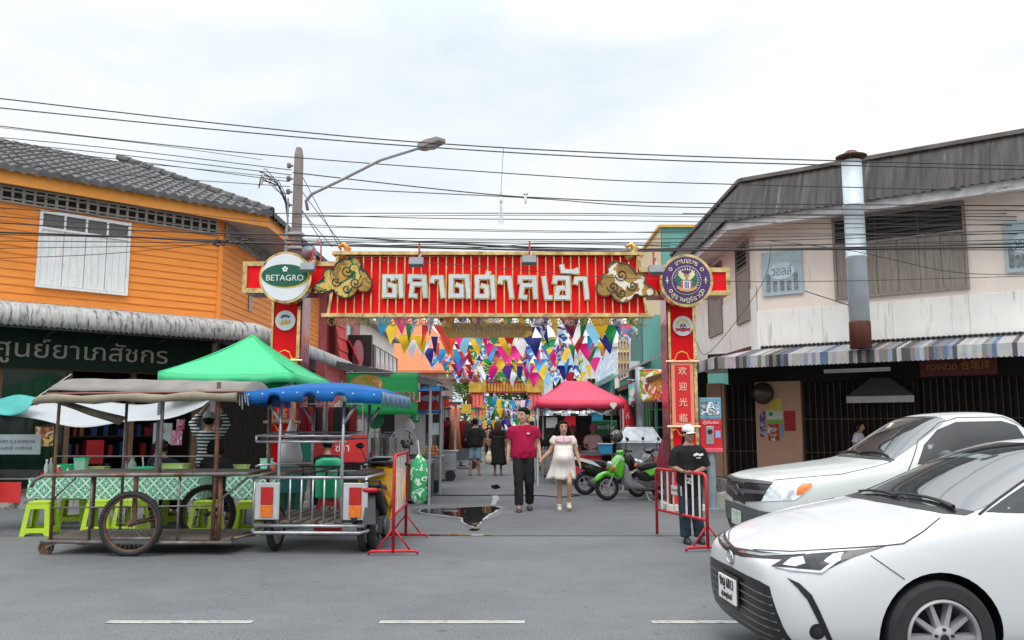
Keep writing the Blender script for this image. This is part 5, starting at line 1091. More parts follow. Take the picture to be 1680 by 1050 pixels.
def seam(bv, pts, to3, r, name, m, par, mirror=False):
 P=[]
 for i in range(len(pts)-1):
  for j in range(6):P.append(Vector(pts[i]).lerp(Vector(pts[i+1]), j/6))
 P.append(Vector(pts[-1])); W=[]
 for q in P:
  o, d=to3(q); h=bv.ray_cast(o, d.normalized())
  if h[0] is not None:W.append(h[0]+(h[1] if h[1].dot(d)<0 else -h[1])*r*.4)
 for s in ((1, -1) if mirror else (1, )):
  if len(W)>1:mb=MB(); mb.tube([(p.x, p.y*s, p.z) for p in W], r, n=5); mb.build(name, m, par)
def wheel(par, x, y, z, r, w, spokes, rimr, out):
 """out = -1 faces -y"""
 M=Matrix.Translation((x, y, z))@Matrix.Rotation(radians(90)*(1 if out<0 else -1), 4, 'X')
 mb=MB(); mb.lathe([(rimr, -w/2), (r-.02, -w/2), (r, -w/2+.03), (r, w/2-.03), (r-.025, w/2), (rimr+.01, w/2+.004), (rimr, w/2-.01)], 48, M, cap=False); t=mb.build('wheel', RUBBER, par, smooth=True, bevel=0); md=t.modifiers.new('es', 'EDGE_SPLIT'); md.split_angle=radians(30)
 mb=MB(); mb.lathe([(rimr+.002, -w/2), (rimr+.002, w/2-.005), (rimr-.012, w/2+.002), (rimr-.022, w/2-.01), (rimr-.03, -w/2+.02)], 48, M, cap=False)
 mb.T=M
 for k in range(spokes):
  a=2*pi*k/spokes; R_=Matrix.Rotation(a, 4, 'Z'); mb.T=M@R_; z1=w/2-.02
  mb.loft([[(.045, -.022, z1-.03), (.045, .022, z1-.03), (.045, .016, z1), (.045, -.016, z1)], [(rimr-.02, -.020, z1-.05), (rimr-.02, .020, z1-.05), (rimr-.02, .011, z1-.005), (rimr-.02, -.011, z1-.005)]])
 mb.T=M; mb.lathe([(.07, w/2-.06), (.068, w/2-.016), (.035, w/2-.005), (.001, w/2-.004)], 20)
 ri=mb.build('rim', ALLOY, t)
 mb=MB(); mb.T=M
 for k in range(5):a=2*pi*k/5+.3; mb.T=M@Matrix.Translation((.05*cos(a), .05*sin(a), 0)); mb.lathe([(.010, w/2-.012), (.009, w/2+.002)], 8)
 mb.T=M; mb.lathe([(.026, w/2-.01), (.024, w/2+.001), (.001, w/2+.002)], 16); mb.build('wheel_nuts', GRIL, ri)
 mb=MB(); mb.lathe([(rimr-.02, -w/2+.03), (.001, -w/2+.035)], 24, M); mb.build('brake_disc', mat('brake_dark', (.035, .033, .03), rough=.6, metal=.3), t)
 return t
 # ------------------------------------------------------------------ white sedan, nearest
CX0, CY0=1.46, 5.85
sd=thing('parked_car' if False else 'sedan', 'shiny white sedan with alloy wheels, closest car at the lower right', 'car', (CX0, CY0, 0), radians(3.5))
S_=[(.000, .30, .26, (.40, .36), (.45, .52), (.42, .625), (.36, .655), (.18, .668), .672), (.035, .215, .46, (.60, .30), (.64, .52), (.59, .66), (.49, .695), (.25, .710), .715), (.13, .18, .64, (.755, .27), (.785, .52), (.735, .695), (.62, .735), (.31, .757), .762), (.30, .17, .74, (.85, .27), (.872, .54), (.83, .745), (.70, .80), (.36, .828), .835), (.58, .17, .78, (.88, .28), (.898, .60), (.862, .835), (.735, .885), (.39, .915), .922), (.93, .17, .79, (.885, .28), (.902, .66), (.872, .905), (.75, .95), (.41, .98), .988), (1.14, .17, .80, (.88, .28), (.898, .68), (.872, .94), (.755, .985), (.42, 1.015), 1.022), (1.25, .17, .80, (.88, .28), (.896, .69), (.872, .955), (.74, 1.02), (.44, 1.06), 1.068), (1.60, .17, .80, (.88, .28), (.894, .70), (.874, .972), (.685, 1.18), (.44, 1.225), 1.235), (1.90, .17, .80, (.88, .28), (.894, .70), (.876, .982), (.63, 1.315), (.41, 1.36), 1.37), (2.20, .17, .80, (.88, .28), (.894, .70), (.878, .99), (.585, 1.39), (.38, 1.43), 1.44), (2.80, .17, .80, (.88, .28), (.894, .70), (.878, 1.0), (.57, 1.40), (.37, 1.44), 1.45), (3.30, .17, .80, (.88, .28), (.894, .70), (.878, 1.01), (.575, 1.36), (.38, 1.405), 1.415), (3.75, .17, .80, (.88, .28), (.894, .72), (.876, 1.02), (.62, 1.21), (.40, 1.26), 1.27), (4.10, .19, .78, (.87, .30), (.885, .74), (.86, 1.01), (.70, 1.07), (.42, 1.10), 1.105), (4.45, .24, .70, (.80, .34), (.83, .72), (.80, .97), (.66, 1.03), (.40, 1.06), 1.065), (4.60, .30, .50, (.62, .38), (.66, .70), (.62, .90), (.50, .95), (.30, .97), .975)]
body, bv=carbody(S_, CARW, sd, ((.935, .315), (3.635, .315)))
T=px3(sd); Z_=along('z'); Y_=along('y')
patch(bv, [(1.10, 0), (1.115, -.3), (1.15, -.55), (1.24, -.745), (1.30, -.745), (1.62, -.66), (1.92, -.60), (2.10, -.555), (2.06, -.3), (2.04, 0), (2.06, .3), (2.10, .555), (1.92, .60), (1.62, .66), (1.30, .745), (1.24, .745), (1.15, .55), (1.115, .3)], Z_, .004, .06, 'windscreen', WGLASS, sd)
patch(bv, [(1.02, 0), (1.04, -.4), (1.10, -.66), (1.18, -.765), (1.245, -.755), (1.155, -.56), (1.12, -.3), (1.105, 0), (1.12, .3), (1.155, .56), (1.245, .755), (1.18, .765), (1.10, .66), (1.04, .4)], Z_, .003, .05, 'cowl', GRIL, sd)
patch(bv, [(3.42, 0), (3.40, -.5), (3.52, -.55), (3.95, -.62), (4.02, 0), (3.95, .62), (3.52, .55), (3.40, .5)], Z_, .004, .08, 'rear_window', WGLASS, sd)
for nm, pl in (('quarter_glass', [(1.30, 1.005), (1.62, 1.155), (1.62, 1.0)]), ('side_window', [(1.66, 1.0), (1.66, 1.17), (1.95, 1.30), (2.2, 1.355), (2.45, 1.36), (2.45, 1.015)]), ('side_window', [(2.52, 1.02), (2.52, 1.34), (2.9, 1.33), (3.2, 1.27), (3.4, 1.17), (3.45, 1.05)])):
 patch(bv, pl, Y_, .004, .05, nm, GLASS, sd, mirror=True)
seam(bv, [(1.25, .99), (1.62, 1.17), (1.95, 1.325), (2.25, 1.375), (2.45, 1.38)], Y_, .008, 'window_trim', GRIL, sd, True)
SEAM=mat('panel_gap', (.06, .06, .062), rough=.7)
seam(bv, [(1.66, .98), (1.63, .80), (1.60, .55), (1.55, .35)], Y_, .0035, 'door_gap', SEAM, sd, True)
seam(bv, [(2.48, 1.0), (2.48, .7), (2.50, .35)], Y_, .0035, 'door_gap', SEAM, sd, True)
hl_=patch(bv, [(1266, 929), (1290, 915), (1332, 909), (1400, 903), (1452, 897), (1402, 913), (1374, 926), (1347, 940), (1300, 936)], T, .005, 5, 'headlight', LAMPD, sd, mirror=True)
patch(bv, [(1285, 927), (1298, 917), (1318, 914), (1322, 925), (1306, 930)], T, .008, 4, 'reflector', LAMPC, hl_[0]); patch(bv, [(1352, 921), (1366, 910), (1384, 907), (1378, 916), (1362, 925)], T, .008, 4, 'reflector', LAMPC, hl_[0])
patch(bv, [(1272, 931), (1300, 933), (1346, 937), (1362, 925), (1376, 915), (1379, 918), (1364, 930), (1348, 941), (1300, 937)], T, .010, 4, 'chrome_strip', CHROME, hl_[0])
patch(bv, [(1194, 896), (1216, 900), (1250, 905), (1290, 910), (1322, 909), (1300, 914), (1285, 918), (1250, 916), (1216, 913), (1200, 908)], T, .004, 4, 'upper_grille', GRIL, sd, mirror=True)
patch(bv, [(1212, 903), (1250, 909), (1312, 911), (1250, 913), (1214, 907)], T, .007, 4, 'grille_strip', CHROME, sd, mirror=True)
mb=MB()
ctr=bv.ray_cast(Vector((-1, 0, .645)), Vector((1, 0, 0)))[0]
mb.T=Matrix.Translation(ctr+Vector((-.012, 0, 0)))@Matrix.Rotation(radians(-90), 4, 'Y')
def ring_el(mb, rx, ry, r, c=(0, 0)):mb.tube([(c[0]+rx*cos(t), c[1]+ry*sin(t), 0) for t in [2*pi*k/24 for k in range(24)]], r, n=6, closed=True)
ring_el(mb, .040, .062, .006); ring_el(mb, .014, .028, .004, (-.004, 0)) if False else None
ring_el(mb, .014, .038, .004) if False else ring_el(mb, .034, .020, .004); ring_el(mb, .016, .046, .004, (.016, 0)); mb.T=Matrix()
mb.build('emblem', CHROME, sd)
lg=patch(bv, [(-.60, .56), (-.50, .575), (0, .58), (.50, .575), (.60, .56), (.66, .40), (.70, .255), (.50, .235), (0, .225), (-.50, .235), (-.70, .255), (-.66, .40)], along('x'), .006, .05, 'lower_grille', GRIL, sd)
if lg:
 for i in range(6):seam(bv, [(-.62-i*.008, .50-i*.046), (0, .515-i*.048), (.62+i*.008, .50-i*.046)], along('x'), .007, 'grille_slat', DGREY, lg[0])
mb=MB(); mb.cb((-.028, 0, .44), (.012, .36, .16)); pl_=mb.build('number_plate', WHITEP, sd, bevel=.004)
mb=MB(); mb.cb((-.02, 0, .44), (.012, .40, .20)); mb.build('plate_holder', GRIL, sd, bevel=.004)
mb=MB(); mb.text('9กฐ 6813', .09, frame((-.036, 0, .45), (0, -1, 0)), 0, .003, bold=.01, width=.28); mb.text('สุราษฎร์ธานี', .05, frame((-.036, 0, .385), (0, -1, 0)), 0, .003, width=.22); mb.build('lettering', GRIL, pl_)
patch(bv, [(1292, 948), (1312, 957), (1332, 976), (1346, 1004), (1366, 1050), (1358, 1052), (1338, 1010), (1325, 984), (1308, 964)], T, .006, 5, 'bumper_trim', GRIL, sd, mirror=True)
fl_=patch(bv, [(1341+13*cos(t), 1036+13*sin(t)) for t in [2*pi*k/16 for k in range(16)]], T, .005, 5, 'fog_lamp', GRIL, sd, mirror=True)
if fl_:patch(bv, [(1341+8*cos(t), 1036+8*sin(t)) for t in [2*pi*k/16 for k in range(16)]], T, .009, 5, 'fog_lens', LAMPD, fl_[0])
seam(bv, [(1236, 902), (1300, 905), (1400, 899), (1456, 895), (1482, 892), (1515, 872), (1542, 850)], T, .004, 'bonnet_gap', SEAM, sd, True)
seam(bv, [(1428, 911), (1455, 930), (1484, 950)], T, .003, 'bumper_gap', SEAM, sd, True)
for wx in (.935, 3.635):
 for s in (-1, 1):wheel(sd, wx, s*.80, .315, .315, .20, 10, .215, s)
for s in (-1, 1):
 mb=MB(); mb.ell((1.80, s*1.02, 1.04), (.075, .12, .07), 14, 10); mi=mb.build('wing_mirror', CARW, sd, smooth=True); mb=MB(); mb.bar((1.78, s*.88, .99), (1.79, s*.95, 1.02), .05, .04); mb.build('mirror_foot', GRIL, mi)
 mb=MB(); mb.ell((1.86, s*1.02, 1.04), (.02, .10, .055), 12, 8); mb.build('mirror_glass', CHROME, mi, smooth=True)
 for x in (2.32, 3.32):mb=MB(); mb.tube([(x-.1, s*.893, .86), (x-.09, s*.925, .865), (x+.08, s*.925, .865), (x+.09, s*.893, .86)], .011, n=6); mb.build('door_handle', CARW, sd, smooth=True)
 patch(bv, [(s*.45, .80), (s*.60, .78), (s*.60, .90), (s*.45, .92)], lambda q:(Vector((8, q[0], q[1])), Vector((-1, 0, 0))), .006, .04, 'tail_light', REDL, sd)
for (pa, pb) in (((1.20, -.66), (1.20, -.02)), ((1.17, -.05), (1.19, .55))):
 W=[]
 for i in range(9):
  t=i/8; q=(pa[0]+(pb[0]-pa[0])*t+.02*sin(pi*t)-.03, pa[1]+(pb[1]-pa[1])*t); h=bv.ray_cast(Vector((q[0], q[1], 3)), Vector((0, 0, -1)))[0]; W.append(h+Vector((0, 0, .022)))
 mb=MB(); mb.tube(W, [.016, .015, .013, .012, .011, .010, .009, .008, .007], n=6); mb.build('wiper', BLACK, sd)
 # ------------------------------------------------------------------ pickup
PX0, PY0=2.36, 9.05
pk=thing('pickup_truck', 'pale pearl-white pickup with grey bumper, behind the white sedan', 'pickup', (PX0, PY0, 0), 0)
K_=[(.00, .42, .30, (.50, .50), (.56, .72), (.52, .88), (.46, .95), (.24, .975), .98), (.05, .38, .58, (.70, .46), (.74, .72), (.68, .92), (.58, .99), (.30, 1.015), 1.02), (.16, .36, .74, (.82, .44), (.84, .72), (.78, .94), (.66, 1.02), (.34, 1.045), 1.05), (.36, .36, .78, (.865, .46), (.872, .76), (.83, .97), (.71, 1.05), (.38, 1.08), 1.085), (.88, .36, .80, (.875, .48), (.885, .82), (.85, 1.05), (.74, 1.115), (.40, 1.14), 1.145), (1.22, .36, .80, (.875, .48), (.885, .84), (.855, 1.10), (.745, 1.165), (.42, 1.18), 1.185), (1.32, .36, .80, (.875, .48), (.885, .84), (.855, 1.12), (.73, 1.20), (.43, 1.22), 1.225), (1.60, .36, .80, (.875, .48), (.885, .84), (.858, 1.13), (.69, 1.395), (.43, 1.43), 1.435), (1.86, .36, .80, (.875, .48), (.885, .84), (.86, 1.14), (.645, 1.57), (.42, 1.61), 1.615), (2.05, .36, .80, (.875, .48), (.885, .84), (.86, 1.14), (.625, 1.61), (.41, 1.65), 1.66), (2.45, .36, .80, (.875, .48), (.885, .84), (.86, 1.15), (.62, 1.62), (.41, 1.665), 1.675), (2.66, .36, .80, (.875, .48), (.885, .84), (.86, 1.15), (.63, 1.58), (.42, 1.63), 1.64), (2.80, .36, .80, (.875, .48), (.885, .84), (.86, 1.15), (.72, 1.30), (.45, 1.32), 1.325), (2.84, .36, .80, (.875, .48), (.885, .84), (.86, 1.10), (.80, 1.12), (.45, 1.12), 1.12), (4.85, .40, .80, (.875, .48), (.885, .84), (.86, 1.10), (.80, 1.12), (.45, 1.12), 1.12), (4.95, .44, .74, (.82, .50), (.83, .84), (.81, 1.07), (.74, 1.09), (.40, 1.09), 1.09)]
body, bv=carbody(K_, CARP, pk, ((.89, .36), (3.95, .36)), rad=.42); T=px3(pk)
patch(bv, [(1.27, 0), (1.28, -.4), (1.34, -.70), (1.62, -.655), (1.86, -.60), (1.93, -.55), (1.90, 0), (1.93, .55), (1.86, .60), (1.62, .655), (1.34, .70), (1.28, .4)], Z_, .004, .06, 'windscreen', WGLASS, pk)
patch(bv, [(1.21, 0), (1.22, -.4), (1.28, -.73), (1.335, -.72), (1.275, -.4), (1.262, 0), (1.275, .4), (1.335, .72), (1.28, .73), (1.22, .4)], Z_, .003, .05, 'cowl', GRIL, pk)
patch(bv, [(1.50, 1.155), (1.62, 1.33), (1.80, 1.48), (2.0, 1.555), (2.45, 1.565), (2.58, 1.52), (2.64, 1.17)], Y_, .005, .05, 'side_window', GLASS, pk, mirror=True)
seam(bv, [(1.42, .50), (1.40, .85), (1.40, 1.10), (1.60, 1.375), (1.85, 1.545), (2.05, 1.60), (2.50, 1.605), (2.66, 1.50), (2.70, 1.15), (2.70, .5)], Y_, .005, 'door_gap', SEAM, pk, True)
g_=patch(bv, [(1203, 784), (1230, 787), (1266, 792), (1259, 806), (1250, 822), (1225, 823), (1203, 821)], T, .006, 4, 'grille', GRIL, pk, mirror=True)
patch(bv, [(1203, 784), (1230, 787), (1268, 792), (1266, 796), (1230, 792), (1203, 789)], T, .014, 4, 'grille_surround', DGREY, pk, mirror=True)
patch(bv, [(1203, 800), (1230, 803), (1258, 806), (1256, 811), (1230, 809), (1203, 807)], T, .012, 4, 'grille_bar', DGREY, pk, mirror=True)
mb=MB(); h=bv.ray_cast(Vector((-1, 0, .86)), Vector((1, 0, 0)))[0]; mb.T=Matrix.Translation(h+Vector((-.02, 0, 0)))@Matrix.Rotation(radians(-90), 4, 'Y'); ring_el(mb, .05, .075, .008); ring_el(mb, .042, .026, .006); mb.T=Matrix(); mb.build('emblem', DGREY, pk)
h1_=patch(bv, [(1249, 823), (1258, 806), (1269, 791), (1309, 788), (1336, 792), (1330, 803), (1316, 813), (1303, 821)], T, .006, 4, 'headlight', LAMPC, pk, mirror=True)
patch(bv, [(1308, 800), (1316, 793), (1334, 793), (1328, 803), (1314, 812), (1306, 812)], T, .010, 4, 'indicator', AMBER, h1_[0])
patch(bv, [(-.84, .70), (-.5, .715), (0, .72), (.5, .715), (.84, .70), (.86, .55), (.5, .53), (0, .525), (-.5, .53), (-.86, .55)], along('x'), .02, .06, 'bumper', DGREY, pk)
patch(bv, [(.02, .70), (.30, .71), (.80, .70), (.82, .53), (.30, .52), (.02, .52)], Y_, .022, .06, 'bumper_corner', DGREY, pk, mirror=True)
patch(bv, [(-.7, .51), (0, .52), (.7, .51), (.7, .42), (0, .40), (-.7, .42)], along('x'), .01, .06, 'air_intake', GRIL, pk)
mb=MB(); mb.cb((-.03, 0, .58), (.015, .34, .15)); pp=mb.build('number_plate', mat('plate_green_white', (.5, .62, .52), rough=.4, var=.3, scale=20), pk, bevel=.004)
seam(bv, [(1268, 788), (1310, 784), (1380, 778), (1430, 767), (1462, 758)], T, .004, 'bonnet_gap', SEAM, pk, True)
for wx in (.89, 3.95):
 for s in (-1, 1):wheel(pk, wx, s*.78, .36, .36, .22, 6, .21, s)
for s in (-1, 1):
 mb=MB(); mb.loft([[(1.72, s*y, z) for y, z in ((.92, 1.16), (1.12, 1.16), (1.14, 1.30), (.95, 1.29))], [(1.66, s*y, z) for y, z in ((.92, 1.15), (1.13, 1.15), (1.15, 1.31), (.94, 1.30))], [(1.60, s*y, z) for y, z in ((.96, 1.18), (1.10, 1.18), (1.11, 1.28), (.97, 1.27))]]); mi=mb.build('wing_mirror', DGREY, pk, smooth=True, sub=2)
 mb=MB(); mb.bar((1.66, s*.84, 1.15), (1.66, s*.96, 1.20), .06, .05); mb.build('mirror_foot', GRIL, mi)
 mb=MB(); mb.tube([(2.45, s*.883, .98), (2.46, s*.92, .985), (2.60, s*.92, .985), (2.61, s*.883, .98)], .013, n=6); mb.build('door_handle', GRIL, pk)
mb=MB(); mb.box(2.95, 4.8, -.72, .72, 1.118, 1.124); mb.build('bed_floor', GRIL, pk)
for (pa, pb) in (((1.31, -.62), (1.30, .02)), ((1.30, 0), (1.31, .6))):
 W=[bv.ray_cast(Vector((pa[0]+.03*sin(pi*i/8), pa[1]+(pb[1]-pa[1])*i/8, 3)), Vector((0, 0, -1)))[0]+Vector((0, 0, .018)) for i in range(9)]
 mb=MB(); mb.tube(W, .010, n=5); mb.build('wiper', BLACK, pk)
mb=MB(); h=bv.ray_cast(Vector((1.72, .25, 3)), Vector((0, 0, -1)))[0]; mb.cb(h+Vector((0, 0, .006)), (.10, .08, .004), Matrix.Rotation(radians(-42), 4, 'Y')); mb.build('tax_sticker', mat('sticker', (.6, .5, .36), rough=.5), pk)
# ------------------------------------------------------------------ scooters
def puff(mb, poly, w, s=.72, yc=0, taper=None):
 c=sum((Vector(p) for p in poly), Vector((0, 0)))/len(poly); L=[]
 for y, k in ((-w, s), (-w*.72, 1), (w*.72, 1), (w, s)):L.append([(c.x+(p[0]-c.x)*k, yc+y, c.y+(p[1]-c.y)*k) for p in poly])
 mb.loft(L)
def bikewheel(par, x, r, name='wheel', w=.05, rim=ALLOY, z=None, y=0, spokes=5):
 z=r if z is None else z; M=Matrix.Translation((x, y, z))@Matrix.Rotation(radians(90), 4, 'X')
 mb=MB(); mb.T=M; mb.tube([((r-w)*cos(t), (r-w)*sin(t), 0) for t in [2*pi*k/28 for k in range(28)]], w, n=8, closed=True); o=mb.build(name, RUBBER, par, smooth=True)
 mb=MB(); mb.T=M; mb.lathe([(r-2*w+.012, -.03), (r-2*w+.012, .03), (r-2*w-.012, .03), (r-2*w-.012, -.03), (r-2*w+.012, -.03)], 28, cap=False)
 for k in range(spokes):a=2*pi*k/spokes; mb.bar((.02*cos(a), .02*sin(a), 0), ((r-2*w)*cos(a), (r-2*w)*sin(a), 0), .03, .025)
 mb.lathe([(.05, -.05), (.05, .05)], 14); mb.build('rim', rim, o); return o
def scooter(name, lab, loc, rz, body, accent, group=None, cat='scooter'):
 s=thing(name, lab, cat, loc, rz, group)
 bikewheel(s, 0, .265, 'front_wheel'); bikewheel(s, 1.24, .265, 'rear_wheel', .055)
 mb=MB(); puff(mb, [(-.31, .36), (-.27, .47), (-.16, .57), (0, .62), (.16, .58), (.24, .46), (.17, .47), (.08, .545), (-.04, .56), (-.16, .50), (-.24, .40)], .085, .8); mb.build('front_fender', body, s, smooth=True, sub=1)
 mb=MB(); mb.tube([(0, -.07, .265), (.10, -.07, .50), (.20, -.05, .70)], .02); mb.tube([(0, .07, .265), (.10, .07, .50), (.20, .05, .70)], .02); mb.build('fork', GREYP, s)
 mb=MB(); puff(mb, [(.02, .62), (.10, .80), (.26, .98), (.36, .96), (.38, .78), (.34, .55), (.30, .42), (.22, .44), (.14, .56)], .17); mb.build('front_cowl', body, s, smooth=True, sub=2)
 mb=MB(); puff(mb, [(.30, .42), (.36, .78), (.42, .78), (.44, .5), (.50, .30), (.86, .27), (.90, .20), (.42, .20)], .15, .9); mb.build('leg_shield', accent, s, smooth=True, sub=1)
 mb=MB(); mb.ell((.065, 0, .74), (.06, .11, .07), 12, 8, Matrix.Rotation(radians(-25), 4, 'Y')); mb.build('headlight', LAMPC, s, smooth=True)
 for q in (-1, 1):mb=MB(); mb.ell((.10, q*.145, .66), (.06, .03, .05), 10, 6); mb.build('indicator', AMBER, s, smooth=True)
 mb=MB(); puff(mb, [(.22, .96), (.26, 1.04), (.36, 1.05), (.42, .98), (.34, .94)], .13); mb.build('handlebar_cover', body, s, smooth=True, sub=2)
 mb=MB(); mb.tube([(.40, -.33, 1.02), (.36, -.2, 1.04), (.33, 0, 1.02), (.36, .2, 1.04), (.40, .33, 1.02)], .015, n=6); h=mb.build('handlebar', BLACK, s)
 for q in (-1, 1):
  mb=MB(); mb.tube([(.40, q*.25, 1.02), (.42, q*.35, 1.015)], .022, n=8); mb.build('grip', RUBBER, h)
  mb=MB(); mb.tube([(.36, q*.22, 1.04), (.34, q*.27, 1.16), (.35, q*.30, 1.22)], .007, n=5); mb.ell((.36, q*.31, 1.26), (.018, .06, .04), 12, 8); mb.build('mirror', BLACK, s, smooth=True)
  mb=MB(); mb.bar((.31, q*.21, 1.01), (.33, q*.33, 1.0), .012, .02); mb.build('brake_lever', CHROME, h)
 mb=MB(); puff(mb, [(.66, .62), (.70, .74), (.86, .77), (1.10, .79), (1.38, .83), (1.50, .82), (1.44, .74), (1.1, .68), (.84, .62)], .125, .8); mb.build('seat', mat('seat_black', (.02, .02, .022), rough=.55, bump=.1), s, smooth=True, sub=2)
 mb=MB(); puff(mb, [(.66, .60), (.70, .40), (.86, .34), (1.1, .45), (1.40, .62), (1.62, .76), (1.52, .80), (1.2, .70), (.86, .64)], .14, .8); mb.build('tail_body', BLACK, s, smooth=True, sub=2)
 for q in (-1, 1):mb=MB(); mb.add([(x, q*y, z) for x, y, z in ((.78, .148, .60), (.92, .152, .50), (1.30, .150, .64), (1.62, .09, .78), (1.2, .150, .72))], [(0, 1, 2, 3, 4)] if q<0 else [(4, 3, 2, 1, 0)]); mb.build('tail_panel', body, s, solid=.02)
 mb=MB(); mb.ell((1.60, 0, .755), (.035, .10, .035), 12, 8); mb.build('tail_light', REDL, s, smooth=True)
 mb=MB(); mb.loft([[(1.52, -.05, .70), (1.52, .05, .70), (1.55, .05, .70), (1.55, -.05, .70)], [(1.66, -.08, .36), (1.66, .08, .36), (1.68, .08, .36), (1.68, -.08, .36)]]); mb.build('rear_mudguard', BLACK, s)
 mb=MB(); mb.tube([(.62, -.12, .20), (.95, -.17, .22), (1.05, -.18, .27)], .022, n=8); mb.tube([(1.02, -.18, .26), (1.10, -.18, .29), (1.55, -.19, .42), (1.60, -.19, .435)], [.04, .06, .06, .04], n=12); mb.build('exhaust', mat('exhaust_dark', (.06, .06, .062), rough=.4, metal=.6), s, smooth=True)
 mb=MB(); mb.box(.62, 1.20, -.10, .10, .20, .40); mb.ell((1.0, .12, .28), (.2, .06, .12)); mb.build('engine', mat('engine_grey', (.13, .13, .135), rough=.5, metal=.4, var=.3), s, bevel=.03)
 mb=MB(); mb.tube([(.80, -.08, .22), (.86, -.20, .01)], .012, n=6); mb.tube([(.84, -.20, .005), (.91, -.21, .005)], .012, n=6); mb.build('stand', GREYP, s)
 mb=MB(); mb.tube([(1.40, -.10, .80), (1.58, -.11, .86), (1.66, 0, .87), (1.58, .11, .86), (1.40, .10, .80)], .014, n=6); mb.build('grab_rail', BLACK, s)
 return s
GREENB=mat('scooter_green', (.10, .62, .03), rough=.22, coat=1, var=.05); BLACKB=mat('scooter_black', (.012, .012, .014), rough=.2, coat=1); YELB=mat('scooter_yellow', (.80, .40, .01), rough=.35, coat=.5, var=.08, dirt_reflect=((.3, .14, .02), .66, 6, (1, 1, 1))); LGREY=mat('shield_grey', (.30, .31, .33), rough=.4)
sc1=scooter('motor_scooter', 'bright green scooter parked on its stand facing left, front one by the barrier', (1.98, 18.1, 0), radians(14), GREENB, LGREY, 'parked scooters')
mb=MB(); mb.add([(x, -.145, z) for x, z in ((.06, .66), (.26, .92), (.34, .86), (.16, .62))], [(0, 1, 2, 3)]); mb.build('white_decal', WHITEP, sc1, solid=.03)
sc2=scooter('motor_scooter', 'black scooter with white tail parked behind the green one', (2.88, 19.7, 0), radians(188), BLACKB, BLACKB, 'parked scooters')
mb=MB(); mb.add([(x, .155, z) for x, z in ((.9, .62), (1.3, .74), (1.66, .84), (1.5, .86), (1.1, .76))], [(0, 1, 2, 3, 4)]); mb.build('white_stripe', WHITEP, sc2, solid=.02)
sc3=scooter('motor_scooter', 'black scooter with raised mirrors parked behind the seat of the green one', (2.75, 19.0, 0), radians(24), BLACKB, BLACKB, 'parked scooters')
hm=thing('helmet', 'dark grey helmet hung on the mirror of a parked scooter', 'helmet', at(1012, 716, 18.75)); mb=MB(); mb.ell((0, 0, 0), (.14, .13, .14), 18, 12); mb.build('shell', mat('helmet_grey', (.05, .052, .056), rough=.25, coat=.6), hm, smooth=True)
mb=MB(); mb.grid(lambda u, v:(-.145*cos(u*2-1)*cos(v*.8-.3), .145*sin(u*2-1), .145*sin(v*.8-.3)), 8, 6); mb.build('visor', WGLASS, hm, smooth=True, solid=.006)
# ================================================================== PEOPLE
def skinm(n, c):return mat('skin_'+n, c, rough=.5, var=.08, scale=9)
SK1=skinm('light', (.50, .30, .20)); SK2=skinm('tan', (.36, .19, .12)); SK3=skinm('brown', (.34, .19, .12))
HAIR=mat('hair_black', (.008, .007, .007), rough=.75, spec=.15, var=.4, scale=30, stretch=(1, 1, .15)); HAIRB=mat('hair_brown', (.05, .02, .012), rough=.7, spec=.2, var=.4, scale=30, stretch=(1, 1, .15))
EYEM=mat('eye_dark', (.01, .008, .008), rough=.2); LIPM=mat('lips', (.42, .13, .11), rough=.4)
def cloth(n, c, **k):return mat('cloth_'+n, c, **{**dict(rough=.85, var=.10, scale=7, bump=.25, bscale=28, spec=.2), **k})
def cap_(mb, a, b, ra, rb, n=10):
 a=Vector(a); b=Vector(b); d=(b-a).normalized()
 mb.tube([a-d*ra*.92, a-d*ra*.6, a, a.lerp(b, .33), a.lerp(b, .66), b, b+d*rb*.6, b+d*rb*.92], [ra*.35, ra*.8, ra, ra*.62+rb*.38+.003, ra*.33+rb*.67, rb, rb*.8, rb*.35], n=n)
def fuse(mb, vox, smooth, name, m, par, fold=0, seed=0, extra=None):
 o=mb.build('tmp', m, None); q=o.modifiers.new('r', 'REMESH'); q.mode='VOXEL'; q.voxel_size=vox
 q=o.modifiers.new('s', 'SMOOTH'); q.iterations=smooth; q.factor=.5
 me=evalmesh(o); me.name=name
 if fold:
  ns=[v.normal.copy() for v in me.vertices]
  for v, nn in zip(me.vertices, ns):
   p=v.co; k=noise.noise(Vector((p.x*9+seed, p.y*9, p.z*5+p.x*3)))+.6*noise.noise(Vector((p.x*20+seed, p.y*20, p.z*11-p.x*8))); v.co=p+nn*fold*k
 if extra:
  b=bmesh.new(); b.from_mesh(me); vs=[b.verts.new(v) for v in extra.v]
  for f in extra.f:
   try:b.faces.new([vs[i] for i in f])
   except ValueError:pass
  b.to_mesh(me); b.free()
 me.polygons.foreach_set('use_smooth', [True]*len(me.polygons))
 o=bpy.data.objects.new(name, me); COL.objects.link(o); o.parent=par; return o
BASE=dict(hip_l=(.085, 0, .92), knee_l=(.095, -.02, .50), ank_l=(.10, .03, .085), hip_r=(-.085, 0, .92), knee_r=(-.095, -.02, .50), ank_r=(-.10, .03, .085), sho_l=(.175, .01, 1.40), elb_l=(.225, .04, 1.12), wri_l=(.24, -.02, .87), sho_r=(-.175, .01, 1.40), elb_r=(-.225, .04, 1.12), wri_r=(-.24, -.02, .87))
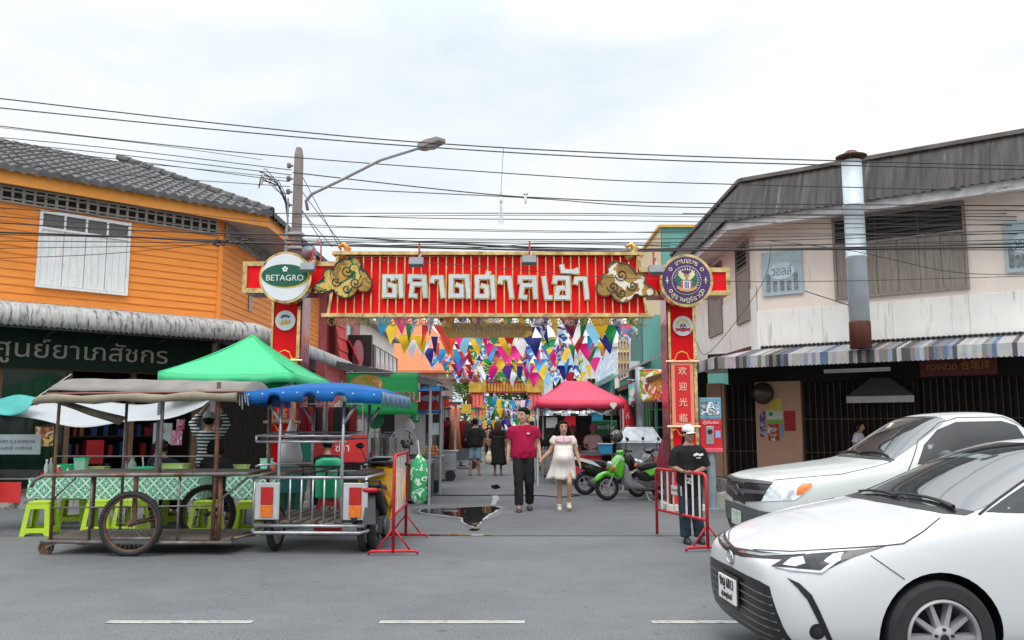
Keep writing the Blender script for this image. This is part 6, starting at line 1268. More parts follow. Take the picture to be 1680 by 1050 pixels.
def person(lab, loc, rz, h=1.7, J={}, skin=SK1, hair='short', hairm=HAIR, top=None, topz=.88, sleeve=.75, bottom=None, bott=1.0, shoes=None, dress=None, lean=0, head=(0, 0), fat=0, belly=0, width=1.0, vox=.013, hs=1.14, face=True, feet=True, folds=.006, loose=.022, capm=None, curl=.5):
 s=h/1.75; t=thing('person', lab, 'person', loc, rz); t.scale=(s, s, s)
 K={**BASE, **J}; RL=Matrix.Rotation(radians(lean), 3, 'X')
 def U(p):q=Vector(p)-Vector((0, 0, .93)); return (RL@q if q.z>0 or lean==0 else q)+Vector((0, 0, .93)) if True else p
 for k in ('sho_l', 'sho_r'):K[k]=U(K[k])
 for k in ('elb_l', 'elb_r', 'wri_l', 'wri_r'):K[k]=U(K[k]) if k not in J else Vector(J[k])
 P={k:Vector(v) for k, v in K.items()}
 LV=[(.84, .135, .10, 0), (.93, .165, .118, .006), (1.02, .150, .108, 0), (1.12, .142, .102, -.002), (1.25, .158, .112, 0), (1.35, .168, .108, .004), (1.41, .150, .092, .008), (1.455, .085, .07, .01), (1.49, .06, .06, .008)]
 def rings(z0, z1, pad, n=20):
  out=[]; zs=[l for l in LV if z0-1e-6<=l[0]<=z1+1e-6]
  def itp(z):
   for i in range(len(LV)-1):
    a, b=LV[i], LV[i+1]
    if a[0]<=z<=b[0]:f=(z-a[0])/(b[0]-a[0]); return (z, *[a[j]+(b[j]-a[j])*f for j in (1, 2, 3)])
   return (z, *LV[0][1:]) if z<LV[0][0] else (z, *LV[-1][1:])
  zz=sorted(set([round(z0, 3), round(z1, 3)]+[l[0] for l in zs]))
  for z in zz:
   _, rx, ry, yo=itp(z); bl=math.exp(-((z-1.06)/.12)**2); rx=rx*width+fat*(.6+.4*bl)+pad; ry=ry+fat*bl+belly*bl*.5+pad; yo-=belly*bl*.5+fat*bl*.3
   out.append([U((rx*cos(a), yo+ry*sin(a), z)) for a in [2*pi*i/n for i in range(n)]])
  return out
 for sd_ in ('l', 'r'):
  k=1 if sd_=='l' else -1; d=(width-1)*.15+fat*.5
  if 'sho_'+sd_ not in J:P['sho_'+sd_].x+=k*d
  for q in ('elb_', 'wri_'):
   if q+sd_ not in J:P[q+sd_].x+=k*(d+fat*.3)
 mb=MB(); mb.loft(rings(.84, 1.49, 0))
 hp=U((0, -.005, 1.615)); HM=Matrix.Translation(hp)@(Matrix.Rotation(radians(lean), 4, 'X'))@Matrix.Rotation(radians(head[0]), 4, 'Z')@Matrix.Rotation(radians(head[1]), 4, 'X')@Matrix.Scale(hs, 4)
 cap_(mb, U((0, .012, 1.45)), HM@Vector((0, .015, -.06)), .054, .052)
 hd=MB(); hd.T=HM
 hd.ell((0, .008, .025), (.074, .094, .095), 18, 14); hd.ell((0, -.022, -.035), (.060, .070, .072), 16, 12); hd.ell((0, -.048, -.078), (.034, .038, .032), 12, 8)
 hd.tube([(0, -.088, .02), (0, -.103, -.012), (0, -.112, -.028), (0, -.09, -.036)], [.008, .011, .016, .010], n=8)
 for k in (-1, 1):hd.ell((k*.076, .012, -.008), (.012, .022, .032), 8, 6); hd.ell((k*.034, -.072, -.02), (.022, .02, .02), 8, 6)
 mb.v+=hd.v; off=len(mb.v)-len(hd.v); mb.f+=[[i+off for i in f] for f in hd.f]; mb.mi+=hd.mi
 fing=MB()
 for sd_ in ('l', 'r'):
  k=1 if sd_=='l' else -1
  cap_(mb, P['sho_'+sd_]-Vector((k*.02, 0, .01)), P['elb_'+sd_], .052+fat*.25, .040+fat*.1); cap_(mb, P['elb_'+sd_], P['wri_'+sd_], .041+fat*.1, .027)
  cap_(mb, P['hip_'+sd_], P['knee_'+sd_], .082+fat*.3, .054+fat*.1); cap_(mb, P['knee_'+sd_], P['ank_'+sd_], .054+fat*.1, .036)
  cal=P['knee_'+sd_].lerp(P['ank_'+sd_], .3)+Vector((0, .022, 0)); mb.ell(cal, (.046, .05, .10), 10, 8)
  a=P['ank_'+sd_]; mb.ell(a+Vector((0, -.055, -.045)), (.042, .115, .038), 12, 8)
  fd=(P['wri_'+sd_]-P['elb_'+sd_]).normalized(); w=P['wri_'+sd_]; sv=Vector((0, -1, 0)); sv=(sv-fd*sv.dot(fd)); sv=sv.normalized() if sv.length>.2 else Vector((-k, 0, 0)); pn=fd.cross(sv)*(1 if fd.cross(sv).x*k<0 else -1)
  c=w+fd*.05; A=Matrix((sv, pn, fd)).transposed().to_4x4(); mb.ell(c, (.040, .020, .058), 12, 8, A)
  for i, (ln, sx) in enumerate(((.066, .030), (.074, .011), (.069, -.010), (.054, -.029))):
   b=w+fd*.088+sv*sx; m1=b+fd*ln*.5+pn*ln*.18*curl*2; e=m1+fd*ln*.38+pn*ln*.5*curl; fing.tube([b-fd*.015, b, m1, e, e+fd*.004], [.009, .0095, .009, .0075, .004], n=6)
  b=w+fd*.035+sv*.036; fing.tube([b-sv*.012, b+sv*.014+fd*.018, b+sv*.022+fd*.048+pn*.012, b+sv*.016+fd*.068+pn*.022], [.012, .012, .0105, .007], n=6)
 fuse(mb, vox, 2, 'body', skin, t, extra=fing)
 if face:
  for k in (-1, 1):
   q=MB(); q.T=HM; q.ell((k*.031, -.084, .008), (.013, .010, .0075), 10, 6); e=q.build('eye', mat('eye_white', (.62, .58, .55), rough=.3), t, smooth=True); q=MB(); q.T=HM; q.ell((k*.031, -.0905, .008), (.007, .006, .0068), 8, 6); q.build('iris', EYEM, e, smooth=True)
   q=MB(); q.T=HM; q.tube([(k*.014, -.090, .030), (k*.032, -.088, .036), (k*.050, -.076, .030)], [.004, .0055, .003], n=5); q.build('eyebrow', HAIR, t)
  q=MB(); q.T=HM; q.ell((0, -.086, -.056), (.024, .010, .009), 10, 6); q.build('mouth', LIPM, t, smooth=True)
 hm_=MB(); hm_.T=HM
 if hair:
  hm_.ell((0, .022, .038), (.083, .097, .092), 18, 12); hm_.ell((0, -.05, .085), (.060, .035, .030), 12, 8)
  if hair in ('long', 'blown', 'bob'):
   L_={'long':.36, 'blown':.34, 'bob':.16}[hair]; n=7
   for sx in (-.062, -.03, 0, .03, .062):
    pts=[(sx, .05+.02*(1-abs(sx)/.07), .06)];
    for i in range(1, n):
     f=i/(n-1); bx=(-.34*f**1.5 if hair=='blown' else 0); pts.append((sx*(1+.35*f)+bx, .085+.03*sin(f*3)+(.03*f if hair!='bob' else 0), .05-L_*f))
    hm_.tube(pts, [.045, .046, .045, .042, .038, .030, .014], n=8)
   for k in (-1, 1):hm_.tube([(k*.070, -.01, .05), (k*.082, -.005, -.03), (k*.085+(-.05 if hair=='blown' else 0), .03, -L_*.6)], [.022, .024, .014], n=8)
  if hair=='pony':hm_.tube([(0, .10, .0), (0, .13, -.05), (-.03, .12, -.14), (-.05, .10, -.22)], [.025, .03, .026, .010], n=8)
  if hair=='bun':hm_.ell((0, .10, .07), .045)
  fuse(hm_, .011, 1, 'hair', hairm, t, fold=.004, seed=len(lab))
 if capm:
  q=MB(); q.T=HM@Matrix.Rotation(radians(6), 4, 'X'); n=18
  q.loft([[(r*.92*cos(a), .01+r*1.1*sin(a), z) for a in [2*pi*i/n for i in range(n)]] for r, z in ((.096, .045), (.098, .07), (.092, .105), (.07, .135), (.03, .15), (.005, .152))])
  co_=q.build('cap', capm, t, smooth=True); q=MB(); q.T=HM@Matrix.Rotation(radians(6), 4, 'X')
  q.loft([[((.085+e)*sin(a), -.045-f*cos(a), .052-.012*abs(sin(a))*1.5+dz) for a in [radians(-80+160*i/12) for i in range(13)]] for e, f, dz in ((-.01, .045, 0), (0, .12, -.012), (0, .12, -.018), (-.01, .045, -.006))], cap=False, closed=False); q.build('brim', capm, co_, smooth=True)
 if top:
  q=MB(); q.loft(rings(topz, 1.455, loose))
  for sd_ in ('l', 'r'):
   k=1 if sd_=='l' else -1; a, b, c=P['sho_'+sd_], P['elb_'+sd_], P['wri_'+sd_]; r0=.068+fat*.25+loose*.5
   if sleeve<=1:e=a.lerp(b, sleeve); d=(e-a).normalized(); q.tube([a+Vector((-k*.11, 0, .022)), a+Vector((-k*.03, 0, -.006)), a.lerp(e, .18), a.lerp(e, .6), e], [.040, r0*.80, r0*.96, r0*.98, r0*.98], n=14)
   else:e=b.lerp(c, sleeve-1); q.tube([a+Vector((-k*.11, 0, .022)), a+Vector((-k*.03, 0, -.006)), a.lerp(b, .18), b, e], [.040, r0*.80, r0*.95, r0*.78, r0*.62], n=14)
  fuse(q, .012, 2, 'shirt', top, t, fold=folds, seed=len(lab)*1.7)
 if bottom:
  q=MB(); q.loft(rings(.84, 1.06, .006)); wide=.014 if bott>=0 else 0
  for sd_ in ('l', 'r'):
   a, b, c=P['hip_'+sd_], P['knee_'+sd_], P['ank_'+sd_]; W=loose*.4
   if bott<=1:e=a.lerp(b, bott) if bott<1 else b; q.tube([a+Vector((0, 0, .05)), a, e], [.080+fat*.3, .092+fat*.3+W*.5, .085+fat*.2+W], n=14)
   else:e=b.lerp(c, bott-1); q.tube([a+Vector((0, 0, .05)), a, a.lerp(b, .6), b, b.lerp(e, .5), e], [.080+fat*.3, .092+fat*.3+W*.5, .085+fat*.2+W, .072+fat*.1+W, .070+W, .066+W], n=14)
  fuse(q, .012, 2, 'trousers' if bott>1 else 'shorts', bottom, t, fold=folds, seed=len(lab))
 if dress:
  m, hem, flare, slv=dress; sway=.06 if belly else 0; q=MB(); q.loft(rings(.98, 1.455, .014))
  for sd_ in ('l', 'r'):
   k=1 if sd_=='l' else -1; a, b=P['sho_'+sd_], P['elb_'+sd_]; e=a.lerp(b, slv); q.tube([a-Vector((k*.06, 0, .005)), a, a.lerp(e, .55), a.lerp(e, .9), e], [.07, .082, .092, .08, .062], n=12)
  fuse(q, .012, 2, 'dress_bodice', m, t, fold=folds, seed=3)
  q=MB(); R_=[]; n=72
  for i in range(12):
   f=i/11; z=1.27-(1.27-hem)*f; rr_=[]
   for j in range(n):
    a=2*pi*j/n; fo=1+(.03+.06*f)*f*(sin(a*9+1.4*sin(f*3))*.7+.6*sin(a*5+2+f)+.4*sin(a*14+3*f)); bl=math.exp(-((z-1.04)/.13)**2); rx=(.172+fat+flare*f**1.3)*fo; ry=(.142+fat+belly*bl*.95+flare*.8*f)*fo
    rr_.append((rx*cos(a)-sway*f*f, ry*sin(a)-belly*bl*.22-.02*f, z+.012*sin(a*5)*f))
   R_.append(rr_)
  q.loft(R_, cap=False); q.build('dress_skirt', m, t, smooth=True, solid=.006)
 if shoes:
  m, hgt=shoes
  for sd_ in ('l', 'r'):
   a=P['ank_'+sd_]; q=MB(); q.T=Matrix.Translation((a.x, a.y, a.z-.085)); n=16
   q.loft([[(x_*.050*(1+.12*(sin(b)<-.2))*cos(b), -.055+x_*.138*sin(b), z) for b in [2*pi*i/n for i in range(n)]] for x_, z in ((.96, .0), (1.02, .012), (1.0, .03), (.92, .05), (.70, .05+hgt*.6), (.45, .05+hgt))]); q.build('shoe', m, t, smooth=True)
 return t, HM, P
CRIM=cloth('crimson', (.38, .010, .055), bump=.5, bscale=12); BLK=cloth('black', (.016, .016, .018), var=.3); NAVY=cloth('navy', (.014, .018, .036)); JEAN=cloth('jeans', (.030, .045, .062), var=.25); LJEAN=cloth('light_jeans', (.22, .33, .42), var=.3, scale=5); CREAMC=cloth('cream', (.72, .66, .61), var=.05); PINKC=cloth('pink', (.76, .50, .56)); LILAC=cloth('lilac', (.62, .52, .66))
LEATH=mat('shoe_black', (.018, .017, .018), rough=.5); CSHOE=mat('shoe_cream', (.62, .52, .40), rough=.55); GSHOE=mat('shoe_grey', (.06, .06, .065), rough=.7); BSHOE=mat('sandal_brown', (.12, .07, .045), rough=.7)
mp=ground(859, 838); gp_=ground(925, 837)
t, HM, P=person('young man in crimson t-shirt and black trousers walking hand in hand with a woman', (mp.x, mp.y, 0), 0, 1.86, dict(knee_l=(.10, -.03, .50), ank_l=(.105, .13, .105), knee_r=(-.085, -.13, .505), ank_r=(-.08, -.17, .085), wri_l=(.285, -.06, .90), elb_l=(.255, .04, 1.13), elb_r=(-.245, .08, 1.14), wri_r=(-.265, .0, .90)), SK1, 'short', HAIR, CRIM, .89, .62, BLK, 1.93, (GSHOE, .02), head=(-38, 0), hs=1.2, fat=.026, width=1.08, vox=.011, loose=.022, folds=.013)
mb=MB(); mb.bar((.055, -.148, 1.315), (.105, -.142, 1.315), .008, .022); mb.build('chest_print', WHITEP, t)
wl=t.matrix_basis
mw_=Vector((mp.x, mp.y, 0))+P['wri_l']*(1.86/1.75)
gs=1.62/1.75; hw_=(mw_+Vector((.05, -.02, .0))-Vector((gp_.x, gp_.y, 0)))/gs
t, HM, P=person('pregnant young woman in short cream dress with pink collar and long blowing hair', (gp_.x, gp_.y, 0), 0, 1.62, dict(knee_l=(.10, -.24, .55), ank_l=(.095, -.10, .14), knee_r=(-.075, -.01, .50), ank_r=(-.085, .03, .085), wri_r=tuple(hw_), elb_r=(-.285, .01, 1.14), wri_l=(.32, -.05, .90), elb_l=(.27, .02, 1.13)), skinm('warm', (.46, .27, .18)), 'blown', HAIR, shoes=(CSHOE, .03), dress=(CREAMC, .62, .115, .42), head=(6, -4), hs=1.22, belly=.13, fat=.008, vox=.011, width=.93, folds=.004)
mb=MB()
for sx in (-1, 1):mb.loft([[(sx*(.008+.150*u), -.098-.055*cos(u*1.3)*(.25+.75*v**.6)+.05*u*u-.012*v, 1.465-.035*u-.145*v*(1-.35*u)) for u in [i/6 for i in range(7)]] for v in [0, .33, .66, 1]], cap=False, closed=False)
mb.build('collar', PINKC, t, smooth=True, solid=.010)
for k in ('l', 'r'):mb=MB(); a=P['ank_'+k]; mb.tube([a+Vector((0, .0, -.03)), a+Vector((0, .005, .03))], .045, n=12); mb.build('sock', cloth('sock', (.6, .56, .5)), t, smooth=True); mb=MB(); mb.cb(a+Vector((0, -.10, -.012)), (.05, .03, .012)); mb.build('shoe_buckle', LEATH, t)
ph=thing('phone', 'blue phone held in the pregnant woman\'s left hand', 'phone', Vector((gp_.x, gp_.y, 0))+(P['wri_l']+Vector((.01, -.04, -.12)))*gs); mb=MB(); mb.cb((0, 0, 0), (.012, .07, .14), Matrix.Rotation(.5, 4, 'X')); mb.build('case', mat('phone_blue', (.06, .20, .45), rough=.3), ph, bevel=.004); mb=MB(); mb.cb((.008, 0, 0), (.003, .06, .125), Matrix.Rotation(.5, 4, 'X')); mb.build('screen', GLASS, ph)
gq=ground(1136, 893)
t, HM, P=person('attendant in white cap and black t-shirt behind the small rusty barrier', (gq.x, gq.y+.08, 0), radians(4), 1.53, dict(elb_r=(-.25, .02, 1.13), wri_r=(-.15, -.22, 1.07), elb_l=(.25, .0, 1.12), wri_l=(-.01, -.26, 1.05), ank_r=(-.07, .02, .085), ank_l=(.14, .02, .085)), SK3, 'pony', HAIR, BLK, .70, .95, JEAN, 1.96, (LEATH, .05), head=(18, -2), hs=1.0, fat=.012, width=.98, vox=.011, loose=.038, folds=.009, capm=mat('cap_white', (.74, .74, .74), rough=.7), curl=.9)
mb=MB(); q=Matrix.Translation((.085, -.222, 1.31))@frame((0, 0, 0), (1, .12, 0))
P2=stroke_polys([(-.06, 0), (-.02, .018), (.02, 0), (.06, .012)], .025); mb.flat(*fill_loops(P2), -.03, .012, q); mb.bar((.05, -.226, 1.272), (.12, -.215, 1.272), .01, .012); mb.build('chest_print', WHITEP, t)
mb=MB(); P2=stroke_polys([(-.04, .04), (.03, .03), (-.03, -.02), (.04, -.04)], .02); mb.flat(*fill_loops(P2), -.04, .012, Matrix.Translation((-.06, -.225, .93))@frame((0, 0, 0), (1, 0, 0))); mb.build('hem_print', WHITEP, t)
a=ground(779, 780)
person('man seen from behind in black t-shirt and denim shorts', (a.x, a.y, 0), pi, 1.80, dict(knee_l=(.12, -.05, .50), ank_l=(.14, .03, .085), ank_r=(-.13, -.04, .085)), SK2, 'short', HAIR, BLK, .86, .85, LJEAN, .95, (BSHOE, .0), fat=.04, width=1.15, face=False, vox=.014, loose=.035)
a=ground(817, 780)
t, HM, P=person('woman seen from behind in long black dress with brown hair, carrying a bag', (a.x, a.y, 0), pi, 1.72, dict(wri_l=(.29, -.03, .88)), SK2, 'long', HAIRB, dress=(BLK, .34, .07, .8), shoes=(BSHOE, .0), fat=.03, face=False, vox=.014)
bg_=thing('shopping_bag', 'pale yellow plastic bag hanging from the hand of the woman in black', 'bag', at(803, 741, a.y)); mb=MB(); mb.loft([[(r*.9*cos(q), r*.6*sin(q), z) for q in [2*pi*i/14 for i in range(14)]] for r, z in ((.05, .02), (.10, -.06), (.17, -.2), (.18, -.3), (.11, -.4), (.02, -.41))]); mb.build('sack', mat('plastic_pale', (.66, .60, .42), rough=.35, var=.25, scale=9), bg_, smooth=True); mb=MB(); mb.tube([(-.03, 0, .0), (-.02, 0, .1), (.02, 0, .1), (.03, 0, 0)], .008); mb.build('handles', mat('plastic_white', (.7, .7, .68)), bg_)
PAT=mat_print('cloth_patterned', ['6a4a35', 'c9b08c', '4a3226', '8d6c4c', 'd8c6a6'], 18, .85); BLUEC=cloth('pale_blue', (.30, .48, .56)); BEIGE=cloth('beige', (.55, .45, .38)); WHC=cloth('white', (.62, .62, .62))
person('woman in brown patterned blouse facing the camera far down the street between the walkers', (-.95, 36, 0), 0, 1.68, {}, SK1, 'long', HAIRB, PAT, .82, 1.4, BLK, 1.9, (LEATH, 0), face=True, vox=.016)
person('woman in pale blue shirt standing left of the patterned blouse far down the street', (-1.45, 38, 0), 2.4, 1.62, {}, SK1, 'bob', HAIR, BLUEC, .80, .8, BLUEC, 1.9, (LEATH, 0), face=False, vox=.016)
person('dark-haired person in blue top far down the street right of the patterned blouse', (-.1, 40, 0), pi, 1.66, {}, SK2, 'bob', HAIR, cloth('blue', (.06, .14, .32)), .84, .6, NAVY, 1.9, (LEATH, 0), face=False, vox=.016)
person('shopper in beige trousers and dark top at the left stalls', (-2.75, 31.5, 0), -2.0, 1.62, {}, SK1, 'long', HAIR, cloth('dark_red', (.16, .03, .04)), .86, .7, BEIGE, 1.92, (LEATH, 0), face=False, vox=.016)
person('shopper in white shirt and black trousers beside the left stalls', (-2.35, 33.0, 0), 2.6, 1.65, {}, SK2, 'bob', HAIR, WHC, .86, .7, BLK, 1.92, (LEATH, 0), face=False, vox=.016)
person('shopper in black standing close to the fruit stall on the left', (-2.05, 29.2, 0), -1.3, 1.66, {}, SK2, 'short', HAIR, BLK, .84, .7, BLK, 1.92, (LEATH, 0), face=False, vox=.016)
person('vendor in pink cap, face mask and pale lilac apron under the pink tent', (2.22, 23.6, 0), -.3, 1.58, dict(wri_l=(.12, -.28, 1.05), wri_r=(-.12, -.28, 1.05), elb_l=(.26, -.02, 1.12), elb_r=(-.26, -.02, 1.12)), SK2, 'bun', HAIR, cloth('lilac_apron', (.60, .40, .42)), .80, .8, NAVY, 1.9, (LEATH, 0), vox=.014, capm=mat('cap_pink', (.60, .12, .20), rough=.8))
person('vendor in dark red shirt and pink cap bending over pans under the pink tent', (1.75, 24.4, 0), -.2, 1.55, dict(wri_l=(.10, -.36, 1.0), wri_r=(-.10, -.36, 1.0)), SK2, 'bun', HAIR, cloth('maroon', (.18, .02, .03)), .82, .8, NAVY, 1.9, (LEATH, 0), lean=12, vox=.014, capm=mat('cap_rose', (.45, .12, .16), rough=.8))
q=onrb(1406, 715, -.5)
person('person in pale lilac shirt in the dark shop front behind the pickup', (q.x, q.y, .10), .9, 1.55, {}, SK2, 'bob', HAIR, LILAC, .85, .7, NAVY, 1.9, (LEATH, 0), face=False, vox=.015, lean=6)
STR=None
def mat_bands(name, c1, c2, pitch):
 m, nt, N, L, b=_nodes(name); tc=N.new('ShaderNodeTexCoord'); w=N.new('ShaderNodeTexWave'); w.bands_direction='Z'; w.inputs['Scale'].default_value=1/pitch; w.inputs['Distortion'].default_value=1.2; w.inputs['Detail Scale'].default_value=.6
 L.new(tc.outputs['Object'], w.inputs[0]); r=N.new('ShaderNodeValToRGB'); r.color_ramp.interpolation='CONSTANT'; r.color_ramp.elements[0].color=(*c1, 1); r.color_ramp.elements[1].position=.62; r.color_ramp.elements[1].color=(*c2, 1); L.new(w.outputs[0], r.inputs[0]); L.new(r.outputs[0], b.inputs['Base Color']); b.inputs['Roughness'].default_value=.85; return m
STR=mat_bands('cloth_striped', (.015, .03, .045), (.55, .57, .58), .18)
a=at(343, 700, 14.6)
person('person in striped shirt reaching up behind the push cart', (a.x, a.y, 0), pi, 1.74, dict(elb_l=(.30, -.02, 1.58), wri_l=(.16, -.10, 1.80), elb_r=(-.30, -.02, 1.58), wri_r=(-.16, -.10, 1.80)), SK2, 'short', HAIR, STR, .82, 1.75, BLK, 1.9, (LEATH, 0), face=False, vox=.014, head=(0, -10), capm=mat('cap_grey', (.30, .31, .32), rough=.8), fat=.02)
SIT=dict(hip_l=(.09, 0, .92), knee_l=(.12, -.42, .93), ank_l=(.12, -.40, .50), hip_r=(-.09, 0, .92), knee_r=(-.12, -.42, .93), ank_r=(-.12, -.40, .50), elb_l=(.24, -.12, 1.14), wri_l=(.12, -.32, 1.14), elb_r=(-.24, -.12, 1.14), wri_r=(-.12, -.32, 1.14))
def sitter(lab, px, py, Y, rz, top, lean=-12, **k):a=at(px, py, Y); return person(lab, (a.x, a.y, -.33), rz, 1.66, SIT, SK2, k.pop('hair', 'short'), HAIR, top, .86, .8, NAVY, 1.9, (LEATH, 0), lean=lean, face=False, vox=.014, **k)
t, HM, P=sitter('seated diner in navy shirt with a pale shoulder strap', 248, 740, 14.0, 2.4, NAVY, 14); mb=MB(); mb.tube([(-.17, .10, 1.02), (-.02, .125, 1.22), (.11, .09, 1.43)], .014, n=6); mb.build('strap', mat('strap_pale', (.55, .52, .45), rough=.8), t)
sitter('seated diner in navy shirt leaning over a plate', 284, 745, 13.9, -2.2, NAVY, 30)
sitter('diner in black shirt seated with back to the cart below the striped shirt', 352, 760, 13.4, pi, BLK, 8, hair='bob')
sitter('stallholder with dark hair seen just above the green water cooler', 538, 735, 14.6, pi+.3, BLK, 8)
person('stallholder in dark clothes working behind the green banner stall', (-2.45, 20.6, 0), .2, 1.6, dict(wri_l=(.12, -.28, 1.05), wri_r=(-.12, -.28, 1.05)), SK2, 'bun', HAIR, cloth('wine', (.10, .03, .035)), .82, .8, NAVY, 1.9, (LEATH, 0), vox=.015)
# ================================================================== STREET FURNITURE AND STALLS
LIME=mat('lime_plastic', (.42, .62, .02), rough=.4, var=.06, scale=3); GRNP=mat('green_plastic', (.025, .66, .29), rough=.4, var=.06); REDPL=mat('red_plastic', (.62, .02, .02), rough=.4); MINT=mat('mint_plastic', (.30, .62, .48), rough=.4)
REDW=mat('barrier_red', (.50, .012, .025), rough=.45, var=.2, scale=8, dirt_reflect=((.22, .06, .04), .64, 9, (1, 1, 1))); WHR=mat('barrier_white_rusty', (.72, .68, .62), rough=.5, var=.08, dirt_reflect=((.36, .20, .09), .60, 9, (1, 1, .35)))
def barrier(lab, A, B, h0, n, br=.013, foot2=True):
 A=Vector((*A, 0)); B=Vector((*B, 0)); d=B-A; L=d.length; b=thing('crowd_barrier', lab, 'barrier', A, atan2(d.y, d.x))
 mb=MB(); z0=.38*h0/.95; r=.021
 mb.tube([(0, 0, .03), (0, 0, h0-.05), (.03, 0, h0-.012), (.08, 0, h0), (L-.08, 0, h0), (L-.03, 0, h0-.012), (L, 0, h0-.05), (L, 0, .03)], r, n=8); mb.tube([(0, 0, z0), (L, 0, z0)], r*.9, n=8); mb.build('frame', REDW, b, smooth=True)
 for i in range(n):
  x=L*(i+1)/(n+1); mb=MB(); mb.tube([(x, 0, z0), (x, 0, h0-.01)], br, n=6); mb.build('bar', WHR, b)
 for x in ((0, L) if foot2 else (L, )):
  mb=MB(); mb.tube([(x, -.30, .02), (x, -.26, .05), (x, .26, .05), (x, .30, .02)], .018, n=8); mb.tube([(x, -.2, .06), (x, 0, .32)], .011, n=6); mb.tube([(x, .2, .06), (x, 0, .32)], .011, n=6); mb.build('foot', REDW, b, smooth=True)
 return b, L, z0
barrier('tall red barrier with white bars seen end-on beside the tricycle cart', (-1.41, 10.38), (-1.46, 12.0), 1.17, 7, .008)
b_, L_, z_=barrier('small rusty red barrier with a white plate in front of the attendant', (2.02, 12.15), (2.40, 10.72), .93, 7, foot2=False)
mb=MB(); mb.box(L_*.36, L_*.36+.30, -.026, -.018, .62, .74); p_=mb.build('plate', mat('plate_white', (.66, .64, .60), rough=.6, dirt_reflect=((.35, .25, .16), .64, 12, (1, 1, 1))), b_); mb=MB(); mb.text('ร้านอาหารเจ', .05, frame((L_*.36+.15, -.027, .665), (1, 0, 0)), 0, .003, width=.26); mb.build('lettering', mat('plate_ink', (.18, .14, .12)), p_)
kp=ground(1172, 837); ki=thing('payment_kiosk', 'red and blue payment kiosk on a grey post at the kerb', 'kiosk', (kp.x, kp.y+.15, .0), radians(-6))
S_=16.1/1411; zt=1.5+49*S_; zb=1.5-38*S_; mid=1.5+14*S_
mb=MB(); mb.lathe([(.16, .0), (.16, .02), (.085, .03), (.085, zb)], 16, cap=True); mb.build('post', mat('kiosk_post', (.24, .30, .34), rough=.5, metal=.2, var=.15), ki)
mb=MB(); mb.box(-.20, .20, -.12, .14, zb, mid+.0); mb.build('cabinet', mat('kiosk_red', (.62, .015, .03), rough=.35), ki, bevel=.012)
mb=MB(); mb.box(-.20, .20, -.12, .14, mid+.003, zt); mb.build('header', mat('kiosk_blue', (.16, .36, .50), rough=.35, var=.2), ki, bevel=.012)
mb=MB(); mb.box(-.17, .17, -.128, -.121, mid+.08, zt-.08); mb.build('advert', mat_print('kiosk_advert', ['3d6f92', 'e8edf0', '8fb4c8', '31567a', 'd8c9a8', '274a63'], 7), ki)
mb=MB(); mb.box(-.19, .19, -.130, -.121, mid-.10, mid-.03); mb.build('label_strip', mat('label_red', (.70, .03, .04), rough=.4), ki); mb=MB(); mb.text('ตู้เติมเงิน', .07, frame((0, -.131, mid-.085), (1, 0, 0)), 0, .003, width=.28); mb.build('lettering', WHITEP, ki)
mb=MB(); mb.box(-.09, .05, -.132, -.121, zb+.13, mid-.13); pn=mb.build('panel', STEEL, ki, bevel=.004); mb=MB(); mb.lathe([(.05, 0), (.04, .02), (.001, .022)], 16, Matrix.Translation((-.02, -.132, mid-.23))@Matrix.Rotation(radians(90), 4, 'X')); mb.build('coin_slot', BLACK, pn)
mb=MB(); mb.box(.08, .17, -.128, -.121, zb+.25, zb+.38); mb.build('sticker', mat('sticker_blue', (.25, .45, .7)), ki)
mb=MB(); mb.box(-.21, .21, -.135, .15, zb-.02, zb+.06); mb.build('base_tray', mat('kiosk_pink', (.66, .10, .16), rough=.4), ki, bevel=.01)
# ------------------------------------------------------------------ wooden push cart
ct=thing('push_cart', 'old wooden push cart with canvas barrel roof and big spoked wheels, left foreground', 'cart', (-5.60, 10.42, 0), radians(-1))
CW_=mat('cart_wood', (.12, .095, .08), rough=.75, var=.45, scale=5, stretch=(.5, 8, 8), bump=.3, dirt_reflect=((.30, .29, .28), .62, 6, (.4, 6, 6))); CANV=mat('canvas_grey', (.21, .195, .18), rough=.9, var=.22, scale=3, bump=.2, bscale=12, dirt_reflect=((.16, .14, .12), .58, 3, (1, 1, 1))); CANVB=mat('canvas_beige', (.25, .215, .155), rough=.9, var=.2, scale=4, bump=.3, bscale=10); OLDM=mat('old_metal', (.20, .185, .175), rough=.55, metal=.5, var=.35, scale=7, dirt_reflect=((.16, .075, .04), .52, 6, (1, 1, 1)))
mb=MB(); mb.box(.0, 2.42, -.02, 1.02, .93, .965); mb.build('table_top', CW_, ct, bevel=.006)
mb=MB(); mb.tube([(-.16, -.03, .80), (-.12, -.04, .88), (0, -.04, .93), (2.45, -.04, .955)], .024, n=8); mb.build('front_edge', OLDM, ct, smooth=True)
mb=MB(); mb.box(.06, 2.25, .02, .98, .17, .195); mb.build('lower_shelf', CW_, ct)
for (x, y, z0, z1, r) in ((.10, 0, .15, 1.95, .020), (.48, .95, .15, 1.9, .02), (1.36, .02, .95, 1.95, .022), (2.04, .0, .15, 2.05, .026), (2.38, .98, .15, 1.95, .022), (.55, .02, .15, .93, .018), (1.62, 0, .15, .93, .014), (2.10, .02, .15, .93, .030), (.10, .98, .15, .93, .02)):
 mb=MB(); mb.tube([(x, y, z0), (x+R.uniform(-.01, .01), y, (z0+z1)/2), (x, y, z1)], r, n=7); mb.build('post', RUST if x in (2.04, 2.10, .10) else OLDM, ct, smooth=True)
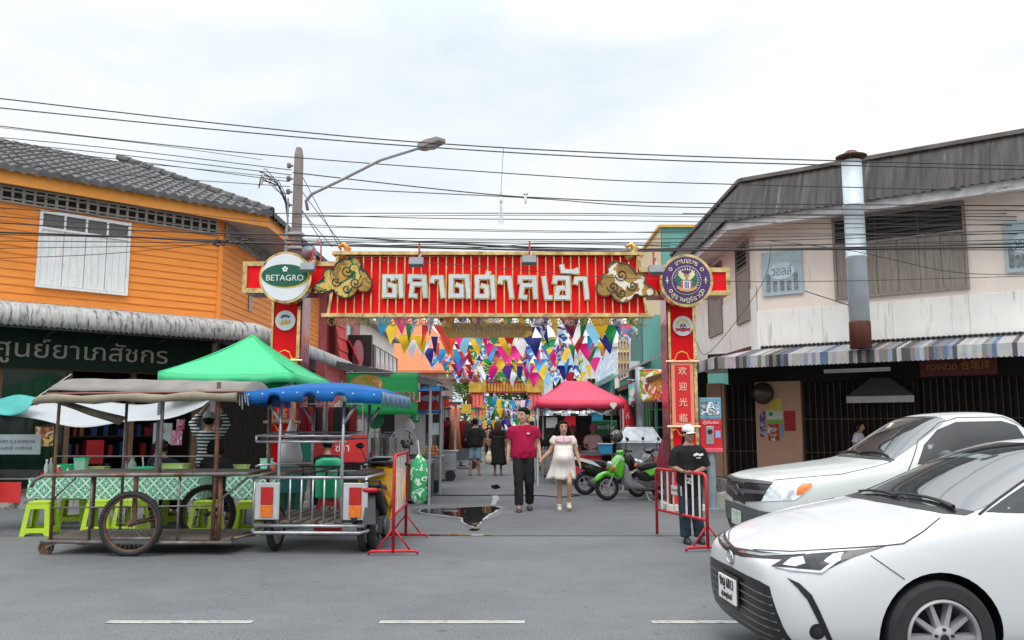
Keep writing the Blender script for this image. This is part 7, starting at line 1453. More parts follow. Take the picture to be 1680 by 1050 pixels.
mb=MB(); mb.tube([(0, -.03, .16), (.75, -.05, .15), (.82, -.06, .20), (1.36, -.06, .20), (1.42, -.05, .15), (2.28, -.02, .15)], .021, n=8); mb.tube([(0, .99, .16), (2.28, .99, .16)], .02); mb.tube([(2.1, .0, .15), (2.5, .45, .22), (2.5, .98, .22)], .02); mb.build('bottom_rail', OLDM, ct, smooth=True)
mb=MB(); mb.tube([(.1, -.01, .55), (2.1, -.01, .58)], .010); mb.tube([(.1, -.01, 1.16), (2.05, -.01, 1.16)], .008); mb.tube([(2.08, 0, .62), (2.4, .1, .9), (2.75, .3, .97)], .016); mb.tube([(.1, 0, .65), (.36, 0, .9)], .012); mb.build('brace', OLDM, ct, smooth=True)
def spokewheel(par, x, y, z, r):
 M=Matrix.Translation((x, y, z))@Matrix.Rotation(radians(90), 4, 'X'); mb=MB(); mb.T=M
 n=72; mb.tube([((r-.03)*cos(t), (r-.03)*sin(t), 0) for t in [2*pi*k/n for k in range(n)]], .033, n=8, closed=True)
 for k in range(n):a=2*pi*k/n; mb.cb(((r+.001)*cos(a), (r+.001)*sin(a), 0), (.008, .014, .05), Matrix.Rotation(a, 4, 'Z'))
 t=mb.build('wheel', RUBBER, par, smooth=True); mb=MB(); mb.T=M; mb.lathe([(r-.055, -.02), (r-.055, .02), (r-.075, .014), (r-.075, -.014), (r-.055, -.02)], 48, cap=False); ri=mb.build('rim', mat('rim_rust', (.15, .07, .045), rough=.7, metal=.4, var=.4, scale=12), t)
 mb=MB(); mb.T=M
 for k in range(32):a=2*pi*k/32; b=a+(.5 if k%2 else -.5); mb.tube([(.03*cos(b), .03*sin(b), .025 if k%4<2 else -.025), ((r-.07)*cos(a), (r-.07)*sin(a), 0)], .0022, n=4)
 mb.build('spokes', OLDM, ri); mb=MB(); mb.T=M; mb.lathe([(.028, -.06), (.035, -.03), (.035, .03), (.028, .06), (.018, .09)], 12); mb.build('hub', RUST, ri)
spokewheel(ct, 1.10, -.10, .375, .375); spokewheel(ct, 1.56, 1.10, .375, .375)
mb=MB(); mb.bar((1.10, -.1, .375), (1.10, .5, .375), .04, .05); mb.bar((1.10, -.02, .375), (1.10, -.02, .93), .05, .03); mb.build('axle', RUST, ct)
for y in (.06, .9):
 mb=MB(); mb.tube([(.02+.075*cos(t), y, .08+.075*sin(t)) for t in [2*pi*k/16 for k in range(16)]], .022, n=8, closed=True); mb.lathe([(.05, -.02), (.05, .02)], 12, Matrix.Translation((.02, y, .08))@Matrix.Rotation(radians(90), 4, 'X')); c_=mb.build('castor', RUST, ct); mb=MB(); mb.bar((.02, y, .08), (.20, y, .165), .05, .03); mb.build('fork', OLDM, c_)
mb=MB(); RG=[]
for i in range(25):
 x=.02+2.34*i/24; RG.append([(x, -.12+1.3*j/12, 1.91+.17*sin(pi*j/12)**.8+.005*sin(i*1.1+j)+.04*(1-i/24)) for j in range(13)])
mb.loft(RG, cap=False, closed=False)
for i in (0, 24):mb.add([p for p in RG[i]], [tuple(range(13))])
mb.build('canvas_roof', CANV, ct, smooth=True, solid=.012)
mb=MB(); mb.tube([(-.10, -.18, 1.80)]+[(-.04+2.36*i/14, -.19-.012*sin(i*2.1), 1.835+.012*sin(i*1.3)+.035*i/14) for i in range(15)], [.040]+[.050+.007*sin(i*1.9) for i in range(15)], n=10); mb.build('rolled_awning', CANVB, ct, smooth=True)
mb=MB(); mb.grid(lambda u, v:(.12+.75*u, -.10+.25*v+.03*sin(u*9), 1.80-.26*u*(1-.3*v)-.02*sin(v*6)), 12, 6); mb.build('hanging_flap', mat('canvas_dark', (.10, .085, .065), rough=.9, var=.3), ct, smooth=True, solid=.008)
mb=MB(); mb.tube([(0, -.13, 1.905), (2.4, -.13, 1.935)], .012); mb.build('roof_rail', mat('rail_reddish', (.25, .09, .08), rough=.6), ct)
mb=MB()
for i in range(5):mb.tube([(2.30+i*.03, -.1, 1.9), (2.31+i*.035, -.12, 1.80-.04*(i%3))], .008, n=4)
mb.build('frayed_straps', CANVB, ct)
# ------------------------------------------------------------------ tricycle cart with blue canopy + yellow motorcycle
tc_=thing('tricycle_cart', 'grey pipe tricycle sidecar with blue scalloped canopy and red tail lights', 'tricycle', (-3.13, 10.55, 0), radians(-3))
W_=1.37; PIPEM=mat('pipe_silver', (.42, .43, .45), rough=.35, metal=.65, var=.2, scale=9, dirt_reflect=((.18, .10, .06), .66, 9, (1, 1, 1)))
def pipes(L_, r, nm, m=PIPEM, par=tc_):
 mb=MB()
 for p in L_:mb.tube(p, r, n=7)
 return mb.build(nm, m, par, smooth=True)
pipes([[(.0, -.03, .27), (.04, -.06, .25), (W_-.06, -.06, .25), (W_+.02, 0, .27), (W_+.02, 1.5, .27), (0, 1.5, .27), (0, -.03, .27)], [(.02, -.03, .33), (W_, -.03, .33)]], .021, 'bumper_rail')
pipes([[(.0, 0, .90), (W_, 0, .90)], [(0, 0, .33), (0, 0, .90)], [(W_, 0, .33), (W_, 0, .90)], [(0, 0, .90), (0, 1.45, .90)], [(W_, 0, .90), (W_, 1.45, .90)], [(0, 1.45, .3), (0, 1.45, .9), (W_, 1.45, .9), (W_, 1.45, .3)]], .020, 'box_frame')
for x in (.44, .58, .72, .86, 1.0):pipes([[(x, 0, .34), (x, 0, .90)]], .013, 'guard_bar')
for i in range(9):mb=MB(); x=.06+i*(W_-.12)/8; mb.box(x-.06, x+.055, .02, 1.45, .36, .38); mb.build('floor_slat', WOOD, tc_)
mb=MB(); mb.box(.03, .33, .12, 1.4, .93, .955); mb.build('side_shelf', WOOD, tc_); mb=MB(); mb.box(1.08, W_-.02, .1, 1.3, .90, .955); mb.build('side_bench', BLACK, tc_, bevel=.015)
pipes([[(.0, .0, 1.03), (.05, .0, 1.05), (.5, .35, 1.06), (.52, .6, 1.04), (.5, .8, .95)]], .014, 'shelf_rail'); pipes([[(.45, .3, .90), (1.0, .3, 1.02)], [(.45, .3, 1.02), (1.0, .3, 1.02)]]+[[(.5+i*.15, .3, .9), (.5+i*.15, .3, 1.02)] for i in range(4)], .012, 'rear_rack', BLACK)
for x0 in (.02, 1.10):
 mb=MB(); mb.box(x0, x0+.30, -.035, -.003, .40, .84); h=mb.build('lamp_housing', mat('housing_silver', (.55, .57, .58), rough=.35, metal=.5), tc_, bevel=.008)
 mb=MB(); mb.box(x0+.075, x0+.225, -.055, -.036, .58, .79); mb.build('tail_light', REDL, h, bevel=.006); mb=MB(); mb.box(x0+.075, x0+.225, -.055, -.036, .43, .575); mb.build('indicator_light', AMBER, h, bevel=.006)
for x in (.20, W_-.06):bikewheel(tc_, 0, .28, 'wheel', .045, ALLOY); KIDW=tc_.children[-1]; KIDW.rotation_euler=(0, 0, pi/2); KIDW.location=(x, .25, 0)
for (x, y) in ((.30, 0), (1.08, 0), (.30, 1.42), (1.08, 1.42)):pipes([[(x, y, .35), (x-.01, y, 1.2), (x, y, 1.82)], [(x, y, 1.55), (x+(.14 if x>1 else -.14), y, 1.78)]], .021, 'canopy_post')
pipes([[(-.0, .0, 1.40), (1.12, .0, 1.40)], [(-.0, .0, 1.33), (1.12, .0, 1.33)], [(0, 0, 1.33), (0, 0, 1.40)], [(0, 0, 1.40), (0, .9, 1.44), (1.12, .9, 1.44), (1.12, 0, 1.40)]], .016, 'rack_pipe')
for i in range(7):mb=MB(); x=.05+i*.17; mb.box(x, x+.09, .0, .9, 1.355, 1.37); mb.build('rack_slat', BLACK, tc_)
BLUE=mat('canopy_blue', (.008, .105, .34), rough=.65, spec=.2, var=.10, scale=3, bump=.25, bscale=7); BLUE2=mat('canopy_blue_faded', (.12, .20, .34), rough=.6, var=.15)
mb=MB(); cx0, cx1=-.12, 1.58
RG=[[(cx0+(cx1-cx0)*i/20, -.22+1.95*j/8, 1.93+.035*sin(pi*i/20)+.12*sin(pi*j/8)*sin(pi*i/20)**.6+.003*sin(i*2.3+j)) for i in range(21)] for j in range(9)]
mb.loft(RG, cap=False, closed=False)
def val(A, cuts, ax, hgt=.15, cw=.05):
 bot=[]
 for i, p in enumerate(A):
  u=i/(len(A)-1); c_=max([0]+[(1-min(1, abs(u-q)/cw)**2)**.5 for q in cuts]); bot.append((p[0]+ax[0]*.012, p[1]+ax[1]*.012+.006*sin(u*40), p[2]-(hgt-.09*c_)))
 mid_=[((a[0]+b[0])/2+ax[0]*.012, (a[1]+b[1])/2+ax[1]*.012, (a[2]+b[2])/2) for a, b in zip(A, bot)]
 mb.loft([A, mid_, bot], cap=False, closed=False)
def res(A, k):return [tuple(Vector(A[i]).lerp(Vector(A[i+1]), j/k)) for i in range(len(A)-1) for j in range(k)]+[tuple(A[-1])]
val(res(RG[0], 8), (.235, .49, .71), (0, -1)); val(res([r[0] for r in RG], 8), (.2, .8), (-1, 0)); mb.build('canopy', BLUE, tc_, smooth=True, solid=.006)
mb=MB(); val(res([r[-1] for r in RG], 12), (.08, .25, .42, .58, .75, .92), (1, 0), .17, .03); mb.build('side_valance', BLUE2, tc_, smooth=True, solid=.006)
for i in range(8):mb=MB(); p=RG[0][1+int(i*18/7)]; p=(p[0], p[1], p[2]-.03); mb.ell((p[0], p[1]-.012, p[2]-.015), (.014, .01, .012), 8, 6); mb.build('stud', CHROME, tc_)
ym=scooter('motorcycle', 'old yellow motorcycle with black handlebar cowl coupled to the right of the tricycle cart', (-1.76, 12.05, 0), radians(-88), YELB, YELB, None, 'motorcycle')
mb=MB(); puff(mb, [(-.02, .92), (.10, 1.10), (.34, 1.14), (.46, 1.06), (.38, .94), (.16, .86)], .2); mb.build('cowl', BLACKB, ym, smooth=True, sub=2)
mb=MB(); puff(mb, [(.36, .50), (.30, .98), (.40, 1.0), (.52, .74), (.56, .40)], .33, .9); mb.build('leg_guard', YELB, ym, smooth=True, sub=1)
cl_=thing('water_cooler', 'bright green plastic water cooler standing on a red stool behind the tricycle', 'cooler', (at(541, 745, 12.5).x, 12.5, .50))
mb=MB(); n=20
def rr_ring(r, z, sq=.0):return [(r*(abs(cos(a))**.7)*(1 if cos(a)>0 else -1), r*.9*(abs(sin(a))**.7)*(1 if sin(a)>0 else -1), z) for a in [2*pi*i/n for i in range(n)]]
mb.loft([rr_ring(.17, 0), rr_ring(.185, .02), rr_ring(.19, .42)]); mb.build('tank', GRNP, cl_, smooth=True, bevel=.01); mb=MB(); mb.loft([rr_ring(.20, .425), rr_ring(.205, .47), rr_ring(.18, .54), rr_ring(.10, .57)]); mb.build('lid', GRNP, cl_, smooth=True); mb=MB(); mb.loft([rr_ring(.195, .41), rr_ring(.197, .423)]); mb.build('rim_band', MINT, cl_); mb=MB(); mb.tube([(-.2, -.05, .40), (-.06, -.19, .30), (.12, -.19, .18), (.2, -.05, .40)], .010); mb.build('carry_handle', GRNP, cl_); mb=MB(); mb.cb((0, 0, .58), (.10, .05, .03)); mb.build('lid_grip', BLACK, cl_)
def stool(lab, loc, rz, m, h=.46, w0=.14, w1=.20, group=None):
 s=thing('plastic_stool', lab, 'stool', loc, rz, group)
 mb=MB(); mb.prism(rrect(-w0, w0, -w0, w0, .03), h-.035, h); mb.build('seat', m, s, bevel=.006)
 for k in range(4):
  M=Matrix.Rotation(k*pi/2, 4, 'Z'); f=lambda x, z:(x*(w0+(w1-w0)*(h-z)/h)/w0, -(w0+(w1-w0)*(h-z)/h), z)
  mb=MB(); mb.T=M; q=.62
  for sx in (-1, 1):mb.add([f(sx*w0*.98, h-.035), f(sx*w0*q, h-.10), f(sx*w0*(q+.02), .11), f(sx*w0*.98, .0), f(sx*w0*.70, .0), f(sx*w0*.55, .045)], [(0, 1, 2, 3), (3, 2, 5, 4)] if sx>0 else [(3, 2, 1, 0), (4, 5, 2, 3)])
  mb.add([f(-w0*.98, h-.035), f(w0*.98, h-.035), f(w0*q, h-.10), f(-w0*q, h-.10)], [(3, 2, 1, 0)]); mb.add([f(-w0*(q+.02), .11), f(w0*(q+.02), .11), f(w0*.55, .045), f(-w0*.55, .045)], [(3, 2, 1, 0)])
  mb.build('leg_panel', m, s, solid=.012)
 return s
stool('red plastic stool carrying the green water cooler', (cl_.location.x, 12.5, 0), .2, REDPL, .495)
s0=stool('lime green plastic stool at the left front end of the patterned table', (at(68, 850, 12.35).x, 12.35, 0), .12, LIME, .47, group='lime stools')
for px, Y, rz, lab in ((165, 12.55, .05, 'lime green plastic stool half hidden behind the big front cart wheel'), (120, 13.9, .3, 'lime green stool on the far side of the table, left end'), (215, 12.6, -.15, 'lime green stool seen through the spokes of the big wheel'), (338, 12.4, -.1, 'lime green stool between the right end of the push cart and its rusty post'), (408, 12.35, .15, 'lime green stool between the push cart and the tricycle'), (285, 13.8, .5, 'lime green stool behind the far cart wheel')):
 dup(s0, (at(px, 850, Y).x, Y, 0), rz, lab)
def mat_tile(name):
 m, nt, N, L, b=_nodes(name); tc=N.new('ShaderNodeTexCoord'); sp=N.new('ShaderNodeSeparateXYZ'); L.new(tc.outputs['Object'], sp.inputs[0])
 def math_(op, a, c=None):
  q=N.new('ShaderNodeMath'); q.operation=op
  for i, v in enumerate((a, c)):
   if v is None:continue
   if isinstance(v, (int, float)):q.inputs[i].default_value=v
   else:L.new(v, q.inputs[i])
  return q.outputs[0]
 x=math_('MULTIPLY', sp.outputs[0], 31.4); yz=math_('MULTIPLY', math_('SUBTRACT', sp.outputs[2], sp.outputs[1]), 31.4)
 a=math_('ADD', math_('COSINE', x), math_('COSINE', yz)); c2=math_('MULTIPLY', math_('COSINE', math_('MULTIPLY', x, 3)), math_('COSINE', math_('MULTIPLY', yz, 3)))
 v=math_('ADD', math_('ABSOLUTE', a), math_('MULTIPLY', c2, .5)); r=N.new('ShaderNodeValToRGB'); r.color_ramp.interpolation='CONSTANT'; el=r.color_ramp.elements; el[0].color=(.55, .68, .60, 1); el[1].position=.22; el[1].color=(.03, .30, .17, 1)
 e=el.new(.55); e.color=(.45, .62, .52, 1); e=el.new(.72); e.color=(.02, .22, .13, 1); e=el.new(.9); e.color=(.5, .66, .57, 1); L.new(math_('MULTIPLY', v, .5), r.inputs[0]); L.new(r.outputs[0], b.inputs['Base Color']); b.inputs['Roughness'].default_value=.3; return m
TCL=mat_tile('patterned_oilcloth')
def table(lab, x0, x1, y0, y1, h, clab):
 t=thing('dining_table', lab, 'table', ((x0+x1)/2, (y0+y1)/2, 0)); w, d=(x1-x0)/2, (y1-y0)/2
 mb=MB(); mb.box(-w, w, -d, d, h-.03, h); mb.build('table_top', WOOD, t)
 for a in (-1, 1):
  for b in (-1, 1):mb=MB(); mb.tube([(a*(w-.08), b*(d-.08), 0), (a*(w-.08), b*(d-.08), h-.03)], .016); mb.build('leg', OLDM, t)
 c=thing('tablecloth', clab, 'tablecloth', ((x0+x1)/2, (y0+y1)/2, h)); mb=MB(); w+=.015; d+=.015; P=rrect(-w, w, -d, d, .04, 3); PP=res([(*p, 0) for p in P]+[(*P[0], 0)], 4)[:-1]
 rings=[[(p[0]*k, p[1]*k, .006) for p in PP] for k in (.02, .5, 1)]; mb.loft(rings, cap=False); mb.loft([[(p[0], p[1], .006) for p in PP]]+[[(p[0]*(1+.012*f), p[1]*(1+.02*f)-.015*f*sin(p[0]*14), .006-.30*f+.012*sin(p[0]*9)*f) for p in PP] for f in (.35, .7, 1)], cap=False); mb.build('oilcloth', TCL, c, smooth=True)
TH=.76; tx0, tx1=at(48, 785, 12.75).x, at(325, 785, 12.75).x
table('long dining table under green patterned oilcloth behind the push cart', tx0, tx1, 12.75, 13.45, TH, 'green and white patterned oilcloth on the long table behind the push cart')
table('second dining table left of the tricycle under green oilcloth', at(372, 785, 13.0).x, at(470, 785, 13.0).x, 13.0, 13.8, TH, 'green patterned oilcloth on the small table left of the tricycle')
def item(kind, lab, cat, px, py, Y, z, fn, group=None, rz=0):
 o=thing(kind, lab, cat, (at(px, py, Y).x, Y, z), rz, group); fn(o); return o
def bottle(o, m, capm, h=.22, r=.032):
 mb=MB(); mb.lathe([(r*.9, 0), (r, .01), (r, h*.6), (r*.5, h*.78), (r*.42, h*.92)], 14); mb.build('body', m, o, smooth=True); mb=MB(); mb.lathe([(r*.5, h*.90), (r*.5, h)], 12); mb.build('cap', capm, o)
def tub(o, m, w=.12, h=.12, lid=None):
 mb=MB(); mb.loft([[(p[0]*k, p[1]*k, z) for p in rrect(-w, w, -w*.7, w*.7, .02)] for k, z in ((.85, 0), (1, h), (1.05, h), (1.05, h+.008))]); mb.build('tub', m, o)
 if lid:mb=MB(); mb.prism(rrect(-w*1.08, w*1.08, -w*.8, w*.8, .02), h+.010, h+.03); mb.build('lid', lid, o)
def basket(o, m, r=.18, h=.14):
 mb=MB(); mb.lathe([(r*.8, 0), (r, h), (r*1.06, h), (r*1.06, h+.012), (r*.96, h+.012), (r*.76, .012)], 22, cap=False); mb.lathe([(r*.8, 0), (r*.8, .012)], 22); mb.build('bowl', m, o, smooth=False)
 mb=MB()
 for k in range(22):a=2*pi*k/22; mb.bar((r*.81*cos(a), r*.81*sin(a), .01), (r*1.01*cos(a), r*1.01*sin(a), h), .012, .006)
 mb.build('ribs', m, o)
Z=TH+.012; CLEARP=mat('clear_plastic', (.45, .50, .50), rough=.15, var=.15); SAUCE=mat('sauce_red', (.45, .03, .02), rough=.25); ORCAP=mat('cap_orange', (.75, .25, .03)); YCAP=mat('cap_yellow', (.75, .55, .05)); CYAN=mat('lid_cyan', (.10, .45, .62))
item('sauce_bottle', 'clear bottle with white cap at the left end of the patterned table', 'bottle', 76, 770, 12.95, Z, lambda o:bottle(o, CLEARP, WHITEP, .26)); item('sauce_bottle', 'taller bottle with yellow cap at the left end of the patterned table', 'bottle', 83, 770, 13.05, Z, lambda o:bottle(o, CLEARP, YCAP, .28)); item('bowl', 'small red bowl at the left edge of the patterned table', 'bowl', 68, 775, 12.95, Z, lambda o:basket(o, REDPL, .06, .05)); item('sauce_jar', 'red sauce jar with white lid on the patterned table', 'jar', 96, 775, 12.9, Z, lambda o:bottle(o, SAUCE, WHITEP, .17, .05)); item('sauce_bottle', 'small bottle with orange cap on the patterned table', 'bottle', 111, 775, 12.9, Z, lambda o:bottle(o, CLEARP, ORCAP, .14, .03))
item('basket', 'round green plastic basket behind the sauce jars', 'basket', 107, 770, 13.25, Z, lambda o:basket(o, GRNP, .20, .16)); item('tissue_box', 'mint green tissue box standing on the patterned table', 'box', 133, 765, 13.1, Z, lambda o:tub(o, MINT, .09, .25, GRNP)); item('tray', 'lime green plastic tray behind the mint tissue box', 'tray', 160, 772, 13.3, Z, lambda o:tub(o, mat('pale_lime', (.48, .62, .20), rough=.5), .15, .13)); item('basket', 'round green plastic basket at the right part of the patterned table', 'basket', 237, 772, 13.1, Z, lambda o:basket(o, GRNP, .17, .13)); item('tray', 'lime green plastic chair-like tray in front of the two diners', 'tray', 283, 765, 13.2, Z, lambda o:tub(o, mat('pale_lime', 0), .22, .18)); item('canister', 'clear canister with blue lid between the herbs and the diners', 'canister', 217, 765, 13.3, Z, lambda o:bottle(o, CLEARP, CYAN, .30, .06)); item('canister', 'clear canister with red lid left of the blue-lidded one', 'canister', 205, 765, 13.35, Z, lambda o:bottle(o, CLEARP, REDPL, .24, .05)); item('tray', 'pale lime tray behind the second table near the tricycle', 'tray', 391, 762, 13.75, Z, lambda o:tub(o, mat('pale_lime', 0), .16, .14)); item('sauce_jar', 'red sauce jar on the small green table beside the tricycle', 'jar', 449, 770, 13.2, Z, lambda o:bottle(o, SAUCE, WHITEP, .2, .05)); item('tissue_box', 'mint tissue box on the small green table beside the tricycle', 'box', 437, 765, 13.4, Z, lambda o:tub(o, MINT, .09, .25))
HERB=mat('herbs', (.10, .30, .03), rough=.6, var=.5, scale=20)
def herbs(o, w=.22, n=150):
 mb=MB(); rr=random.Random(5)
 for i in range(n):p=Vector((rr.uniform(-w, w), rr.uniform(-.09, .09), rr.uniform(.0, .07))); a=rr.uniform(0, 6.3); s=rr.uniform(.02, .05); d=Vector((cos(a), sin(a)*.6, rr.uniform(-.2, .7))).normalized(); k=d.cross(Vector((0, 0, 1))).normalized()*s*.3; mb.add([p, p+d*s*.5+k, p+d*s, p+d*s*.5-k], [(0, 1, 2, 3)])
 mb.build('leaves', HERB, o)
item('herb_bunch', 'heap of fresh green herbs on the patterned table', 'herbs', 188, 775, 13.0, Z, herbs); item('herb_bunch', 'heap of green herbs on the small table left of the tricycle', 'herbs', 405, 775, 13.3, Z, herbs)
pb=thing('plastic_bag', 'white plastic bag hanging inside the tricycle from its rack', 'bag', at(478, 700, 12.0)); mb=MB(); mb.loft([[(r*cos(q), r*.6*sin(q), z) for q in [2*pi*i/14 for i in range(14)]] for r, z in ((.02, .1), (.05, -.02), (.12, -.2), (.17, -.4), (.16, -.5), (.04, -.52))]); mb.build('sack', mat('bag_white', (.66, .64, .66), rough=.4, var=.1), pb, smooth=True); mb=MB(); mb.tube([(0, 0, .08), (.02, 0, .25)], .01); mb.build('handles', WHITEP, pb)
item('crate', 'dark teal plastic crate beside the small green table behind the tricycle', 'crate', 480, 755, 12.9, .55, lambda o:tub(o, mat('teal_crate', (.01, .10, .11), rough=.4), .22, .38)); item('washing_tub', 'purple plastic tub on the stall counter behind the yellow motorcycle', 'tub', 584, 755, 16.0, .84, lambda o:basket(o, mat('purple_plastic', (.32, .02, .26), rough=.3), .30, .20)); item('rubbish_bin', 'large dark green bin under the tricycle shelf', 'bin', 470, 830, 13.2, 0, lambda o:basket(o, mat('bin_green', (.01, .14, .07), rough=.5), .26, .62))
# ------------------------------------------------------------------ green tent, tarps
def tent(lab, x0, x1, y0, y1, ze, zp, m, val_=.18, peak=None, ridge=.0, legs=True, legm=None):
 t=thing('canopy_tent', lab, 'tent', ((x0+x1)/2, (y0+y1)/2, 0)); w, d=(x1-x0)/2, (y1-y0)/2; mb=MB(); n=14
 def cv(f):return f**1.25
 for s in range(4):
  c0, c1=[((-w, -d), (w, -d)), ((w, -d), (w, d)), ((w, d), (-w, d)), ((-w, d), (-w, -d))][s]; rows=[]
  p0=Vector((ridge*(-1 if c0[0]<0 else 1), 0)); p1=Vector((ridge*(-1 if c1[0]<0 else 1), 0))
  for j in range(n+1):
   f=j/n; row=[]
   for i in range(n+1):
    u=i/n; e=Vector(c0).lerp(Vector(c1), u); p=p0.lerp(p1, u); q=e.lerp(p, f); z=ze+(zp-ze)*(f*.72+.28*f*f)-.10*sin(pi*u)*(1-f)*f*2+.03*(abs(u-.5)*2)**3*(1-f)+.008*sin(u*23+f*7)
    row.append((q.x, q.y, z))
   rows.append(row)
  mb.loft(rows, cap=False, closed=False); mb.loft([rows[0], [(p[0]*1.004, p[1]*1.004, p[2]-val_-.012*sin(i*1.4)) for i, p in enumerate(rows[0])]], cap=False, closed=False)
 mb.build('canopy', m, t, smooth=True, solid=.006); LM=legm or mat('tent_leg_white', (.6, .6, .6), rough=.4, metal=.3)
 for a in (-1, 1):
  for b in (-1, 1):mb=MB(); mb.box(a*(w-.03)-.018, a*(w-.03)+.018, b*(d-.03)-.018, b*(d-.03)+.018, 0, ze+.02); mb.build('leg', LM, t)
 mb=MB()
 for a in (-1, 1):
  for b in (-1, 1):mb.tube([(a*(w+(ridge-w)*f), b*d*(1-f), ze+(zp-ze)*(f*.72+.28*f*f)+.03*(1-f)+.006) for f in [k/10 for k in range(11)]], .011, n=5)
 mb.build('seam', m, t, smooth=True)
 mb=MB()
 for (a, b) in (((-w, -d), (w, -d)), ((-w, d), (w, d)), ((-w, -d), (-w, d)), ((w, -d), (w, d))):
  a=Vector((*a, ze-.12))*1; b=Vector((*b, ze-.12)); k=.97
  for i in range(4):p, q=a.lerp(b, i/4), a.lerp(b, (i+1)/4); mb.bar((p.x*k, p.y*k, p.z-(.25 if i%2 else 0)), (q.x*k, q.y*k, q.z-(0 if i%2 else .25)), .02, .02)
 mb.tube([(0, 0, zp-.5), (0, 0, zp-.03)], .02); mb.build('scissor_frame', LM, t); return t
TENTG=mat('tent_green', (.045, .50, .21), rough=.6, var=.10, scale=2, bump=.3, bscale=3); TENTR=mat('tent_pink_red', (.72, .05, .115), rough=.6, var=.08, scale=2, bump=.25, bscale=3.5)
tent('bright green canopy tent over the tables in front of the left gate post', -5.35, -3.30, 12.9, 15.45, 2.30, 3.03, TENTG, .14, legm=mat('tent_leg_dark', (.12, .12, .12), rough=.5))
pt_=tent('pinkish red canopy tent over the stall right of the couple', at(880, 660, 22.6).x, at(1024, 660, 22.6).x, 22.6, 25.3, 2.22, 2.80, TENTR, .22, ridge=.32)
mb=MB(); x=at(1006, 662, 22.6).x-pt_.location.x; P=[circ(.055, 12, (x-.04, 2.11)), circ(.055, 12, (x+.04, 2.11)), [(x-.09, 2.10), (x, 1.98), (x+.09, 2.10)]]; mb.flat(*fill_loops(P), 0, .004, frame((0, -1.372, 0), (1, 0, 0))); mb.build('heart_logo', WHITEP, pt_)
def tarp(lab, pts, m, Y0, Y1, sag):
 a, b=at(*pts[0], Y0), at(*pts[1], Y0); o=thing('tarpaulin', lab, 'tarp', a); b=b-a; mb=MB(); mb.grid(lambda u, v:(b.x*u, (Y1-Y0)*v, b.z*u-sag*4*u*(1-u)*(1-.5*v)+.25*v+.03*sin(u*13+v*4)), 24, 8); mb.build('sheet', m, o, smooth=True, solid=.005)
 mb=MB(); mb.tube([(b.x, Y1-Y0, b.z+.25), (b.x+.2, Y1-Y0+.5, b.z+.6)], .008); mb.build('rope', GREYP, o)
tarp('white tarpaulin sagging behind the push cart roof', ((18, 682), (332, 668)), mat('tarp_white', (.38, .41, .43), rough=.6, var=.06, scale=2), 12.6, 13.6, .20); tarp('teal tarpaulin edge at the far left of the photo', ((-120, 680), (44, 676)), mat('tarp_teal', (.04, .33, .30), rough=.6), 12.5, 12.8, .03)
ns=thing('notice_stand', 'low grey pipe stand with black shelf and white notice at the left edge', 'stand', (at(14, 800, 12.9).x, 12.9, 0)); mb=MB()
for x in (-.42, .42):mb.tube([(x, 0, 0), (x, 0, .78)], .018); mb.tube([(x, .4, 0), (x, .4, .78)], .018)
mb.tube([(-.42, 0, .75), (.42, 0, .75)], .016); mb.build('frame', GREYP, ns); mb=MB(); mb.box(-.46, .46, -.04, .45, .78, .86); mb.build('shelf', BLACK, ns); mb=MB(); mb.box(-.5, .32, .2, .22, 1.10, 1.40); p_=mb.build('notice', mat('notice_white', (.45, .52, .54), rough=.5), ns)
mb=MB(); mb.text('หลังคา ร.ร.เทศบาล', .08, frame((-.08, .198, 1.27), (1, 0, 0)), 0, .003, width=.62); mb.text('วันเสาร์ อาทิตย์', .07, frame((-.08, .198, 1.17), (1, 0, 0)), 0, .003, width=.55); mb.build('lettering', mat('ink_grey', (.1, .12, .13)), p_); mb=MB(); mb.box(-.2, .2, -.03, -.02, .40, .70); mb.build('red_board', mat('board_red', (.6, .03, .03), rough=.5), ns)
rc=thing('plastic_chair', 'red plastic chair cut by the left photo edge', 'chair', (at(-17, 860, 12.4).x-.42, 12.4, 0)); mb=MB(); mb.box(-.22, .22, -.2, .22, .42, .45); mb.build('seat', REDPL, rc, bevel=.01); mb=MB(); mb.box(-.22, .22, .2, .23, .47, .85); mb.build('backrest', REDPL, rc, bevel=.01)
for a in (-1, 1):
 for b in (-1, 1):mb=MB(); mb.bar((a*.2, b*.18, .42), (a*.23, b*.21, 0), .04, .04); mb.build('leg', REDPL, rc)
LWM=Matrix.Translation(LC)@Matrix.Rotation(LRZ, 4, 'Z')
sh=thing('shop_shelf', 'dark shop shelf packed with small goods behind the glass', 'shelf', LWM@Vector((2.6, -2.6, .18)), LRZ); mb=MB()
for k in range(5):mb.box(-2.4, 2.6, -.3, .2, .1+k*.5, .13+k*.5)
mb.build('shelves', mat('shelf_wood', (.09, .06, .045), rough=.7), sh)
GOODC=[paint(c) for c in ('b03028', 'd8c040', '3a7a4a', 'd8d4cc', '30508a', 'c86a28', '8a3a6a')]; rr=random.Random(9)
for k in range(5):
 x=-2.3
 while x<2.5:
  w=rr.uniform(.06, .16); mb=MB(); hh=rr.uniform(.15, .36); mb.box(-w/2, w/2, -.08, .08, 0, hh); g=mb.build('goods_box', rr.choice(GOODC), None, bevel=.004); g.location=LWM@Vector((2.6+x, -2.5, .18+.131+k*.5)); g.rotation_euler=(0, 0, LRZ); tag(g, 'small packaged goods standing in rows on the dark shop shelf', 'goods', 'goods on the pharmacy shelf'); x+=w+rr.uniform(.03, .22)
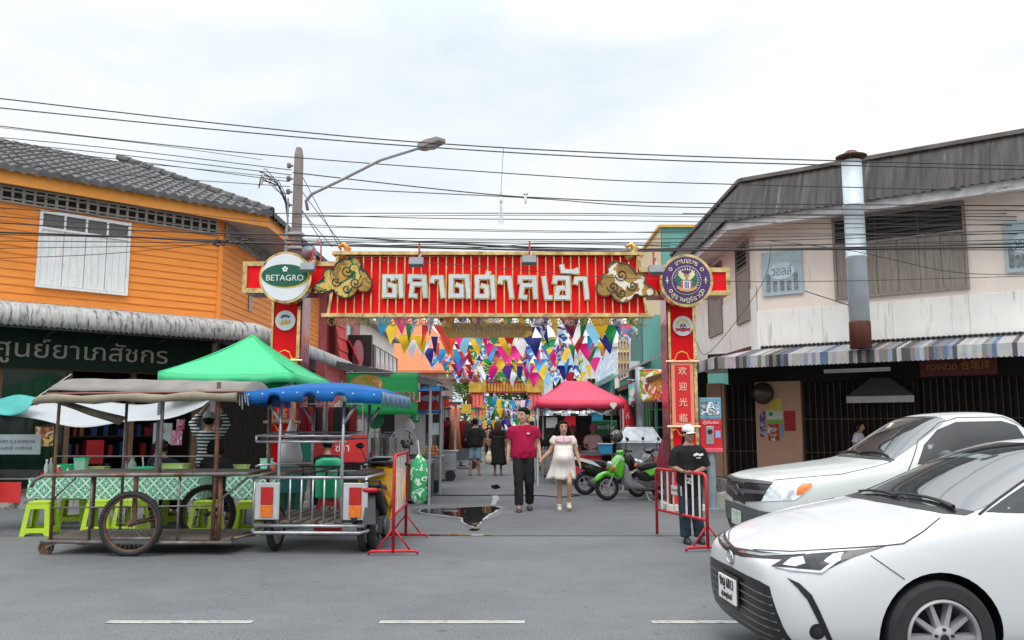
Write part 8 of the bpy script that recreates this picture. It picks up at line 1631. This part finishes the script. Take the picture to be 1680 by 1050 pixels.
def onglass(px0, py0, px1, py1, name, m, lab, cat='poster', depth=.012, off=-.235):
 a=LMI@onplane(px0, py0, LC+LN*off, LN); b=LMI@onplane(px1, py1, LC+LN*off, LN); mb=MB(); w, h=abs(a.x-b.x)/2, abs(a.z-b.z)/2; mb.box(-w, w, 0, depth, -h, h); o=mb.build(name, m); o.location=LWM@Vector(((a.x+b.x)/2, off, (a.z+b.z)/2)); o.rotation_euler=(0, 0, LRZ); return tag(o, lab, cat), w, h
onglass(58, 700, 86, 732, 'poster', mat_print('poster_food', ['e0a040', 'd8d0c4', 'c07840', '6a4030', 'e8c060', 'b8b0a8'], 5), 'orange and white product poster on the pharmacy window at left'); onglass(136, 722, 162, 760, 'drinks_fridge', mat('fridge_red', (.50, .012, .018), rough=.35), 'red cabinet with white top inside the pharmacy', 'cabinet', .3, -1.2)
o_, w, h=onglass(252, 694, 281, 728, 'notice_board', mat('notice_pale', (.42, .48, .50), rough=.5), 'white no-smoking notice on the dark shop front beside the column', 'notice'); mb=MB(); mb.tube([(.02+.06*cos(t), .016, .05+.06*sin(t)) for t in [2*pi*k/20 for k in range(20)]], .007, n=5, closed=True); mb.tube([(.06, .016, .09), (-.02, .016, .01)], .006, n=5); mb.build('no_smoking_ring', mat('ring_red', (.6, .03, .04)), o_); mb=MB(); mb.tube([(-.02, .015, .05), (.06, .015, .05)], .007, n=5); mb.build('cigarette', BLACK, o_)
onglass(290, 688, 302, 705, 'poster', mat_print('poster_pink', ['c02a68', 'e0b0c8', '8a2a5a', 'd04a80'], 9), 'pink poster above the blue and pink one beside the striped shirt'); onglass(281, 706, 298, 730, 'poster', mat_print('poster_pinkblue', ['3a5aa0', 'e0a0b0', 'c05a80', 'd8d8e0'], 8), 'pink and blue poster beside the no-smoking notice')
# ------------------------------------------------------------------ left market stalls
def post_(par, x, y, z0, z1, r=.022, m=None, nm='post'):mb=MB(); mb.tube([(x, y, z0), (x, y, z1)], r, n=7); mb.build(nm, m or GREYP, par)
a, b=at(556, 594, 17.2), at(716, 624, 17.2)
st=thing('food_stall', 'metal-roofed food stall with green banner behind the tricycle', 'stall', (a.x, 17.2, 0)); w=b.x-a.x
mb=MB(); n=40
mb.loft([[(w*i/n, y, a.z+(b.z-a.z)*i/n+.015*cos(i*2.4)+dz) for i in range(n+1)] for y, dz in ((-.15, -.06), (-.15, 0), (2.8, .05))], cap=False, closed=False); mb.build('metal_roof', mat('roof_sheet_grey', (.25, .27, .29), rough=.6, metal=.3, var=.25, scale=3, dirt_reflect=((.13, .10, .08), .58, 3, (1, 1, 1))), st, solid=.012)
mb=MB(); mb.bar((-.02, -.16, a.z-.06), (w+.02, -.16, b.z-.06), .05, .13); mb.build('roof_edge', mat('roof_edge_dark', (.12, .125, .13), rough=.6, var=.3), st)
for x, y in ((.08, 0), (w-.12, 0), (.08, 2.6), (w-.12, 2.6)):post_(st, x, y, 0, 2.45, .03)
mb=MB(); mb.box(.05, w-.08, .02, .9, .78, .86); mb.build('counter_top', STEEL, st, bevel=.006); mb=MB(); mb.box(.08, w-.11, .05, .88, .10, .775); mb.build('counter_body', mat('counter_dark', (.06, .055, .05), rough=.7, var=.3), st); mb=MB(); mb.box(.80, 1.12, 2.55, 2.6, .9, 2.3); mb.box(1.16, 1.5, 2.56, 2.6, .9, 2.25); mb.build('back_sheet', mat('sheet_pale', (.50, .50, .50), rough=.6, var=.1), st)
o, W, H=banner(569, 612, 685, 680, 17.02, mat('banner_green', (.015, .42, .10), rough=.5, var=.12, scale=2), 'green stall banner with red Thai letters and a food picture, under the metal roof', .02)
mb=MB(); mb.text('ตอน', .36, frame((W*.34, -.03, -H*.70), (1, 0, 0)), 0, .006, bold=.06, width=.56); mb.build('letter_outline', WHITEP, o); mb=MB(); mb.text('ตอน', .34, frame((W*.34, -.037, -H*.69), (1, 0, 0)), 0, .006, bold=.025, width=.52); mb.build('lettering', mat('banner_letters', (.50, .03, .06)), o)
mb=MB(); mb.flat(*fill_loops([circ(W*.24, 24, (-W*.22, -H*.3), H*.26)]), 0, .01, frame((0, -.03, 0), (1, 0, 0))); mb.build('food_picture', mat_print('durian_print', ['a8702a', 'c89a50', '8aa03a', 'b8742c', 'd8c888'], 4, .5, blend=1), o)
def fan(o):mb=MB(); [mb.tube([(r*cos(t), -.05+q, r*sin(t)) for t in [2*pi*k/24 for k in range(24)]], .006, n=4, closed=True) for r, q in ((.26, 0), (.20, -.02), (.13, -.03), (.06, -.03), (.26, .06))]; mb.build('cage', GREYP, o); mb=MB(); [mb.loft([[(.03, -.01, 0), (.03, .01, .03), (.03, .0, -.03)], [(.2, -.02, 0), (.2, .02, .07), (.2, 0, -.07)]]) for _ in range(1)]; mb.ell((0, 0, 0), (.07, .08, .07)); mb.build('motor', BLACK, o); post_(o, 0, .04, -.55, -.05, .02)
item('electric_fan', 'grey round fan standing on the stall counter above the barrier', 'fan', 662, 738, 17.0, 1.22, fan)
PAIL=mat('steel_pail', (.33, .32, .31), rough=.35, metal=.8, var=.3)
def pail(o, r=.13, h=.34):mb=MB(); mb.lathe([(r*.9, 0), (r, h), (r*1.04, h), (r*1.04, h+.015), (r*.9, h+.015)], 20); mb.build('pot', PAIL, o, smooth=False); mb=MB(); mb.tube([(-r, 0, h), (-r*.8, 0, h+.12), (r*.8, 0, h+.12), (r, 0, h)], .008); mb.build('handle', GREYP, o)
item('steam_pot', 'tall narrow steel pot on the stall counter left of the wider one', 'pot', 617, 735, 17.4, .87, lambda o:pail(o, .11, .42)); item('steam_pot', 'wide steel pot on the stall counter left of the fan', 'pot', 640, 735, 17.5, .87, lambda o:pail(o, .15, .42)); item('food_tray', 'flat steel food tray with pale food on the stall counter', 'tray', 655, 750, 17.2, .87, lambda o:tub(o, STEEL, .2, .05)); item('food_tray', 'mint plastic tray at the left part of the stall counter', 'tray', 610, 752, 17.15, .87, lambda o:tub(o, MINT, .22, .04))
rd=thing('hanging_sign', 'round green sign hanging in the stall below the banner', 'sign', at(616, 690, 17.6)); mb=MB(); mb.lathe([(.001, -.01), (.17, -.01), (.17, .01), (.001, .01)], 24, Matrix.Rotation(radians(90), 4, 'X')); mb.build('disc', mat('sign_green', (.01, .22, .08), rough=.4), rd); mb=MB(); mb.tube([(0, 0, .17), (0, 0, .45)], .006); mb.build('cord', GREYP, rd)
bx=thing('soft_drink_board', 'red soft drink board standing behind the green water cooler', 'board', at(545, 738, 15.6)); mb=MB(); mb.box(-.62, .62, 0, .04, -.22, .26); mb.build('board', mat('board_red', 0), bx); mb=MB(); mb.box(-.62, -.36, -.006, -.001, -.20, .24); mb.build('green_end', mat('end_green', (.02, .22, .16)), bx); mb=MB(); mb.text('ซ่าา', .2, frame((.18, -.002, -.03), (1, 0, 0)), 0, .006, bold=.03); mb.build('lettering', WHITEP, bx)
for i in range(12):
 px=484+i*8.5; c=['202024', '501418', '30303a', 'a02020', '18181c', '3a2a2a', '8a8a90', '641c20', '1c2a24', '2a2230', '141416', '702024'][i]; g=thing('hanging_garment', 'dark or red garment on the clothes rail behind the tricycle canopy', 'garment', at(px, 668, 16.7), 0, 'garments on the rail'); mb=MB(); hh=.62+.1*(i%3); mb.loft([[(x*k, y*k2, z) for x, y in ((-.11, -.02), (0, -.045), (.11, -.02), (.11, .02), (0, .045), (-.11, .02))] for z, k, k2 in ((0, .5, .6), (-.05, 1, 1), (-.3, .85, 1.1), (-hh, 1.05, 1.4))]); mb.build('cloth', cloth('rail_'+c, hexc(c)), g, smooth=True); mb=MB(); mb.tube([(0, 0, -.01), (0, 0, .05), (.02, 0, .07)], .005, n=4); mb.build('hook', GREYP, g)
cr=thing('clothes_rail', 'pipe rail carrying dark garments behind the tricycle canopy', 'rail', at(532, 663, 16.7)); mb=MB(); mb.tube([(-.75, 0, -1.9), (-.75, 0, 0), (.75, 0, 0), (.75, 0, -1.9)], .016); mb.build('pipe', GREYP, cr); mb=MB(); mb.bar((-.75, -.3, -1.9), (-.75, .3, -1.9), .03, .03); mb.bar((.75, -.3, -1.9), (.75, .3, -1.9), .03, .03); mb.build('feet', GREYP, cr)
fcx=at(704, 760, 20.0).x; fc=thing('fruit_cart', 'steel fruit cart with glass case, right of the metal-roofed stall', 'cart', (fcx, 20.0, 0)); mb=MB(); mb.box(-1.3, .28, 0, .8, .30, .82); mb.build('cabinet', STEEL, fc, bevel=.01); mb=MB(); mb.box(-1.34, .34, -.05, .85, .825, .86); mb.build('worktop', STEEL, fc, bevel=.006)
for x in (-1.28, .24):
 for y in (.02, .78):post_(fc, x, y, .87, 2.2, .022)
mb=MB(); mb.box(-1.2, -.3, .1, .7, .87, 1.35); mb.build('glass_case', mat('case_glass', (.30, .33, .34), rough=.08, var=.3, alpha=.5), fc); mb=MB(); mb.box(-1.45, .42, -.15, .95, 2.2, 2.24); mb.build('roof', mat('stall_roof_dark', (.12, .13, .14), rough=.6), fc)
for x in (-1.1, .12):mb=MB(); mb.lathe([(.02, -.03), (.14, -.03), (.15, 0), (.14, .03), (.02, .03)], 16, Matrix.Translation((x, .0, .15))@Matrix.Rotation(radians(90), 4, 'X')); mb.build('wheel', RUBBER, fc); post_(fc, x+.12, .03, 0, .3, .018, nm='leg')
FR=[mat('fruit_yellow', (.72, .52, .04), rough=.4, var=.2), mat('fruit_peach', (.72, .30, .16), rough=.45, var=.2), mat('fruit_orange', (.72, .30, .02), rough=.4)]
for i in range(26):
 k=i%3; x=fcx-.28+(i%9)*.06+rr.uniform(-.02, .02); z=.90+(i//9)*.07; mb=MB(); mb.ell((0, 0, 0), (.045, .045, .042), 10, 8); f=mb.build('fruit', FR[0] if x<fcx-.08 else FR[1+i%2], None, smooth=True); f.location=(x, 20.1+rr.uniform(-.06, .08)+(i//9)*.04, z); tag(f, 'yellow ripe fruit heaped on the fruit cart' if x<fcx-.08 else 'peach and orange fruit heaped at the right end of the fruit cart', 'fruit', 'yellow fruit heap' if x<fcx-.08 else 'peach fruit heap')
hb_=thing('cloth_bag', 'green and white patterned bag hanging beside the tall barrier', 'bag', at(688, 755, 15.2)); mb=MB(); mb.loft([[(r*cos(q), r*.5*sin(q), z) for q in [2*pi*i/14 for i in range(14)]] for r, z in ((.03, .1), (.10, .0), (.15, -.08), (.16, -.3), (.13, -.42), (.15, -.6), (.10, -.74), (.03, -.76))]); mb.build('sack', mat_print('bag_pattern', ['2c9a5a', 'dfe8df', '3aa868', '2c9a5a', '58b884', 'e8ece4'], 7), hb_, smooth=True); mb=MB(); mb.tube([(0, 0, .08), (-.03, 0, .35)], .01); mb.build('handle', WHITEP, hb_)
def stall(lab, x0, x1, Y, d, zr, canm, side, seed, roofk='flat'):
 rr=random.Random(seed); s=thing('market_stall', lab, 'stall', ((x0+x1)/2, Y, 0)); w=(x1-x0)/2
 for a in (-1, 1):
  for y in (0, d):post_(s, a*(w-.05), y, 0, zr-.02, .022)
 mb=MB(); sl=.35*side
 mb.grid(lambda u, v:(-w-.25+(2*w+.5)*u, -.3+(d+.5)*v, zr+sl*(u-.5)-.06*sin(pi*u)*sin(pi*v)+.015*sin(u*17)), 16, 8); mb.build('canopy', canm, s, smooth=True, solid=.012)
 mb=MB(); mb.grid(lambda u, v:(-w-.25+(2*w+.5)*u, -.31, zr+sl*(u-.5)-.02-.18*v*(1-.15*abs(sin(u*16)))), 24, 2); mb.build('valance', canm, s, solid=.006)
 mb=MB(); mb.box(-w, w, .0, d*.7, .74, .80); mb.build('counter_top', STEEL, s); mb=MB(); mb.box(-w+.03, w-.03, .03, d*.68, .08, .735); mb.build('counter_body', rr.choice([mat('counter_dark', 0), mat('counter_grey', (.28, .28, .27), rough=.6, var=.2), mat('counter_brown', (.14, .08, .05), rough=.7, var=.3)]), s)
 if side>0 or seed%3==2:mb=MB(); mb.box(-w, w, d-.03, d, .1, 1.9); mb.build('back_sheet', mat('counter_dark', 0), s)
 mb=MB(); mb.ell((0, d*.3, zr-.35), .045); lampb=mb.build('bulb', mat('bulb_lit', (.9, .75, .5), emit=2), s, smooth=True); mb=MB(); mb.tube([(0, d*.3, zr-.3), (0, d*.3, zr)], .006); mb.build('flex', BLACK, s); return s
CANS=dict(red=mat('stall_red', (.60, .04, .04), rough=.6), blue=mat('stall_blue', (.02, .16, .42), rough=.6), teal=mat('stall_teal', (.03, .36, .30), rough=.6), white=mat('stall_white', (.60, .60, .60), rough=.6), grey=mat('stall_grey', (.28, .29, .30), rough=.6), green=mat('stall_green', (.04, .42, .16), rough=.6), stripe=mat_stripes('stall_stripe', [(.62, .05, .05), (.66, .64, .62)], .16))
SL=[('stall with blue-edged canopy behind the fruit cart', -3.9, -2.1, 23.0, 2.2, 2.45, 'blue', 1, 'blue'), ('stall with grey canopy left of the orange dress', -3.8, -2.2, 26.5, 2.4, 2.5, 'grey', -1, 0), ('stall with red and white striped canopy on the left side', -4.3, -2.4, 30.2, 3, 2.75, 'stripe', -1, 0), ('stall with red canopy deeper on the left side', -4.4, -2.5, 35, 3.2, 2.7, 'red', -1, 0), ('stall with pale canopy in the left middle distance', -4.4, -2.4, 40, 3.5, 2.7, 'white', -1, 0), ('far left stall with green canopy', -4.2, -2.2, 46, 4, 2.7, 'green', -1, 0), ('far left stall with red canopy near the temple gate', -4.2, -2.0, 54, 5, 2.9, 'red', -1, 0), ('stall with teal canopy behind the pink tent', .9, 3.6, 26.3, 2.2, 2.35, 'teal', 1, 0), ('stall with blue canopy further behind the pink tent', 1.1, 3.6, 30, 3, 2.4, 'blue', 1, 0), ('stall with white canopy on the right middle distance', 1.2, 3.6, 35, 3.5, 2.5, 'white', 1, 0), ('stall with red canopy on the right middle distance', 1.2, 3.6, 41, 4, 2.6, 'red', 1, 0), ('far right stall with green canopy', .9, 3.2, 48, 4, 2.6, 'green', 1, 0)]
ITEMS=[GRNP, REDPL, CYAN, WHITEP, mat('item_orange', (.6, .25, .05)), BLACK, STEEL]
for i, (lab, x0, x1, Y, d, zr, c, sd_, _) in enumerate(SL):
 stall(lab, x0, x1, Y, d, zr, CANS[c], sd_, i)
 for k in range(6):
  x=x0+.15+(x1-x0-.3)*k/5; q=thing('goods_tub', 'goods on the '+lab, 'tub', (x, Y+.25+.2*(k%2), .802), rr.uniform(-.3, .3), 'goods on the '+lab); (tub(q, rr.choice(ITEMS), .11, rr.uniform(.08, .3), rr.choice([None, WHITEP])) if k%3 else bottle(q, rr.choice(ITEMS), WHITEP, .3, .05))
def hangcloth(kind, lab, px, py, Y, w, h, m, group=None):
 g=thing(kind, lab, 'garment', at(px, py, Y), 0, group); mb=MB(); mb.loft([[(x*k, y*k2, z) for x, y in ((-w, -.03), (-w*.3, -.07), (w*.3, -.05), (w, -.03), (w, .03), (0, .06), (-w, .03))] for z, k, k2 in ((0, .45, .6), (-.08, .9, 1), (-h*.35, .7, 1.1), (-h, 1.15, 1.5))]); mb.build('cloth', m, g, smooth=True); mb=MB(); mb.tube([(0, 0, -.01), (0, 0, .1)], .006, n=4); mb.build('hook', GREYP, g)
hangcloth('hanging_dress', 'orange dress with white dots hanging at the left stalls', 747, 668, 26.2, .17, 1.3, mat('dress_orange', (.74, .19, .08), rough=.8, var=.05, dirt_reflect=((.80, .62, .52), .60, 26, (1, 1, 1))))
for i, (px, py, c) in enumerate(((728, 690, '8a1a20'), (737, 696, '20242a'), (760, 690, '641c20'), (770, 694, '2a2a30'))):hangcloth('hanging_garment', ['dark red garment hanging left of the orange dress', 'black garment hanging just left of the orange dress', 'wine red garment hanging right of the orange dress', 'dark grey garment hanging at the street end of the left stalls'][i], px, py, 27.5, .2, .8, cloth('hang_'+c, hexc(c)))
ms=thing('menu_sign', 'dark red menu sign with a fish picture above the fruit cart', 'sign', at(704, 657, 19.6)); mb=MB(); mb.box(-.33, .24, 0, .05, -.22, .22); mb.build('board', mat('menu_red', (.34, .01, .02), rough=.4), ms); mb=MB(); mb.flat(*fill_loops([circ(.17, 20, (-.02, .05), .07), [(.12, .05), (.22, .14), (.22, -.04)]]), 0, .006, frame((0, -.002, 0), (1, 0, 0))); mb.build('fish_picture', mat('fish_blue', (.30, .42, .55)), ms); mb=MB(); mb.box(-.36, .27, -.01, .06, -.30, -.225); mb.build('blue_edge', CANS['blue'], ms); mb=MB(); mb.box(-.335, -.25, -.005, -.001, -.2, .1); mb.build('yellow_tab', mat('tab_yellow', (.72, .5, .06)), ms)
# ------------------------------------------------------------------ right side furniture
tb_=thing('stall_table', 'steel work table under the pink tent', 'table', (at(975, 740, 22.9).x, 22.9, 0)); mb=MB(); mb.box(-1.1, 1.0, 0, .7, .78, .82); mb.build('table_top', STEEL, tb_)
for a in (-1, .92):
 for y in (.05, .65):post_(tb_, a, y, 0, .78, .02, nm='leg')
mb=MB(); mb.box(-1.06, .2, .0, .02, .25, .78); mb.build('red_skirt', mat('skirt_red', (.60, .02, .03), rough=.5, dirt_reflect=((.6, .5, .5), .68, 9, (1, 1, 1))), tb_)
item('ice_box', 'bright blue ice box at the right end of the table under the pink tent', 'cooler', 993, 735, 22.8, .825, lambda o:tub(o, mat('icebox_blue', (.03, .30, .55), rough=.4), .19, .24, WHITEP)); item('water_bottle', 'clear bottle with green label on the table under the pink tent', 'bottle', 945, 735, 22.9, .825, lambda o:bottle(o, mat('bottle_clear', (.55, .66, .60), rough=.2), GRNP, .36, .055)); item('food_tray', 'flat steel tray on the table under the pink tent', 'tray', 970, 742, 22.95, .825, lambda o:tub(o, STEEL, .24, .06)); item('cooking_pot', 'steel pot left on the table under the pink tent', 'pot', 915, 738, 22.95, .825, lambda o:pail(o, .14, .2))
ff=thing('feather_flag', 'red feather flag with white letters behind the pink tent corner', 'flag', (at(1020, 720, 24.2).x, 24.2, 0)); mb=MB(); mb.loft([[(-.02+.0*v, -.005, .25+2.15*v), (.05+.34*sin(pi*min(1, (1-v)*.75+.12)), .02*sin(v*6), .25+2.0*v)] for v in [i/16 for i in range(17)]], cap=False, closed=False); mb.build('cloth', mat('flag_red', (.56, .015, .03), rough=.55), ff, smooth=True, solid=.006); post_(ff, -.03, 0, 0, 2.45, .014, nm='pole'); mb=MB()
for i, ch_ in enumerate('ก๋ ว ย เ'.split(' ')):mb.text(ch_, .2, frame((.17, -.03, 1.75-i*.3), (1, 0, 0)), 0, .004)
mb.build('lettering', WHITEP, ff)
gf=thing('drinks_fridge', 'green drinks fridge under the back of the pink tent', 'fridge', (at(997, 720, 25.0).x, 25.6, 0)); mb=MB(); mb.box(-.36, .36, 0, .6, .05, 1.72); mb.build('cabinet', mat('fridge_green', (.01, .16, .06), rough=.4), gf, bevel=.02); mb=MB(); mb.box(-.30, .30, -.02, -.002, .3, 1.3); mb.build('glass_door', GLASS, gf); mb=MB(); mb.text('สดชื่น', .16, frame((0, -.004, 1.46), (1, 0, 0)), 0, .006, width=.5); mb.build('lettering', WHITEP, gf)
sv_=thing('grill_stove', 'large galvanised grill box with pyramid hood behind the scooters', 'stove', (at(1050, 740, 20.8).x, 20.8, .0)); mb=MB(); mb.box(-.46, .46, 0, .8, .30, 1.13); mb.build('firebox', GALV, sv_, bevel=.01); mb=MB(); mb.loft([[(-.58, -.1, 1.135), (.54, -.1, 1.135), (.54, .9, 1.135), (-.58, .9, 1.135)], [(-.56, -.08, 1.20), (.52, -.08, 1.20), (.52, .88, 1.20), (-.56, .88, 1.20)], [(-.30, .25, 1.52), (.36, .25, 1.52), (.36, .6, 1.52), (-.30, .6, 1.52)]]); mb.build('hood', GALV, sv_); mb=MB(); mb.lathe([(.12, 1.5), (.12, 3.0)], 14, Matrix.Translation((.1, .45, 0))); mb.build('flue', GALV, sv_, smooth=True)
for x in (-.42, .42):
 for y in (.05, .75):post_(sv_, x, y, 0, .30, .025, nm='leg')
gs_=thing('plant_rack', 'green metal rack with odds and ends behind the gate post', 'rack', (at(1086, 720, 21.6).x, 21.6, 0))
for x in (-.3, .3):
 for y in (0, .4):post_(gs_, x, y, 0, 2.0, .018, mat('rack_green', (.03, .42, .05), rough=.5))
for z in (.5, 1.0, 1.5, 1.95):mb=MB(); mb.box(-.32, .32, -.02, .42, z, z+.02); mb.build('shelf', MATS['rack_green'], gs_)
item('crate', 'orange plastic crate behind the scooters at the foot of the green rack', 'crate', 1078, 757, 20.9, .55, lambda o:tub(o, mat('crate_orange', (.55, .12, .02), rough=.5), .18, .26)); item('folded_umbrella', 'folded dark pink umbrella leaning beside the right gate post', 'umbrella', 1088, 760, 17.6, .27, lambda o:(lambda mb:(mb.lathe([(.01, 0), (.10, .15), (.14, .5), (.07, .85), (.02, 1.0)], 10), mb.build('canopy', cloth('umbrella_pink', (.30, .05, .10)), o, smooth=True)))(MB())); item('jerrycan', 'white plastic can beside the scooters near the right gate post', 'can', 1075, 775, 18.6, .27, lambda o:bottle(o, mat('can_white', (.6, .6, .58)), REDPL, .36, .11))
W_=[ground(x, y, .012) for x, y in ((700, 812), (760, 813), (840, 812), (890, 813), (920, 816), (950, 813), (935, 810))]; mb=MB(); mb.tube(W_, .014, n=6); tag(mb.build('ground_cable', WIRE), 'black cable lying across the street behind the walking couple', 'cable')
mb=MB(); q=ground(684, 832, .006); mb.add([q+Vector(v) for v in ((-.06, -.12, 0), (-.02, -.13, 0), (.10, .12, 0), (.06, .13, 0))], [(0, 1, 2, 3)]); tag(mb.build('road_marking', rm), kind='structure')
for i, (px, py, Y, c, lab) in enumerate(((568, 655, 17.4, 'plastic_pale', 'big clear plastic bag of rolls hanging behind the blue canopy, left one'), (598, 660, 17.6, 'case_glass', 'big clear plastic bag hanging behind the blue canopy, right one'), (672, 690, 18.6, 'bag_white', 'white plastic bag hanging at the right post of the metal-roofed stall'), (682, 676, 19.2, 'bag_pattern', 'green and white bag hanging high by the menu sign'))):
 g=thing('plastic_bag', lab, 'bag', at(px, py, Y)); mb=MB(); k=.8 if i<2 else .55
 mb.loft([[(r*k*cos(q)*(1.5 if i<2 else 1), r*k*.6*sin(q), z*k) for q in [2*pi*j/14 for j in range(14)]] for r, z in ((.02, .1), (.09, 0), (.2, -.15), (.22, -.3), (.15, -.42), (.03, -.44))]); mb.build('sack', MATS[c], g, smooth=True); mb=MB(); mb.tube([(0, 0, .07), (0, 0, .3)], .008); mb.build('string', WHITEP, g)
PERS=[o for o in COL.objects if o.get('category')=='person']
def again(key, lab, loc, rz, sc=1):s_=[o for o in PERS if key in o['label']][0]; dup(s_, loc, rz, lab, s_.scale*sc)
again('shopper in beige', 'distant shopper in dark red top far along the left stalls', (-1.9, 45, 0), 2.2)
again('shopper in white', 'distant shopper in white shirt near the foot of the temple gate', (-.9, 58, 0), .4)
again('shopper in black', 'distant figure in black between the right-hand stalls', (.75, 47, 0), 2.9)
again('woman in pale blue', 'distant woman in pale blue walking towards the temple gate', (.3, 62, 0), 3.0)
again('stallholder in dark clothes', 'stallholder in wine-coloured clothes behind the grey-canopied stall', (-3.0, 28.2, 0), .6)
again('shopper in beige', 'shopper in dark red top leaning towards the red-canopied stall', (-1.7, 37.5, 0), 1.2)
again('man seen from behind', 'distant man in black t-shirt and denim shorts near the temple gate', (-1.4, 52, 0), 3.3, .97)
again('shopper in white', 'shopper in white shirt at the right-hand stalls deep in the lane', (.85, 39, 0), -1.2)
again('dark-haired person', 'distant person in blue top between the last stalls', (-.6, 66, 0), .2)
again('woman in pale blue', 'woman in pale blue at the striped-canopy stall', (-2.0, 34.2, 0), 1.9)
dup(fc, (fcx+.05, 24.6, 0), .04, 'second steel food cart with glass case behind the fruit cart')
dup(fc, (fcx+.35, 32.0, 0), -.05, 'small steel food cart far along the left stalls')
for i, (px, py, Y, m, lab) in enumerate(((727, 655, 24.2, 'board_red', 'red price board hung on the blue-edged stall'), (716, 700, 23.5, 'notice_pale', 'white paper notice hung on the blue-edged stall'), (765, 668, 30.0, 'tab_yellow', 'small yellow sign under the striped canopy'), (905, 690, 26.2, 'notice_pale', 'white notice hung under the teal canopy'), (935, 688, 26.2, 'kiosk_red', 'small red sign hung under the teal canopy'), (980, 682, 26.2, 'icebox_blue', 'small blue sign hung under the teal canopy'))):
 o=thing('hanging_sign', lab, 'sign', at(px, py, Y)); mb=MB(); mb.box(-.17, .17, 0, .02, -.22, .1); mb.build('board', MATS[m], o, bevel=.004); mb=MB(); mb.tube([(-.12, 0, .1), (0, 0, .3), (.12, 0, .1)], .005, n=4); mb.build('cord', BLACK, o)
